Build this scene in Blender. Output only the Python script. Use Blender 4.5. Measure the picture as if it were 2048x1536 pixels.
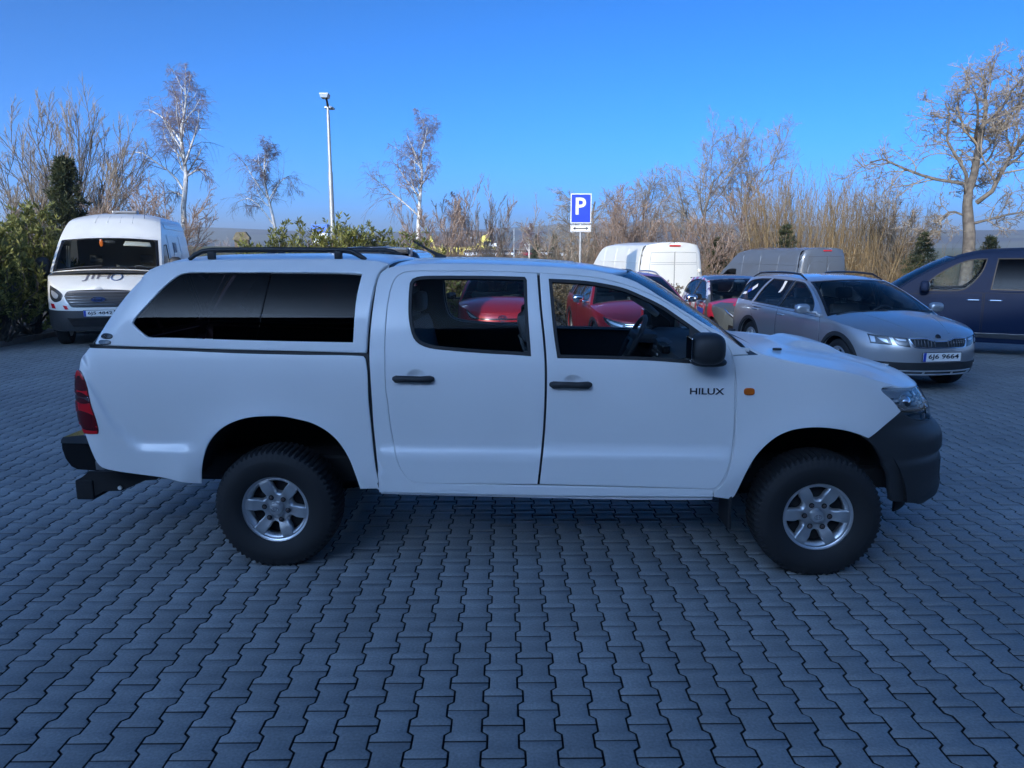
import bpy, bmesh, math, random
import numpy as np
from mathutils import Vector, Matrix
from mathutils.geometry import delaunay_2d_cdt

for o in list(bpy.data.objects):
    bpy.data.objects.remove(o)
SC = bpy.context.scene
COL = SC.collection
rad = math.radians

# ------------------------------------------------------------------ camera
CAM_H, PITCH, FPX = 1.83, 9.885, 1538.0 / 2048.0
cam_d = bpy.data.cameras.new('camera')
cam_d.sensor_fit = 'HORIZONTAL'
cam_d.sensor_width = 36.0
cam_d.lens = 36.0 * FPX
cam_d.clip_start = 0.05
cam_d.clip_end = 12000
cam = bpy.data.objects.new('camera', cam_d)
COL.objects.link(cam)
cam.location = (0, 0, CAM_H)
cam.rotation_euler = (rad(90 - PITCH), 0, 0)
SC.camera = cam

# ------------------------------------------------------------------ sky, sun, exposure
SUN_EL, SUN_AZ = 18.5, 26.0            # elevation; azimuth west of straight behind the camera
to_sun = Vector((-math.sin(rad(SUN_AZ)) * math.cos(rad(SUN_EL)),
                 -math.cos(rad(SUN_AZ)) * math.cos(rad(SUN_EL)), math.sin(rad(SUN_EL))))
world = bpy.data.worlds.new('World')
SC.world = world
world.use_nodes = True
wn = world.node_tree
wn.nodes.clear()
w_out = wn.nodes.new('ShaderNodeOutputWorld')
w_bg = wn.nodes.new('ShaderNodeBackground')
w_sky = wn.nodes.new('ShaderNodeTexSky')
w_sky.sky_type = 'NISHITA'
w_sky.sun_disc = False
w_sky.sun_elevation = rad(SUN_EL)
w_sky.sun_rotation = math.atan2(to_sun.x, to_sun.y)
w_sky.altitude = 0
w_sky.air_density = 0.35
w_sky.dust_density = 1.8
w_sky.ozone_density = 7.0
w_bg.inputs['Strength'].default_value = 0.135
w_hs = wn.nodes.new('ShaderNodeHueSaturation')
w_hs.inputs['Hue'].default_value = 0.483
w_hs.inputs['Saturation'].default_value = 1.10
w_gm = wn.nodes.new('ShaderNodeGamma')
w_gm.inputs['Gamma'].default_value = 1.35
wn.links.new(w_sky.outputs[0], w_hs.inputs['Color'])
wn.links.new(w_hs.outputs[0], w_gm.inputs['Color'])
wn.links.new(w_gm.outputs[0], w_bg.inputs['Color'])
wn.links.new(w_bg.outputs[0], w_out.inputs[0])
sun_d = bpy.data.lights.new('sun', 'SUN')
sun_d.energy = 2.6
sun_d.angle = rad(0.5)
sun_d.color = (1.0, 0.90, 0.74)
sun = bpy.data.objects.new('sun', sun_d)
COL.objects.link(sun)
sun.location = (-20, -40, 40)
sun.rotation_euler = (-to_sun).to_track_quat('-Z', 'Y').to_euler()
SC.view_settings.view_transform = 'Standard'
SC.view_settings.look = 'None'
SC.view_settings.exposure = 0.80
SC.view_settings.gamma = 1.0
SC.view_settings.use_curve_mapping = False
SC.cycles.max_bounces = 8
SC.cycles.transparent_max_bounces = 24

# ------------------------------------------------------------------ helpers: objects
def link(o, parent=None):
    COL.objects.link(o)
    if parent is not None:
        o.parent = parent
    return o

def tag(o, label=None, cat=None, group=None, kind=None):
    if label: o['label'] = label
    if cat: o['category'] = cat
    if group: o['group'] = group
    if kind: o['kind'] = kind
    return o

def thing(name, label, cat, loc=(0, 0, 0), rotz=0.0, group=None):
    o = bpy.data.objects.new(name, None)
    o.empty_display_size = 0.2
    link(o)
    o.location = loc
    o.rotation_euler = (0, 0, rotz)
    return tag(o, label, cat, group)

def mesh_np(name, V, F, mat=None, parent=None, smooth=False, normals=None):
    """V (N,3); F (M,3) or (M,4) int array, or list of index tuples"""
    me = bpy.data.meshes.new(name)
    V = np.asarray(V, dtype=np.float32)
    if isinstance(F, np.ndarray):
        m, k = F.shape
        me.vertices.add(len(V))
        me.vertices.foreach_set('co', V.ravel())
        me.loops.add(m * k)
        me.loops.foreach_set('vertex_index', F.astype(np.int32).ravel())
        me.polygons.add(m)
        me.polygons.foreach_set('loop_start', np.arange(0, m * k, k, dtype=np.int32))
        me.polygons.foreach_set('loop_total', np.full(m, k, dtype=np.int32))
        me.update(calc_edges=True)
    else:
        me.from_pydata([tuple(map(float, v)) for v in V], [], F)
        me.update()
    if smooth:
        me.polygons.foreach_set('use_smooth', np.ones(len(me.polygons), dtype=bool))
    if mat is not None:
        me.materials.append(mat)
    if normals is not None:
        me.normals_split_custom_set_from_vertices([tuple(map(float, n)) for n in normals])
    o = bpy.data.objects.new(name, me)
    return link(o, parent)

class G:
    """collects simple shapes that become one mesh"""
    def __init__(s): s.V, s.F, s.n = [], [], 0
    def add(s, V, F, M=None):
        V = np.asarray(V, float)
        if M is not None:
            M = np.array(M)
            V = V @ M[:3, :3].T + M[:3, 3]
        s.V.append(V)
        s.F += [tuple(int(i) + s.n for i in f) for f in F]
        s.n += len(V)
        return s
    def box(s, c, d, b=0.0, M=None):
        cx, cy, cz = c; hx, hy, hz = d[0] / 2, d[1] / 2, d[2] / 2
        b = min(b, hx * .9, hy * .9, hz * .9)
        if b <= 0:
            V = [(cx + i * hx, cy + j * hy, cz + k * hz) for i in (-1, 1) for j in (-1, 1) for k in (-1, 1)]
            return s.add(V, [(0, 1, 3, 2), (4, 6, 7, 5), (0, 4, 5, 1), (2, 3, 7, 6), (0, 2, 6, 4), (1, 5, 7, 3)], M)
        bm = bmesh.new()
        bmesh.ops.create_cube(bm, size=1.0)
        for v in bm.verts:
            v.co = Vector((v.co.x * 2 * hx, v.co.y * 2 * hy, v.co.z * 2 * hz))
        bmesh.ops.bevel(bm, geom=list(bm.edges), offset=b, segments=2, profile=0.6, affect='EDGES')
        bm.verts.index_update()
        V = [(v.co.x + cx, v.co.y + cy, v.co.z + cz) for v in bm.verts]
        F = [[v.index for v in f.verts] for f in bm.faces]
        bm.free()
        return s.add(V, F, M)
    def lathe(s, prof, n=32, M=None, a0=0.0, a1=2 * math.pi):
        """profile (r, y) turned round the y axis"""
        full = abs(a1 - a0 - 2 * math.pi) < 1e-6
        k = len(prof); m = n if full else n + 1
        V = []
        for i in range(m):
            a = a0 + (a1 - a0) * i / n
            for r, y in prof: V.append((r * math.cos(a), y, r * math.sin(a)))
        F = []
        for i in range(n):
            j = (i + 1) % m
            for q in range(k - 1):
                F.append((i * k + q, i * k + q + 1, j * k + q + 1, j * k + q))
        return s.add(V, F, M)
    def cyl(s, p0, p1, r0, r1=None, n=12, caps=True):
        p0, p1 = np.array(p0, float), np.array(p1, float)
        r1 = r0 if r1 is None else r1
        V, F = tubes(np.array([[p0, p1]]), np.array([[r0, r1]]), n)
        F = [tuple(f) for f in F]
        if caps: F += [tuple(range(n))[::-1], tuple(range(n, 2 * n))]
        return s.add(V, F)
    def path(s, pts, r, n=8, caps=True):
        P = np.array([pts], float)
        R = np.array([r if hasattr(r, '__len__') else [r] * len(pts)], float)
        V, F = tubes(P, R, n)
        F = [tuple(f) for f in F]
        if caps: F += [tuple(range(n))[::-1], tuple(range((len(pts) - 1) * n, len(pts) * n))]
        return s.add(V, F)
    def ell(s, c, d, n=16, m=10, M=None, p=2.0):
        V = []; F = []
        for i in range(m + 1):
            ph = -math.pi / 2 + math.pi * i / m
            for j in range(n):
                th = 2 * math.pi * j / n
                q = [math.cos(ph) * math.cos(th), math.cos(ph) * math.sin(th), math.sin(ph)]
                q = [math.copysign(abs(t) ** (2 / p), t) for t in q]
                V.append([c[a] + q[a] * d[a] / 2 for a in range(3)])
        for i in range(m):
            for j in range(n):
                F.append((i * n + j, i * n + (j + 1) % n, (i + 1) * n + (j + 1) % n, (i + 1) * n + j))
        return s.add(V, F, M)
    def prism(s, poly, y0, y1, M=None):
        """poly in (x,z), extruded along y"""
        n = len(poly)
        V = [(p[0], y0, p[1]) for p in poly] + [(p[0], y1, p[1]) for p in poly]
        F = [tuple(range(n)), tuple(range(2 * n - 1, n - 1, -1))]
        F += [(i, i + n, (i + 1) % n + n, (i + 1) % n) for i in range(n)]
        return s.add(V, F, M)
    def obj(s, name, mat, parent=None, smooth=False, sharp=35):
        o = mesh_np(name, np.concatenate(s.V), s.F, mat, parent, smooth)
        bm = bmesh.new(); bm.from_mesh(o.data)
        bmesh.ops.recalc_face_normals(bm, faces=bm.faces)
        bm.to_mesh(o.data); bm.free()
        if smooth:
            o.data.set_sharp_from_angle(angle=rad(sharp))
        return o

def tubes(P, R, n):
    B, k, _ = P.shape
    T = np.gradient(P, axis=1)
    T /= np.linalg.norm(T, axis=2, keepdims=True) + 1e-9
    ref = np.where(np.abs(T[:, :1, 2:3]) < .8, np.array([0, 0, 1.]), np.array([1., 0, 0]))
    ref = np.broadcast_to(ref, T.shape)
    U = np.cross(T, ref); U /= np.linalg.norm(U, axis=2, keepdims=True) + 1e-9
    W = np.cross(T, U)
    a = np.arange(n) * 2 * math.pi / n
    V = (P[:, :, None] + R[:, :, None, None] * (U[:, :, None] * np.cos(a)[None, None, :, None]
                                               + W[:, :, None] * np.sin(a)[None, None, :, None]))
    idx = np.arange(B * k * n).reshape(B, k, n)
    F = np.stack([idx[:, :-1], np.roll(idx, -1, 2)[:, :-1], np.roll(idx, -1, 2)[:, 1:], idx[:, 1:]], -1).reshape(-1, 4)
    return V.reshape(-1, 3), F

def rotz(a, loc=(0, 0, 0)):
    return Matrix.Translation(loc) @ Matrix.Rotation(a, 4, 'Z')

# ------------------------------------------------------------------ helpers: curves and panels
def spl(tab):
    """smooth, monotone interpolation through (t, v) rows"""
    a = np.array(sorted(tuple(map(float, r)) for r in tab)); x, y = a[:, 0], a[:, 1]
    if len(x) < 3: return lambda t: np.interp(t, x, y)
    h = np.diff(x); d = np.diff(y) / h
    m = np.zeros_like(x); m[0], m[-1] = d[0], d[-1]
    for i in range(1, len(x) - 1):
        m[i] = 0 if d[i - 1] * d[i] <= 0 else 2 * d[i - 1] * d[i] / (d[i - 1] + d[i])
    def f(t):
        t = np.clip(np.asarray(t, float), x[0], x[-1])
        i = np.clip(np.searchsorted(x, t) - 1, 0, len(x) - 2)
        u = (t - x[i]) / h[i]
        return ((2 * u**3 - 3 * u**2 + 1) * y[i] + (u**3 - 2 * u**2 + u) * h[i] * m[i]
                + (-2 * u**3 + 3 * u**2) * y[i + 1] + (u**3 - u**2) * h[i] * m[i + 1])
    return f

def resample(pts, step, closed=True):
    P = np.array([p[:2] for p in pts], float)
    sh = [len(p) > 2 and p[2] for p in pts]
    n = len(P); out = []
    for i in range(n if closed else n - 1):
        j = (i + 1) % n
        p1, p2 = P[i], P[j]; d = np.linalg.norm(p2 - p1)
        if d < 1e-6: continue
        def tan(a, s):
            if sh[a] or (not closed and a in (0, n - 1)): return None
            q0, q2 = P[(a - 1) % n], P[(a + 1) % n]
            return (q2 - q0) / (np.linalg.norm(P[a] - q0) + np.linalg.norm(q2 - P[a]) + 1e-9)
        t1, t2 = tan(i, 0), tan(j, 1)
        c = (p2 - p1) / d
        if t1 is None and t2 is None: t1 = t2 = c
        elif t1 is None: t1 = 1.5 * c - .5 * t2
        elif t2 is None: t2 = 1.5 * c - .5 * t1
        m = max(1, int(math.ceil(d / step)))
        for q in range(m):
            u = q / m
            out.append((2 * u**3 - 3 * u**2 + 1) * p1 + (u**3 - 2 * u**2 + u) * d * t1
                       + (-2 * u**3 + 3 * u**2) * p2 + (u**3 - u**2) * d * t2)
    if not closed: out.append(P[-1])
    return np.array(out)

def area(P):
    x, y = P[:, 0], P[:, 1]
    return .5 * np.sum(x * np.roll(y, -1) - np.roll(x, -1) * y)

def inset(P, r):
    """moves a counter-clockwise loop inwards by r"""
    e = np.roll(P, -1, 0) - P
    e /= np.linalg.norm(e, axis=1, keepdims=True) + 1e-12
    n = np.c_[-e[:, 1], e[:, 0]]
    b = n + np.roll(n, 1, 0)
    l = np.linalg.norm(b, axis=1, keepdims=True) + 1e-9
    b /= l
    c = np.maximum(.5, np.sum(b * n, axis=1, keepdims=True))
    return P + b * r / c

def inside(Q, P):
    res = np.zeros(len(Q), bool)
    x, y = Q[:, 0], Q[:, 1]
    for i in range(len(P)):
        (x1, y1), (x2, y2) = P[i], P[(i + 1) % len(P)]
        if y1 == y2: continue
        c = (y1 > y) != (y2 > y)
        res ^= c & (x < (x2 - x1) * (y - y1) / (y2 - y1) + x1)
    return res

def surf(fmap, Q, hint, e=.004):
    P = fmap(Q[:, 0], Q[:, 1])
    du = fmap(Q[:, 0] + e, Q[:, 1]) - fmap(Q[:, 0] - e, Q[:, 1])
    dv = fmap(Q[:, 0], Q[:, 1] + e) - fmap(Q[:, 0], Q[:, 1] - e)
    N = np.cross(du, dv)
    N /= np.linalg.norm(N, axis=1, keepdims=True) + 1e-12
    s = np.sign(N @ np.array(hint, float)); s[s == 0] = 1
    return P, N * s[:, None]

def panel(name, outline, fmap, hint, mat, parent=None, holes=(), step=.05, bstep=None, r=.003, depth=.012,
          off=0.0, raw=False):
    """a curved sheet-metal panel: a 2-D outline (with holes) laid on the surface fmap(a, b), rounded edge, folded rim"""
    bstep = bstep or step * .7
    L = []
    for k, lp in enumerate([outline] + list(holes)):
        P = np.array([p[:2] for p in lp], float) if raw else resample(lp, bstep)
        a = area(P)
        if (a < 0) == (k == 0): P = P[::-1]
        L.append(P)
    I = [inset(P, r) for P in L]
    lo, hi = L[0].min(0), L[0].max(0)
    gx = np.arange(lo[0] + step * .5, hi[0], step); gy = np.arange(lo[1] + step * .5, hi[1], step)
    Q = np.array([(a + (step / 2 if j % 2 else 0), b) for j, b in enumerate(gy) for a in gx]) if len(gx) and len(gy) else np.zeros((0, 2))
    if len(Q):
        ok = inside(Q, I[0])
        for h in I[1:]: ok &= ~inside(Q, h)
        Q = Q[ok]
        B = np.concatenate(I)
        if len(Q):
            dm = np.full(len(Q), 9.)
            for s in range(0, len(B), 64):
                dm = np.minimum(dm, np.sqrt(((Q[:, None] - B[None, s:s + 64])**2).sum(2)).min(1))
            Q = Q[dm > step * .45]
    pts = np.concatenate(I + [Q]); edges = []; n = 0
    for P in I:
        edges += [(n + i, n + (i + 1) % len(P)) for i in range(len(P))]; n += len(P)
    vo, _, fo, *_ = delaunay_2d_cdt([Vector(p) for p in pts], edges, [], 0, 1e-6)
    vo = np.array([tuple(v) for v in vo]); fo = [f for f in fo]
    cen = np.array([vo[list(f)].mean(0) for f in fo])
    ok = inside(cen, I[0])
    for h in I[1:]: ok &= ~inside(cen, h)
    F = [tuple(f) for f, k in zip(fo, ok) if k]
    V, N = surf(fmap, vo, hint)
    V = V + N * off
    # face orientation
    if F:
        tri = np.array([f[:3] for f in F])
        fn = np.cross(V[tri[:, 1]] - V[tri[:, 0]], V[tri[:, 2]] - V[tri[:, 0]])
        flip = np.sum(fn * N[tri[:, 0]]) < 0
        if flip: F = [f[::-1] for f in F]
    else:
        flip = False
    Vs, Ns = [V], [N]; n = len(V)
    if depth > 0:
        for P, J in zip(L, I):
            A, NA = surf(fmap, J, hint); A = A + NA * off
            Bp, NB = surf(fmap, P, hint); Bp = Bp + NB * off
            o = Bp - A; o -= NA * np.sum(o * NA, axis=1, keepdims=True)
            o /= np.linalg.norm(o, axis=1, keepdims=True) + 1e-9
            Bp = Bp - NB * r * .8
            Cc = Bp - NB * depth
            m = len(P)
            Vs += [A, Bp, Cc]
            Ns += [NA, (NA + o) / (np.linalg.norm(NA + o, axis=1, keepdims=True) + 1e-9), o]
            for i in range(m):
                j = (i + 1) % m
                for q in (0, m):
                    f = (n + q + i, n + q + m + i, n + q + m + j, n + q + j)
                    F.append(f[::-1] if flip else f)
            n += 3 * m
    return mesh_np(name, np.concatenate(Vs), F, mat, parent, True, np.concatenate(Ns))

# ------------------------------------------------------------------ helpers: materials
def M_(name):
    m = bpy.data.materials.new(name); m.use_nodes = True
    return m, m.node_tree, m.node_tree.nodes['Principled BSDF']

def mat(name, col, rough=.5, metal=0.0, coat=0.0, coat_r=.03, var=0.0, scale=20.0, bump=0.0, spec=None, island=0.0):
    m, nt, b = M_(name)
    b.inputs['Base Color'].default_value = (*col, 1)
    b.inputs['Roughness'].default_value = rough
    b.inputs['Metallic'].default_value = metal
    b.inputs['Coat Weight'].default_value = coat
    b.inputs['Coat Roughness'].default_value = coat_r
    if spec is not None: b.inputs['Specular IOR Level'].default_value = spec
    if var or bump or island:
        tc = nt.nodes.new('ShaderNodeTexCoord')
        nz = nt.nodes.new('ShaderNodeTexNoise')
        nz.inputs['Scale'].default_value = scale
        nz.inputs['Detail'].default_value = 6
        nt.links.new(tc.outputs['Object'], nz.inputs['Vector'])
        if var:
            hsv = nt.nodes.new('ShaderNodeHueSaturation')
            hsv.inputs['Color'].default_value = (*col, 1)
            mr = nt.nodes.new('ShaderNodeMapRange')
            mr.inputs['From Min'].default_value = .3; mr.inputs['From Max'].default_value = .7
            mr.inputs['To Min'].default_value = 1 - var; mr.inputs['To Max'].default_value = 1 + var
            nt.links.new(nz.outputs['Fac'], mr.inputs['Value'])
            nt.links.new(mr.outputs[0], hsv.inputs['Value'])
            nt.links.new(hsv.outputs[0], b.inputs['Base Color'])
            rr = nt.nodes.new('ShaderNodeMapRange')
            rr.inputs['To Min'].default_value = max(0, rough - .08); rr.inputs['To Max'].default_value = min(1, rough + .08)
            nt.links.new(nz.outputs['Fac'], rr.inputs['Value'])
            nt.links.new(rr.outputs[0], b.inputs['Roughness'])
        if bump:
            bp = nt.nodes.new('ShaderNodeBump')
            bp.inputs['Strength'].default_value = bump; bp.inputs['Distance'].default_value = .01
            nt.links.new(nz.outputs['Fac'], bp.inputs['Height'])
            nt.links.new(bp.outputs[0], b.inputs['Normal'])
    return m

def glass(name, tint, ior=1.5, rough=0.0):
    m = bpy.data.materials.new(name); m.use_nodes = True
    nt = m.node_tree; nt.nodes.clear()
    out = nt.nodes.new('ShaderNodeOutputMaterial'); mix = nt.nodes.new('ShaderNodeMixShader')
    tr = nt.nodes.new('ShaderNodeBsdfTransparent'); gl = nt.nodes.new('ShaderNodeBsdfGlossy'); fr = nt.nodes.new('ShaderNodeFresnel')
    tr.inputs['Color'].default_value = (*tint, 1)
    gl.inputs['Roughness'].default_value = rough
    fr.inputs['IOR'].default_value = ior
    nt.links.new(fr.outputs[0], mix.inputs[0]); nt.links.new(tr.outputs[0], mix.inputs[1]); nt.links.new(gl.outputs[0], mix.inputs[2])
    nt.links.new(mix.outputs[0], out.inputs[0])
    return m

def two_tone(name, cols, scale=8, rough=.7, obj=True, thr=(.4, .6), bump=0.0, detail=5):
    m, nt, b = M_(name)
    tc = nt.nodes.new('ShaderNodeTexCoord'); nz = nt.nodes.new('ShaderNodeTexNoise')
    nz.inputs['Scale'].default_value = scale; nz.inputs['Detail'].default_value = detail
    cr = nt.nodes.new('ShaderNodeValToRGB')
    cr.color_ramp.elements[0].position, cr.color_ramp.elements[1].position = thr
    cr.color_ramp.elements[0].color = (*cols[0], 1); cr.color_ramp.elements[1].color = (*cols[-1], 1)
    for i, c in enumerate(cols[1:-1]):
        e = cr.color_ramp.elements.new(thr[0] + (thr[1] - thr[0]) * (i + 1) / (len(cols) - 1)); e.color = (*c, 1)
    nt.links.new(tc.outputs['Object'], nz.inputs['Vector']); nt.links.new(nz.outputs['Fac'], cr.inputs[0])
    nt.links.new(cr.outputs[0], b.inputs['Base Color'])
    b.inputs['Roughness'].default_value = rough
    if bump:
        bp = nt.nodes.new('ShaderNodeBump'); bp.inputs['Strength'].default_value = bump
        nt.links.new(nz.outputs['Fac'], bp.inputs['Height']); nt.links.new(bp.outputs[0], b.inputs['Normal'])
    return m

MT = dict(
    white=mat('white car paint', (.80, .80, .79), .38, 0, .55, .10, var=.015, scale=2.5),
    vanwhite=mat('white van paint', (.74, .74, .70), .4, 0, .6, .08, var=.04, scale=3),
    silver=mat('silver car paint', (.45, .46, .48), .30, .65, 1.0, .04),
    red=mat('red car paint', (.34, .012, .022), .35, .2, 1.0, .03),
    grey=mat('grey van paint', (.10, .115, .135), .4, 0, 1.0, .06),
    navy=mat('dark blue car paint', (.010, .019, .048), .5, 0, 0, .05, spec=.03),
    darkgrey=mat('dark grey car paint', (.05, .054, .06), .35, .2, 1.0, .04),
    plastic=mat('black textured plastic', (.022, .023, .025), .55, 0, var=.08, scale=60, bump=.04),
    bumper=mat('dark grey bumper plastic', (.030, .032, .035), .5, 0, var=.06, scale=40, bump=.03),
    black=mat('gloss black trim', (.012, .012, .013), .2),
    rubber=mat('window rubber', (.012, .012, .013), .6),
    tyre=mat('tyre rubber', (.012, .012, .013), .72, 0, var=.18, scale=14, bump=.05),
    under=mat('dark underbody', (.010, .010, .011), .8),
    alloy=mat('silver alloy', (.55, .56, .57), .33, .75, var=.04, scale=20),
    steel=mat('dull steel', (.25, .25, .26), .45, .8),
    chrome=mat('chrome', (.75, .76, .78), .08, 1.0),
    nut=mat('worn wheel nut', (.16, .12, .11), .5, .7),
    interior=mat('dark cabin trim', (.060, .062, .068), .65, 0, var=.1, scale=30),
    cloth=mat('grey seat cloth', (.095, .10, .11), .9, 0, var=.15, scale=60),
    lining=mat('grey headliner', (.22, .22, .22), .9),
    redlens=mat('red lamp lens', (.62, .008, .016), .12, 0, 1.0, .02),
    darkred=mat('dark red lamp lens', (.10, .004, .008), .12, 0, 1.0, .02),
    orange=mat('orange lamp lens', (.62, .13, .015), .25, 0, .8, .04),
    clear=mat('clear lamp lens', (.60, .61, .62), .12, .5, 1.0, .02),
    lampdark=mat('headlamp housing', (.05, .052, .055), .25, .3, 1.0, .02),
    plate=mat('number plate white', (.75, .75, .73), .5),
    plateblue=mat('number plate blue', (.02, .06, .38), .5),
    badgeblue=mat('dark blue badge', (.015, .04, .14), .3),
    ink=mat('black lettering', (.015, .015, .02), .6),
    signblue=mat('blue sign face', (.012, .055, .62), .45),
    signwhite=mat('white sign face', (.82, .82, .80), .45),
    galv=mat('galvanised steel', (.42, .43, .42), .5, .5, var=.1, scale=9),
    pale=mat('pale beige plastic', (.55, .53, .46), .6),
    glass=glass('clear car glass', (.84, .89, .90), 1.14),
    tint=glass('lightly tinted glass', (.66, .72, .74), 1.28),
    dark=glass('dark privacy glass', (.045, .026, .026), 1.19),
    lens=glass('headlamp cover', (.92, .94, .95), 1.45),
)

def text(s, height, mat_, parent, M, name='lettering', width=None, extrude=.0015, warp=None, shear=0.0, center=True, bold=.018):
    cu = bpy.data.curves.new(name, 'FONT'); cu.body = s; cu.extrude = extrude if warp is None else 0.0
    cu.shear = shear
    cu.resolution_u = 3; cu.offset = bold
    tmp = bpy.data.objects.new(name, cu); COL.objects.link(tmp)
    bpy.context.view_layer.update()
    me = bpy.data.meshes.new_from_object(tmp.evaluated_get(bpy.context.evaluated_depsgraph_get()))
    bpy.data.objects.remove(tmp)
    V = np.array([v.co for v in me.vertices]); lo, hi = V.min(0), V.max(0)
    sy = height / (hi[1] - lo[1]); sx = sy if width is None else width / (hi[0] - lo[0])
    c = (lo + hi) / 2 if center else lo
    V = (V - [c[0], c[1], 0]) * [sx, sy, 1]
    if warp is not None:
        V = warp(V[:, 0], V[:, 1])
    else:
        A = np.array(M); V = V @ A[:3, :3].T + A[:3, 3]
    F = [tuple(p.vertices) for p in me.polygons]
    bpy.data.meshes.remove(me)
    return mesh_np(name, V, F, mat_, parent)

def frame(o, x, y):
    """matrix with text x axis along x, text up along y, at point o"""
    x = Vector(x).normalized(); y = Vector(y).normalized(); z = x.cross(y).normalized(); y = z.cross(x)
    return Matrix(((x.x, y.x, z.x, o[0]), (x.y, y.y, z.y, o[1]), (x.z, y.z, z.z, o[2]), (0, 0, 0, 1)))
# ------------------------------------------------------------------ vehicles: shared builders
def sm(t, a, b):
    u = np.clip((np.asarray(t, float) - a) / (b - a), 0, 1)
    return u * u * (3 - 2 * u)

class Car:
    """smooth body: horizontal slices with a rounded nose and tail; x forward, y left, z up"""
    def __init__(s, w, xf, xr, xcf, xcr, nf=2.7, nr=3.2, feat=None):
        s.w, s.xf, s.xr = spl(w), spl(xf), spl(xr)
        s.xcf, s.xcr, s.nf, s.nr, s.feat = xcf, xcr, nf, nr, feat
    def W(s, x, z):
        x, z = np.broadcast_arrays(np.asarray(x, float), np.asarray(z, float))
        t = np.clip((x - s.xcf) / (s.xf(z) - s.xcf), 0, .9995)
        u = np.clip((s.xcr - x) / (s.xcr - s.xr(z)), 0, .9995)
        y = s.w(z) * (1 - t**s.nf)**(1 / s.nf) * (1 - u**s.nr)**(1 / s.nr)
        return y if s.feat is None else y + s.feat(x, z)
    def side(s, sg, dy=0.0):
        return lambda x, z: np.stack([x, sg * (s.W(x, z) + dy), z + 0 * x], -1)
    def _wr(s, u, z, xe, xc, n, d):
        u, z = np.asarray(u, float), np.asarray(z, float)
        au = np.abs(u); w = s.w(z); L = np.abs(xe - xc); e = 2 / n
        lo, hi = np.zeros_like(au), np.full_like(au, math.pi / 2)
        for _ in range(34):
            m = (lo + hi) / 2
            big = w * np.sin(m)**e + L * (1 - np.cos(m)**e) > au
            hi = np.where(big, m, hi); lo = np.where(big, lo, m)
        y = w * np.sin(lo)**e; x = xc + d * L * np.cos(lo)**e
        ov = au > w + L
        x = np.where(ov, xc - d * (au - w - L), x); y = np.where(ov, w, y)
        return np.stack([x, y * np.sign(u), z + 0 * u], -1)
    def front(s, u, z): return s._wr(u, z, s.xf(z), s.xcf, s.nf, 1)
    def rear(s, u, z): return s._wr(u, z, s.xr(z), s.xcr, s.nr, -1)
    def u_of(s, x, z):       # wrap coordinate of a flank point near the nose
        return s.W(x, z) + s.xf(z) - x
    def ur_of(s, x, z):
        return s.W(x, z) + x - s.xr(z)

def ellipse(cx, cy, rx, ry, n=24, p=2.0):
    a = np.arange(n) * 2 * math.pi / n
    c, sn = np.cos(a), np.sin(a)
    return [(cx + rx * math.copysign(abs(i)**(2 / p), i), cy + ry * math.copysign(abs(j)**(2 / p), j)) for i, j in zip(c, sn)]

def clipz(pts, z0, z1, step=.02):
    P = [tuple(p) for p in resample(pts, step)]
    for sgn, lim in ((1, z0), (-1, z1)):
        out = []
        for i in range(len(P)):
            a, b = P[i], P[(i + 1) % len(P)]
            ia, ib = sgn * (a[1] - lim) >= 0, sgn * (b[1] - lim) >= 0
            if ia: out.append(a)
            if ia != ib:
                t = (lim - a[1]) / (b[1] - a[1]); out.append((a[0] + t * (b[0] - a[0]), lim))
        P = out
    return P

def rim_face(R, spokes, w0, w1, r0, r1, rot, dish, name, mt, parent, depth, step=.03):
    """wheel face with openings; outward is -y"""
    holes = []
    for k in range(spokes):
        a = rot + (k + .5) * 2 * math.pi / spokes
        pts = []
        for r, h, sh in ((r0, w0, 0), (r0 + (r1 - r0) * .5, w0 + (w1 - w0) * .55, 0), (r1, w1, 1)):
            pts.append((r * math.cos(a - h), r * math.sin(a - h), sh))
        pts.append((r1 * 1.01 * math.cos(a), r1 * 1.01 * math.sin(a)))
        for r, h, sh in ((r1, w1, 1), (r0 + (r1 - r0) * .5, w0 + (w1 - w0) * .55, 0), (r0, w0, 0)):
            pts.append((r * math.cos(a + h), r * math.sin(a + h), sh))
        holes.append(pts)
    f = lambda a, b: np.stack([a, -dish(np.hypot(a, b)), b], -1)
    return panel(name, ellipse(0, 0, R, R, 40), f, (0, -1, 0), mt, parent, holes, step=step, bstep=step * .5, r=.004, depth=depth)

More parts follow.
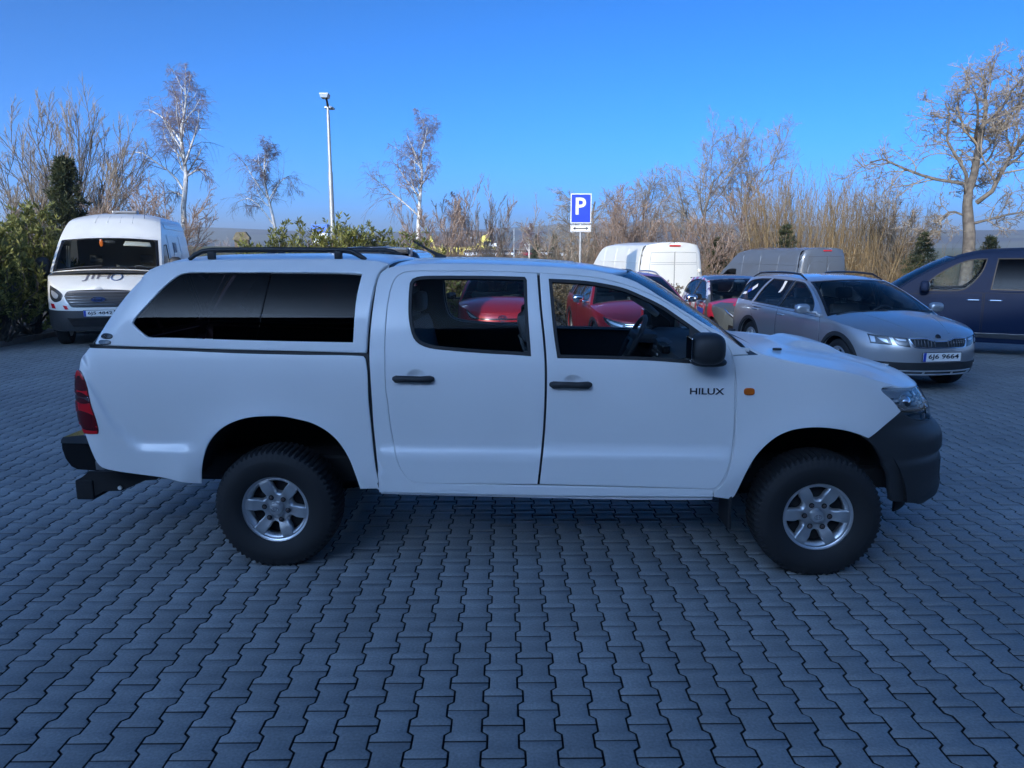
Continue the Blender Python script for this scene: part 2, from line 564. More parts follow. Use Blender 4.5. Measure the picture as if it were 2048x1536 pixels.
def tyre_mesh(R, width, rr, name, mt, parent, lugs=0, flat=None, n=96):
    h = width / 2
    prof = [(rr - .012, -h * .80), (rr + .004, -h * .88), (rr + .02, -h * .93), (rr + (R - rr) * .35, -h * 1.0), (rr + (R - rr) * .55, -h * 1.01),
            (rr + (R - rr) * .58, -h * 1.0), (R - .045, -h * .96), (R - .022, -h * .90), (R - .008, -h * .80), (R - .002, -h * .62), (R, -h * .3)]
    prof = prof + [(r, -y) for r, y in prof[::-1]]
    if lugs: n = lugs * 4
    g = G().lathe(prof, n)
    V = np.concatenate(g.V); k = len(prof)
    if lugs:
        idx = np.arange(len(V)); ai, pi = idx // k, idx % k
        q = np.minimum(pi, k - 1 - pi)
        d = np.zeros(len(V))
        ph = (ai + np.where(pi > k // 2, 2, 0) + np.where(q >= 9, 1, 0)) % 4
        d[(q == 7) & (ph < 2)] = .007; d[(q == 8) & (ph < 2)] = .011; d[(q == 9) & (ph < 2)] = .011
        d[(q == 10) & ((ai % 4) < 1)] = .010; d[(q == 6) & (ph < 2)] = .003
        rad_ = np.hypot(V[:, 0], V[:, 2]); f = (rad_ - d) / rad_
        V[:, 0] *= f; V[:, 2] *= f
    if flat is not None: V[:, 2] = np.maximum(V[:, 2], flat)
    g.V = [V]
    return g.obj(name, mt, parent, True, 28)

def car_wheel(parent, loc, sg, R, rr, width=.21, spokes=5, rot=0.3, mt=None, cover=None):
    """alloy wheel: rim (part) with tyre, hub cap (sub-parts); sg -1 right side, +1 left"""
    mt = mt or MT['alloy']
    h = width / 2
    g = G().lathe([(rr * .93, -h * .86), (rr * .97, -h * .90), (rr, -h * .86), (rr, -h * .6), (rr * .9, 0), (rr * .88, h * .8)], 40)
    wh = g.obj('wheel', mt, parent, True)
    wh.location = loc; wh.rotation_euler = (0, 0, 0 if sg < 0 else math.pi)
    face = rim_face(rr * .94, spokes, .16, .42 * 5 / spokes, rr * .36, rr * .84, rot, lambda r: h * (.62 + .2 * sm(r, rr * .2, rr * .9)), 'spokes', mt, wh, .03, rr * .16)
    tyre_mesh(R, width, rr, 'tyre', MT['tyre'], wh, flat=-R + .012, n=48)
    G().lathe([(0.001, -h * .72), (rr * .17, -h * .72), (rr * .2, -h * .6)], 20).obj('hub_cap', mt, wh, True)
    G().lathe([(.001, -h * .25), (rr * .8, -h * .25)], 28).obj('brake_disc', MT['under'], wh)
    return wh

def number_plate(parent, M, s, eu=True, w=.52, h=.11):
    g = G().box((0, 0, -.004), (w + .016, h + .016, .006), .002, M)
    p = g.obj('number_plate', MT['ink'], parent)
    G().box((0, 0, .001), (w, h, .004), .001, M).obj('plate_face', MT['plate'], p)
    G().box((-w / 2 + .022, 0, .002), (.04, h * .98, .004), .001, M).obj('plate_band', MT['plateblue'], p)
    Mt = M @ Matrix.Translation((.02, 0, .0045))
    text(s, h * .68, MT['ink'], p, Mt, width=w * .80)
    return p

def seat(parent, x, y, z, mt, name='seat', hgt=.62, head=True):
    g = G().box((x + .02, y, z + .08), (.5, .5, .16), .05)
    g.box((0, 0, hgt / 2), (.14, .48, hgt), .06, Matrix.Translation((x - .22, y, z + .12)) @ Matrix.Rotation(rad(-16), 4, 'Y'))
    o = g.obj(name, mt, parent, True, 50)
    if head:
        h = G().box((0, 0, hgt + .17), (.10, .26, .18), .045, Matrix.Translation((x - .22, y, z + .12)) @ Matrix.Rotation(rad(-14), 4, 'Y'))
        for d in (-.06, .06):
            h.cyl((x - .22 - .14, y + d, z + .12 + hgt - .06), (x - .22 - .19, y + d, z + .12 + hgt + .1), .007, n=6)
        h.obj('headrest', mt, o, True, 50)
    return o

def steering_wheel(parent, c, R=.18, tilt=-25, mt=None):
    mt = mt or MT['interior']
    M = Matrix.Translation(c) @ Matrix.Rotation(rad(-tilt), 4, 'Y')
    n = 28; P = [(0, R * math.cos(2 * math.pi * i / n), R * math.sin(2 * math.pi * i / n)) for i in range(n + 1)]
    P = [tuple(M @ Vector(p)) for p in P]
    g = G().path(P, .017, 8, False)
    g.box((.02, 0, -.01), (.05, .15, .12), .02, M)
    for a in (0, math.pi, -math.pi / 2):
        g.cyl(tuple(M @ Vector((.015, .05 * math.cos(a), .05 * math.sin(a)))), tuple(M @ Vector((0, R * math.cos(a), R * math.sin(a)))), .014, n=6)
    g.cyl(tuple(M @ Vector((.03, 0, 0))), tuple(M @ Vector((.3, 0, .0))), .04, n=10)
    return g.obj('steering_wheel', mt, parent, True)
# ------------------------------------------------------------------ the ground
def gz(x, y):
    """the forecourt is level, then falls gently away towards the back"""
    x, y = np.asarray(x, float), np.asarray(y, float)
    return -.045 * np.maximum(0, y - 13.5) * sm(x, -3.5, .5) * (y < 40) - .045 * 25 * sm(x, -3.5, .5) * (y >= 40)

def paver_mat():
    m, nt, b = M_('grey concrete paver')
    N = nt.nodes; Lk = nt.links.new
    geo = N.new('ShaderNodeNewGeometry'); oi = N.new('ShaderNodeObjectInfo'); tc = N.new('ShaderNodeTexCoord')
    add = N.new('ShaderNodeMath'); add.operation = 'ADD'
    Lk(geo.outputs['Random Per Island'], add.inputs[0]); Lk(oi.outputs['Random'], add.inputs[1])
    fr = N.new('ShaderNodeMath'); fr.operation = 'FRACT'; Lk(add.outputs[0], fr.inputs[0])
    n1 = N.new('ShaderNodeTexNoise'); n1.inputs['Scale'].default_value = 90; n1.inputs['Detail'].default_value = 8
    n2 = N.new('ShaderNodeTexNoise'); n2.inputs['Scale'].default_value = .9; n2.inputs['Detail'].default_value = 5
    n3 = N.new('ShaderNodeTexNoise'); n3.inputs['Scale'].default_value = 7; n3.inputs['Detail'].default_value = 6
    for n in (n1, n2, n3): Lk(geo.outputs['Position'], n.inputs['Vector'])
    def mr(src, a, b_, lo, hi):
        q = N.new('ShaderNodeMapRange')
        q.inputs['From Min'].default_value = a; q.inputs['From Max'].default_value = b_
        q.inputs['To Min'].default_value = lo; q.inputs['To Max'].default_value = hi
        Lk(src, q.inputs['Value']); return q.outputs[0]
    def mul(a, b_):
        q = N.new('ShaderNodeMath'); q.operation = 'MULTIPLY'; Lk(a, q.inputs[0]); Lk(b_, q.inputs[1]); return q.outputs[0]
    v = mul(mul(mr(fr.outputs[0], 0, 1, .92, 1.08), mr(n1.outputs['Fac'], .3, .7, .80, 1.20)),
            mul(mr(n2.outputs['Fac'], .3, .7, .84, 1.14), mr(n3.outputs['Fac'], .35, .7, .93, 1.10)))
    hs = N.new('ShaderNodeHueSaturation'); hs.inputs['Color'].default_value = (.25, .265, .265, 1)
    Lk(v, hs.inputs['Value']); Lk(hs.outputs[0], b.inputs['Base Color'])
    b.inputs['Roughness'].default_value = .72
    Lk(mr(n3.outputs['Fac'], .3, .7, .58, .82), b.inputs['Roughness'])
    bp = N.new('ShaderNodeBump'); bp.inputs['Strength'].default_value = .35; bp.inputs['Distance'].default_value = .004
    Lk(n1.outputs['Fac'], bp.inputs['Height']); Lk(bp.outputs[0], b.inputs['Normal'])
    return m
MT['paver'] = paver_mat()
MT['joint'] = mat('dark jointing sand', (.020, .020, .021), .95, var=.2, scale=60)
MT['grass'] = two_tone('winter grass', [(.045, .050, .018), (.075, .085, .028), (.13, .115, .05)], .6, .95, thr=(.3, .7))
MT['kerb'] = mat('pale concrete kerb', (.30, .29, .27), .85, var=.15, scale=12, bump=.2)
MT['soil'] = mat('bark mulch', (.05, .04, .03), .95, var=.3, scale=14, bump=.5)

# paving bed
gx = np.linspace(-16, 24, 41); gy = np.concatenate([[-14], np.arange(0, 31, 1.0)])
X, Y = np.meshgrid(gx, gy)
Vg = np.stack([X, Y, gz(X, Y) - .022], -1).reshape(-1, 3)
nx = len(gx)
Fg = np.array([(j * nx + i, j * nx + i + 1, (j + 1) * nx + i + 1, (j + 1) * nx + i) for j in range(len(gy) - 1) for i in range(nx - 1)])
paving = tag(mesh_np('paving', Vg, Fg, MT['joint'], smooth=True), kind='structure')

PA, PB = .1425, .200                     # column pitch, row pitch
half = [(.0825, .100), (.0825, .060), (.0600, .040), (.0600, -.040), (.0825, -.060), (.0825, -.100)]
pout = np.array([(x, y) for x, y in half] + [(-x, y) for x, y in half[::-1]])
if area(pout) < 0: pout = pout[::-1]
ptop, pmid = inset(pout, .0062), inset(pout, .0042)
pv = np.concatenate([np.c_[ptop, np.zeros(12)], np.c_[pmid, np.full(12, -.0022)], np.c_[pmid, np.full(12, -.024)]])
ptri = delaunay_2d_cdt([Vector(p) for p in ptop], [(i, (i + 1) % 12) for i in range(12)], [], 1, 1e-6)[2]
pf = [tuple(f) for f in ptri]
for q in (0, 12):
    for i in range(12):
        j = (i + 1) % 12
        pf += [(q + i, q + 12 + i, q + 12 + j), (q + i, q + 12 + j, q + j)]
pf = np.array(pf); pmi = np.array([1 if max(t) >= 24 else 0 for t in pf], dtype=np.int32)   # dirt in the joint on the lower flanks
th0 = rad(.6)
rng = np.random.default_rng(5)
cells = []
for ci in range(-110, 150):
    for ri in range(6, 90):
        x = ci * PA - .006; y = ri * PB + (PB / 2 if ci % 2 else 0) + .035
        wx, wy = x * math.cos(th0) - y * math.sin(th0), x * math.sin(th0) + y * math.cos(th0)
        if wy > 17 or abs(wx) > .70 * wy + .45 or wy < 1.55: continue
        if wx < -9.78: continue
        cells.append((wx, wy))
cells = np.array(cells)
dist = np.hypot(np.hypot(cells[:, 0], cells[:, 1]), CAM_H)
inview = (np.abs(cells[:, 0]) < .665 * cells[:, 1] * .985 + .2)
order = np.argsort(dist + (~inview) * 50)
tilt = rng.normal(0, .0025, (len(cells), 2)); lift = rng.normal(0, .0006, len(cells)); spin = rng.normal(0, .003, len(cells)) + th0
pme = None
for k in order[:300]:
    x, y = cells[k]
    if pme is None:
        o = mesh_np('paver', pv, pf, MT['paver'], paving); pme = o.data; pme.materials.append(MT['joint']); pme.polygons.foreach_set('material_index', pmi)
    else:
        o = link(bpy.data.objects.new('paver', pme), paving)
    o.location = (x, y, gz(x, y) + lift[k]); o.rotation_euler = (tilt[k, 0], tilt[k, 1], spin[k])
rest = order[300:]
c, s_ = np.cos(spin[rest]), np.sin(spin[rest])
P0 = pv[None]
VX = P0[..., 0] * c[:, None] - P0[..., 1] * s_[:, None] + cells[rest, 0][:, None]
VY = P0[..., 0] * s_[:, None] + P0[..., 1] * c[:, None] + cells[rest, 1][:, None]
VZ = P0[..., 2] + lift[rest][:, None] + P0[..., 1] * tilt[rest, 0][:, None] - P0[..., 0] * tilt[rest, 1][:, None] + gz(VX, VY)
V = np.stack([VX, VY, VZ], -1).reshape(-1, 3)
F = (pf[None] + np.arange(len(rest))[:, None, None] * len(pv)).reshape(-1, 3)
fo_ = tag(mesh_np('paver_field', V, F, MT['paver'], paving), kind='stuff')
fo_.data.materials.append(MT['joint']); fo_.data.polygons.foreach_set('material_index', np.tile(pmi, len(rest)))

# fields beyond, rising to low hills
def tz(x, y):
    x, y = np.asarray(x, float), np.asarray(y, float)
    base = gz(x, np.minimum(y, 40)) * (1 - sm(y, 60, 160)) - .05
    left = 2.2 * sm(-x, 10, 30) * sm(y, 24, 70) * (1 - sm(y, 110, 220))
    far = .55 * sm(y, 60, 200) + 3.0 * sm(y, 240, 600)
    hill = (30 + 12 * np.sin(x * .0021 + 1) + 7 * np.sin(x * .0067) + 10 * sm(-x, 0, 900)) * sm(np.hypot(x, y), 800, 1500)
    return base + left + far + hill
# direction grid round the place: rings of growing radius
rr = np.concatenate([np.linspace(18, 60, 22), np.geomspace(66, 2600, 40)])
aa = np.radians(np.linspace(-180, 180, 145))
A, Rr = np.meshgrid(aa, rr)
X, Y = np.sin(A) * Rr, np.cos(A) * Rr
inner = Rr <= 18.01
Z = tz(X, Y)
Z = np.where(Y < 30, np.where((np.abs(X - 4) < 19.5), np.minimum(Z, gz(X, Y) - .10), Z), Z)
Vt = np.stack([X, Y, Z], -1).reshape(-1, 3); na = len(aa)
Ft = np.array([(j * na + i, (j + 1) * na + i, (j + 1) * na + i + 1, j * na + i + 1) for j in range(len(rr) - 1) for i in range(na - 1)])
Vt = np.concatenate([Vt, [[0, 0, -.2]]]); c0 = len(Vt) - 1
def terrain_mat():
    m, nt, b = M_('fields and distant woods')
    N = nt.nodes; Lk = nt.links.new
    geo = N.new('ShaderNodeNewGeometry'); sep = N.new('ShaderNodeSeparateXYZ'); Lk(geo.outputs['Position'], sep.inputs[0])
    n1 = N.new('ShaderNodeTexNoise'); n1.inputs['Scale'].default_value = .5; n1.inputs['Detail'].default_value = 9
    n2 = N.new('ShaderNodeTexNoise'); n2.inputs['Scale'].default_value = .006; n2.inputs['Detail'].default_value = 4
    for n in (n1, n2): Lk(geo.outputs['Position'], n.inputs['Vector'])
    cr = N.new('ShaderNodeValToRGB'); e = cr.color_ramp.elements
    e[0].position, e[1].position = .3, .72; e[0].color = (.075, .070, .024, 1); e[1].color = (.20, .155, .07, 1)
    k = e.new(.5); k.color = (.10, .105, .035, 1)
    Lk(n1.outputs['Fac'], cr.inputs[0])
    c2 = N.new('ShaderNodeValToRGB'); e = c2.color_ramp.elements
    e[0].position, e[1].position = .45, .55; e[0].color = (.035, .032, .03, 1); e[1].color = (.12, .11, .06, 1)
    Lk(n2.outputs['Fac'], c2.inputs[0])
    mr = N.new('ShaderNodeMapRange'); mr.inputs['From Min'].default_value = 300; mr.inputs['From Max'].default_value = 800
    Lk(sep.outputs['Y'], mr.inputs['Value'])
    mx = N.new('ShaderNodeMixRGB'); Lk(mr.outputs[0], mx.inputs[0]); Lk(cr.outputs[0], mx.inputs[1]); Lk(c2.outputs[0], mx.inputs[2])
    Lk(mx.outputs[0], b.inputs['Base Color']); b.inputs['Roughness'].default_value = 1
    return m
tag(mesh_np('fields', Vt, Ft.tolist() + [(c0, i, i + 1) for i in range(na - 1)], terrain_mat(), smooth=True), kind='structure')

# ------------------------------------------------------------------ the dealership behind the camera: shades the forecourt, mirrored in the glass
MT['redwall'] = mat('dark red cladding', (.10, .022, .016), .6, var=.12, scale=2)
MT['fascia'] = mat('dark grey fascia', (.03, .03, .035), .5)
MT['stripe'] = mat('pale fascia strip', (.55, .53, .5), .5)
show = thing('showroom', 'dark red car showroom reflected in the hardtop window of the white pickup', 'building', (0, -24, 0))
g = G().box((6, -5, 6.2), (120, 10, 12.4)); g.obj('wall', MT['redwall'], show)
g = G().prism([(-54, 12.4), (-54, 15.0), (-26, 15.0), (-22, 14.3), (66, 14.3), (66, 12.4)], -10, .9); g.obj('roof', MT['fascia'], show)
for z in (12.5, 12.9):
    G().box((6, .93, z), (120, .05, .06)).obj('fascia_strip', MT['stripe'], show)
for k in range(9):
    x = -22 + k * 6.4
    w = G().box((x, .03, 2.2), (4.6, .06, 3.6)).obj('window', MT['black'], show)
# ------------------------------------------------------------------ the white pickup with its hardtop
PICK = {
'canopy':[(-2.594,1.297,1),(-2.57,1.346),(-2.505,1.437),(-2.428,1.546),(-2.348,1.641),(-2.295,1.695),(-2.238,1.728),(-2.178,1.748),(-2.103,1.762),(-1.993,1.768),(-1.758,1.773),(-1.407,1.775),(-1.145,1.774),(-0.971,1.766),(-0.885,1.752,1),(-0.898,1.745),(-0.921,1.73),(-0.945,1.694),(-0.962,1.624),(-0.979,1.506),(-0.992,1.367),(-0.996,1.261,1),(-1.371,1.27),(-1.714,1.276),(-2.146,1.287)],
'canopy_glass':[(-2.339,1.421),(-2.329,1.443),(-2.256,1.529),(-2.18,1.617),(-2.108,1.682),(-2.071,1.699),(-2.021,1.705),(-1.624,1.706),(-1.176,1.704),(-1.035,1.697,1),(-1.039,1.678),(-1.053,1.603),(-1.063,1.517),(-1.066,1.453),(-1.071,1.319,1),(-1.626,1.327),(-2.133,1.34),(-2.246,1.342),(-2.269,1.356),(-2.316,1.394)],
'bed':[(-2.592,1.28,1),(-2.145,1.27),(-1.713,1.255),(-1.37,1.249),(-1.012,1.244),(-1.0,1.228),(-0.989,1.157),(-0.986,0.999),(-0.977,0.858),(-0.964,0.658),(-0.938,0.478,1),(-1.052,0.474,1),(-1.07,0.558),(-1.105,0.662),(-1.163,0.759),(-1.227,0.821),(-1.309,0.866),(-1.392,0.888),(-1.476,0.903),(-1.56,0.904),(-1.645,0.898),(-1.731,0.879),(-1.818,0.838),(-1.879,0.786),(-1.924,0.721),(-1.953,0.635),(-1.968,0.558),(-1.976,0.496,1),(-2.064,0.508),(-2.177,0.533),(-2.349,0.555),(-2.485,0.574),(-2.548,0.591),(-2.578,0.618),(-2.607,0.674),(-2.632,0.734),(-2.653,0.792,1),(-2.715,0.867,1),(-2.715,0.989),(-2.687,1.088),(-2.653,1.156),(-2.64,1.203),(-2.62,1.25)],
'tail':[(-2.661,1.159,1),(-2.62,1.138),(-2.588,1.056),(-2.573,0.967),(-2.548,0.87),(-2.541,0.812),(-2.548,0.792,1),(-2.593,0.788),(-2.651,0.784,1),(-2.672,0.823),(-2.706,0.848),(-2.725,0.886),(-2.727,0.933),(-2.705,1.003),(-2.712,1.055),(-2.697,1.106)],
'cab':[(-0.937,0.462,1),(-0.948,0.657),(-0.96,0.858),(-0.964,0.999),(-0.97,1.13),(-0.977,1.27),(-0.972,1.409),(-0.959,1.56),(-0.946,1.658),(-0.927,1.702),(-0.885,1.729),(-0.792,1.747),(-0.68,1.754),(-0.436,1.754),(-0.213,1.748),(0.01,1.738),(0.257,1.72),(0.36,1.702),(0.5,1.661),(0.655,1.57),(0.777,1.497),(0.894,1.424),(0.978,1.377),(1.078,1.307),(1.124,1.266,1),(1.032,1.26,1),(1.045,1.194),(1.055,1.079),(1.063,0.881),(1.06,0.78),(1.051,0.692),(1.03,0.611),(0.997,0.531),(0.957,0.501),(0.959,0.46,1),(0.044,0.454)],
'rdoor':[(-0.039,1.703,1),(-0.322,1.715),(-0.592,1.715),(-0.71,1.715),(-0.794,1.708),(-0.837,1.683),(-0.862,1.64),(-0.88,1.549),(-0.89,1.42),(-0.892,1.292),(-0.89,1.185),(-0.886,1.056),(-0.878,1.0),(-0.863,0.842),(-0.84,0.704),(-0.815,0.618),(-0.789,0.569),(-0.752,0.529),(-0.665,0.519),(-0.028,0.52,1),(-0.002,0.78),(0.007,0.945),(0.01,1.106),(0.008,1.218),(-0.003,1.35),(-0.021,1.509)],
'fdoor':[(-0.03,1.705,1),(0.14,1.694),(0.304,1.676),(0.44,1.644),(0.548,1.607),(0.655,1.557),(0.788,1.473),(0.947,1.368),(0.999,1.327),(1.031,1.274),(1.044,1.195),(1.057,1.043),(1.061,0.881),(1.059,0.78),(1.05,0.692),(1.028,0.611),(0.993,0.534),(0.956,0.505,1),(-0.022,0.52,1),(0.004,0.78),(0.013,0.945),(0.016,1.106),(0.014,1.218),(0.003,1.35),(-0.015,1.509)],
'rwin':[(-0.76,1.646),(-0.747,1.668),(-0.72,1.679),(-0.653,1.685),(-0.321,1.685),(-0.11,1.68,1),(-0.099,1.663,1),(-0.092,1.508),(-0.071,1.249,1),(-0.149,1.255),(-0.313,1.263),(-0.532,1.278),(-0.641,1.291),(-0.696,1.312),(-0.73,1.346),(-0.754,1.426),(-0.762,1.506)],
'fwin':[(0.025,1.67,1),(0.195,1.662),(0.304,1.649),(0.44,1.621),(0.547,1.578),(0.654,1.526),(0.734,1.473),(0.861,1.384),(0.958,1.309,1),(0.971,1.207,1),(0.839,1.213),(0.572,1.23),(0.076,1.24,1),(0.053,1.391)],
'fender':[(1.035,1.257,1),(1.124,1.263),(1.194,1.266,1),(1.296,1.24),(1.485,1.203),(1.68,1.165),(1.9,1.1),(1.965,1.08,1),(1.879,1.077,1),(1.87,1.068),(1.888,1.048),(1.942,1.006),(2.002,0.94,1),(1.798,0.803,1),(1.698,0.84),(1.599,0.86),(1.502,0.867),(1.407,0.858),(1.343,0.84),(1.283,0.806),(1.222,0.748),(1.174,0.68),(1.133,0.592),(1.106,0.515),(1.083,0.457),(1.06,0.439,1),(0.961,0.458,1),(0.961,0.498,1),(0.999,0.528),(1.033,0.608),(1.054,0.69),(1.064,0.779),(1.066,0.88),(1.06,1.071),(1.047,1.194)],
'lamp':[(1.87,1.068),(1.882,1.074),(2.0,1.066),(2.131,1.05),(2.2,1.04,1),(2.25,0.981),(2.285,0.921),(2.302,0.85,1),(2.135,0.878),(2.059,0.909),(1.998,0.944),(1.942,1.006),(1.888,1.048)],
'arch':[(1.992,.418,1),(1.979,0.424,1),(1.968,0.537),(1.958,0.587),(1.918,0.671),(1.869,0.747),(1.798,0.803,1)],
}
def pick_feat(x, z):
    """pressed ledge low on doors and bed, wheel-arch lips, rounded tail"""
    zl = .715 + np.where(x < -2.27, ((-2.27 - x) / .27)**2 * .30, 0)
    zl = np.where(x > 1.2, zl + (x - 1.2) * .1, zl)
    k = (1 - sm(z, zl - .045, zl + .035))
    fade = np.ones_like(x)
    fade = np.where((x > -2.1) & (x < -.940), 1 - sm(x, -2.1, -1.93), fade)
    fade = np.where(x > .9, 1 - sm(x, .93, 1.12), fade)
    y = .027 * k * fade
    for cx in (-1.552, 1.553):
        d = np.hypot((x - cx) * .95, z - .36)
        y = y + .020 * np.exp(-((d - .50) / .10)**2) * sm(z, .42, .6)
    t = np.clip((-2.5 - x) / .24, 0, 1)
    return y - .85 * .16 * t**2.5 * (z < 1.295)

pw = [(.30, .80), (.42, .836), (.50, .844), (.60, .847), (.74, .850), (.85, .856), (1.0, .858), (1.12, .852), (1.22, .838), (1.27, .825), (1.35, .805), (1.5, .762), (1.62, .718), (1.72, .672), (1.78, .63)]
pxf = [(.33, 2.346), (.35, 2.435), (.39, 2.486), (.44, 2.492), (.49, 2.480), (.586, 2.478), (.647, 2.47), (.674, 2.478), (.742, 2.474), (.777, 2.458), (.815, 2.425), (.843, 2.393), (.923, 2.369), (.981, 2.334), (1.045, 2.283), (1.1, 2.22), (1.3, 2.1), (1.8, 2.1)]
PK = Car(pw, pxf, [(.3, -5), (1.8, -5)], 1.45, -4, feat=pick_feat)
CK = Car([(1.2, .838), (1.27, .825), (1.35, .808), (1.45, .785), (1.55, .755), (1.65, .715), (1.72, .680), (1.79, .625)], pxf, [(1.2, -2.70), (1.3, -2.645), (1.45, -2.55), (1.6, -2.43), (1.7, -2.34), (1.8, -2.30)], 1.45, -2.15, nr=7)

truck = thing('pickup_truck', 'white double-cab pickup truck with a white hardtop over its bed, side-on in the foreground', 'pickup truck',
              (0.211, 5.062, 0), rad(-2.385))
def smooth_top(zr, zc, W, p=3.0):
    """surface across the vehicle: (x, q) with q = y / .65"""
    def f(x, q):
        s = np.clip(q / .65, -1, 1)
        ze = zr(x)
        return np.stack([x + 0 * q, s * W(x, ze), ze + (zc(x) - ze) * (1 - np.abs(s)**p)], -1)
    return f

wm = MT['white']
for sg in (-1, 1):
    S = PK.side(sg); hint = (0, sg, 0); CS = CK.side(sg)
    D = PICK
    # cab side with one opening for both doors
    both = D['rdoor'][1:19] + D['fdoor'][17:0:-1]
    panel('cab_side', D['cab'], S, hint, wm, truck, [both], step=.04, r=.0035, depth=.03)
    for nm, wn_, (hx, hz) in (('rdoor', 'rwin', (-.727, 1.121)), ('fdoor', 'fwin', (.150, 1.095))):
        win = D[wn_]; wp = resample(win, .03)
        if area(wp) < 0: wp = wp[::-1]
        rec = ellipse(hx + .014, hz + .006, .056, .047, 28)
        do = resample(D[nm], .024)
        if area(do) < 0: do = do[::-1]
        rw = [tuple(p) for p in resample(win, .024)]
        dr = panel('door', [tuple(p) for p in inset(do, .0035)], S, hint, wm, truck, [rw, rec], step=.035, r=.0035, depth=.03, raw=True)
        ri = inset(wp, .018)
        panel('window_seal', [tuple(p) for p in inset(wp, -.001)], S, hint, MT['rubber'], dr, [[tuple(p) for p in ri]], step=.03, r=.002, depth=.02, off=.002, raw=True)
        panel('window_glass', [tuple(p) for p in inset(wp, .012)], S, hint, MT['glass'], dr, step=.06, depth=0, off=-.009, raw=True)
        def bowl(x, z, hx=hx, hz=hz):
            q = np.hypot((x - hx - .014) / .056, (z - hz - .006) / .047)
            return np.stack([x, sg * (PK.W(x, z) - .022 * np.clip(1 - q**2, 0, 1)), z], -1)
        panel('handle_recess', [tuple(p) for p in ellipse(hx + .014, hz + .006, .058, .049, 28)], bowl, hint, wm, dr, step=.014, depth=.004, r=.001, off=-.0012)
        y0 = sg * (float(PK.W(hx, hz)) + .022)
        h = G().path([(hx - .108, y0 - sg * .02, hz), (hx - .095, y0 - sg * .002, hz), (hx - .045, y0, hz + .001), (hx + .045, y0, hz - .001), (hx + .095, y0 - sg * .002, hz), (hx + .108, y0 - sg * .02, hz)],
                     [.014, .021, .0185, .0185, .021, .014], 12)
        h.obj('door_handle', MT['plastic'], dr, True, 60)
    fo = resample(D['fender'], .022)
    if area(fo) < 0: fo = fo[::-1]
    fd = panel('fender', [tuple(p) for p in inset(fo, .002)], S, hint, wm, truck, step=.03, r=.0035, depth=.03, raw=True)
    panel('bed_side', D['bed'], S, hint, wm, truck, step=.03)
    tl = panel('tail_light', [p for p in D['tail']], S, hint, MT['darkred'], truck, step=.03, bstep=.012, off=.006, r=.004)
    for z0, z1, m_ in ((1.10, 1.2, 'redlens'), (1.012, 1.045, 'redlens'), (.978, 1.010, 'chrome'), (.900, .974, 'redlens'), (.83, .842, 'redlens'), (.786, .815, 'redlens')):
        poly = clipz(D['tail'], z0, z1)
        if len(poly) > 3:
            P = np.array(poly)
            if area(P) < 0: P = P[::-1]
            panel('lamp_segment', [tuple(p) for p in inset(P, .003)], S, hint, MT[m_], tl, step=.04, off=.0085, r=.001, depth=.003, raw=True)
    panel('rubber_strip', [(-2.60, 1.30, 1), (-2.146, 1.29), (-1.714, 1.279), (-1.371, 1.273), (-.99, 1.265, 1), (-.975, 1.2, 1), (-.95, .6), (-.93, .48, 1), (-1.0, .48, 1), (-1.02, 1.0), (-1.02, 1.235, 1), (-1.37, 1.24), (-1.713, 1.246), (-2.145, 1.262), (-2.60, 1.272, 1)],
          PK.side(sg, -.018), hint, MT['rubber'], truck, step=.05)
    # hardtop side
    cs = panel('canopy_side', D['canopy'], CS, hint, wm, truck, [D['canopy_glass']], step=.035, r=.006, depth=.03)
    gp = resample(D['canopy_glass'], .03)
    if area(gp) < 0: gp = gp[::-1]
    # two tinted panes, the rear one overlapping the front one along a slanted edge
    def cut(P, keep):
        out = []; a, b = np.array((-1.56, 1.72)), np.array((-1.629, 1.32))
        sd = lambda p: ((b[0] - a[0]) * (p[1] - a[1]) - (b[1] - a[1]) * (p[0] - a[0])) * keep
        for i in range(len(P)):
            p, q = P[i], P[(i + 1) % len(P)]
            if sd(p) >= 0: out.append(tuple(p))
            if sd(p) * sd(q) < 0:
                t = sd(p) / (sd(p) - sd(q)); out.append(tuple(p + t * (q - p)))
        return out
    gi = inset(gp, .004)
    for keep, of in ((-1, -.006), (1, -.013)):
        poly = cut(gi, keep * 1)
        panel('canopy_window', poly, CS, hint, MT['dark'], cs, step=.05, off=of, r=.001, depth=.004, raw=True)
    # black trim inside
    panel('door_trim', [(p[0], p[1] - .012, 1) for p in D['cab'] if p[1] > .5 and p[0] < 1.03], PK.side(sg, -.05), hint, MT['interior'], truck,
          [[tuple(p) for p in inset(resample(D[w], .03) if area(resample(D[w], .03)) > 0 else resample(D[w], .03)[::-1], .012)] for w in ('rwin', 'fwin')], step=.08, depth=.02)
    panel('bed_liner', [(-2.56, 1.25, 1), (-1.02, 1.22, 1), (-1.0, .93, 1), (-2.6, .93, 1)], PK.side(sg, -.04), hint, MT['under'], truck, step=.1)
    # headlamp
    def uz(pts): return [(sg * float(PK.u_of(p[0], p[1])),) + tuple(p[1:]) for p in pts]
    hl = panel('headlight', uz(D['lamp']), PK.front, (1, sg, 0), MT['clear'], truck, step=.03, bstep=.015, off=-.03, r=.002, depth=.02)
    panel('lamp_cover', uz(D['lamp']), PK.front, (1, sg, 0), MT['lens'], hl, step=.03, bstep=.015, off=.001, r=.002, depth=.012)
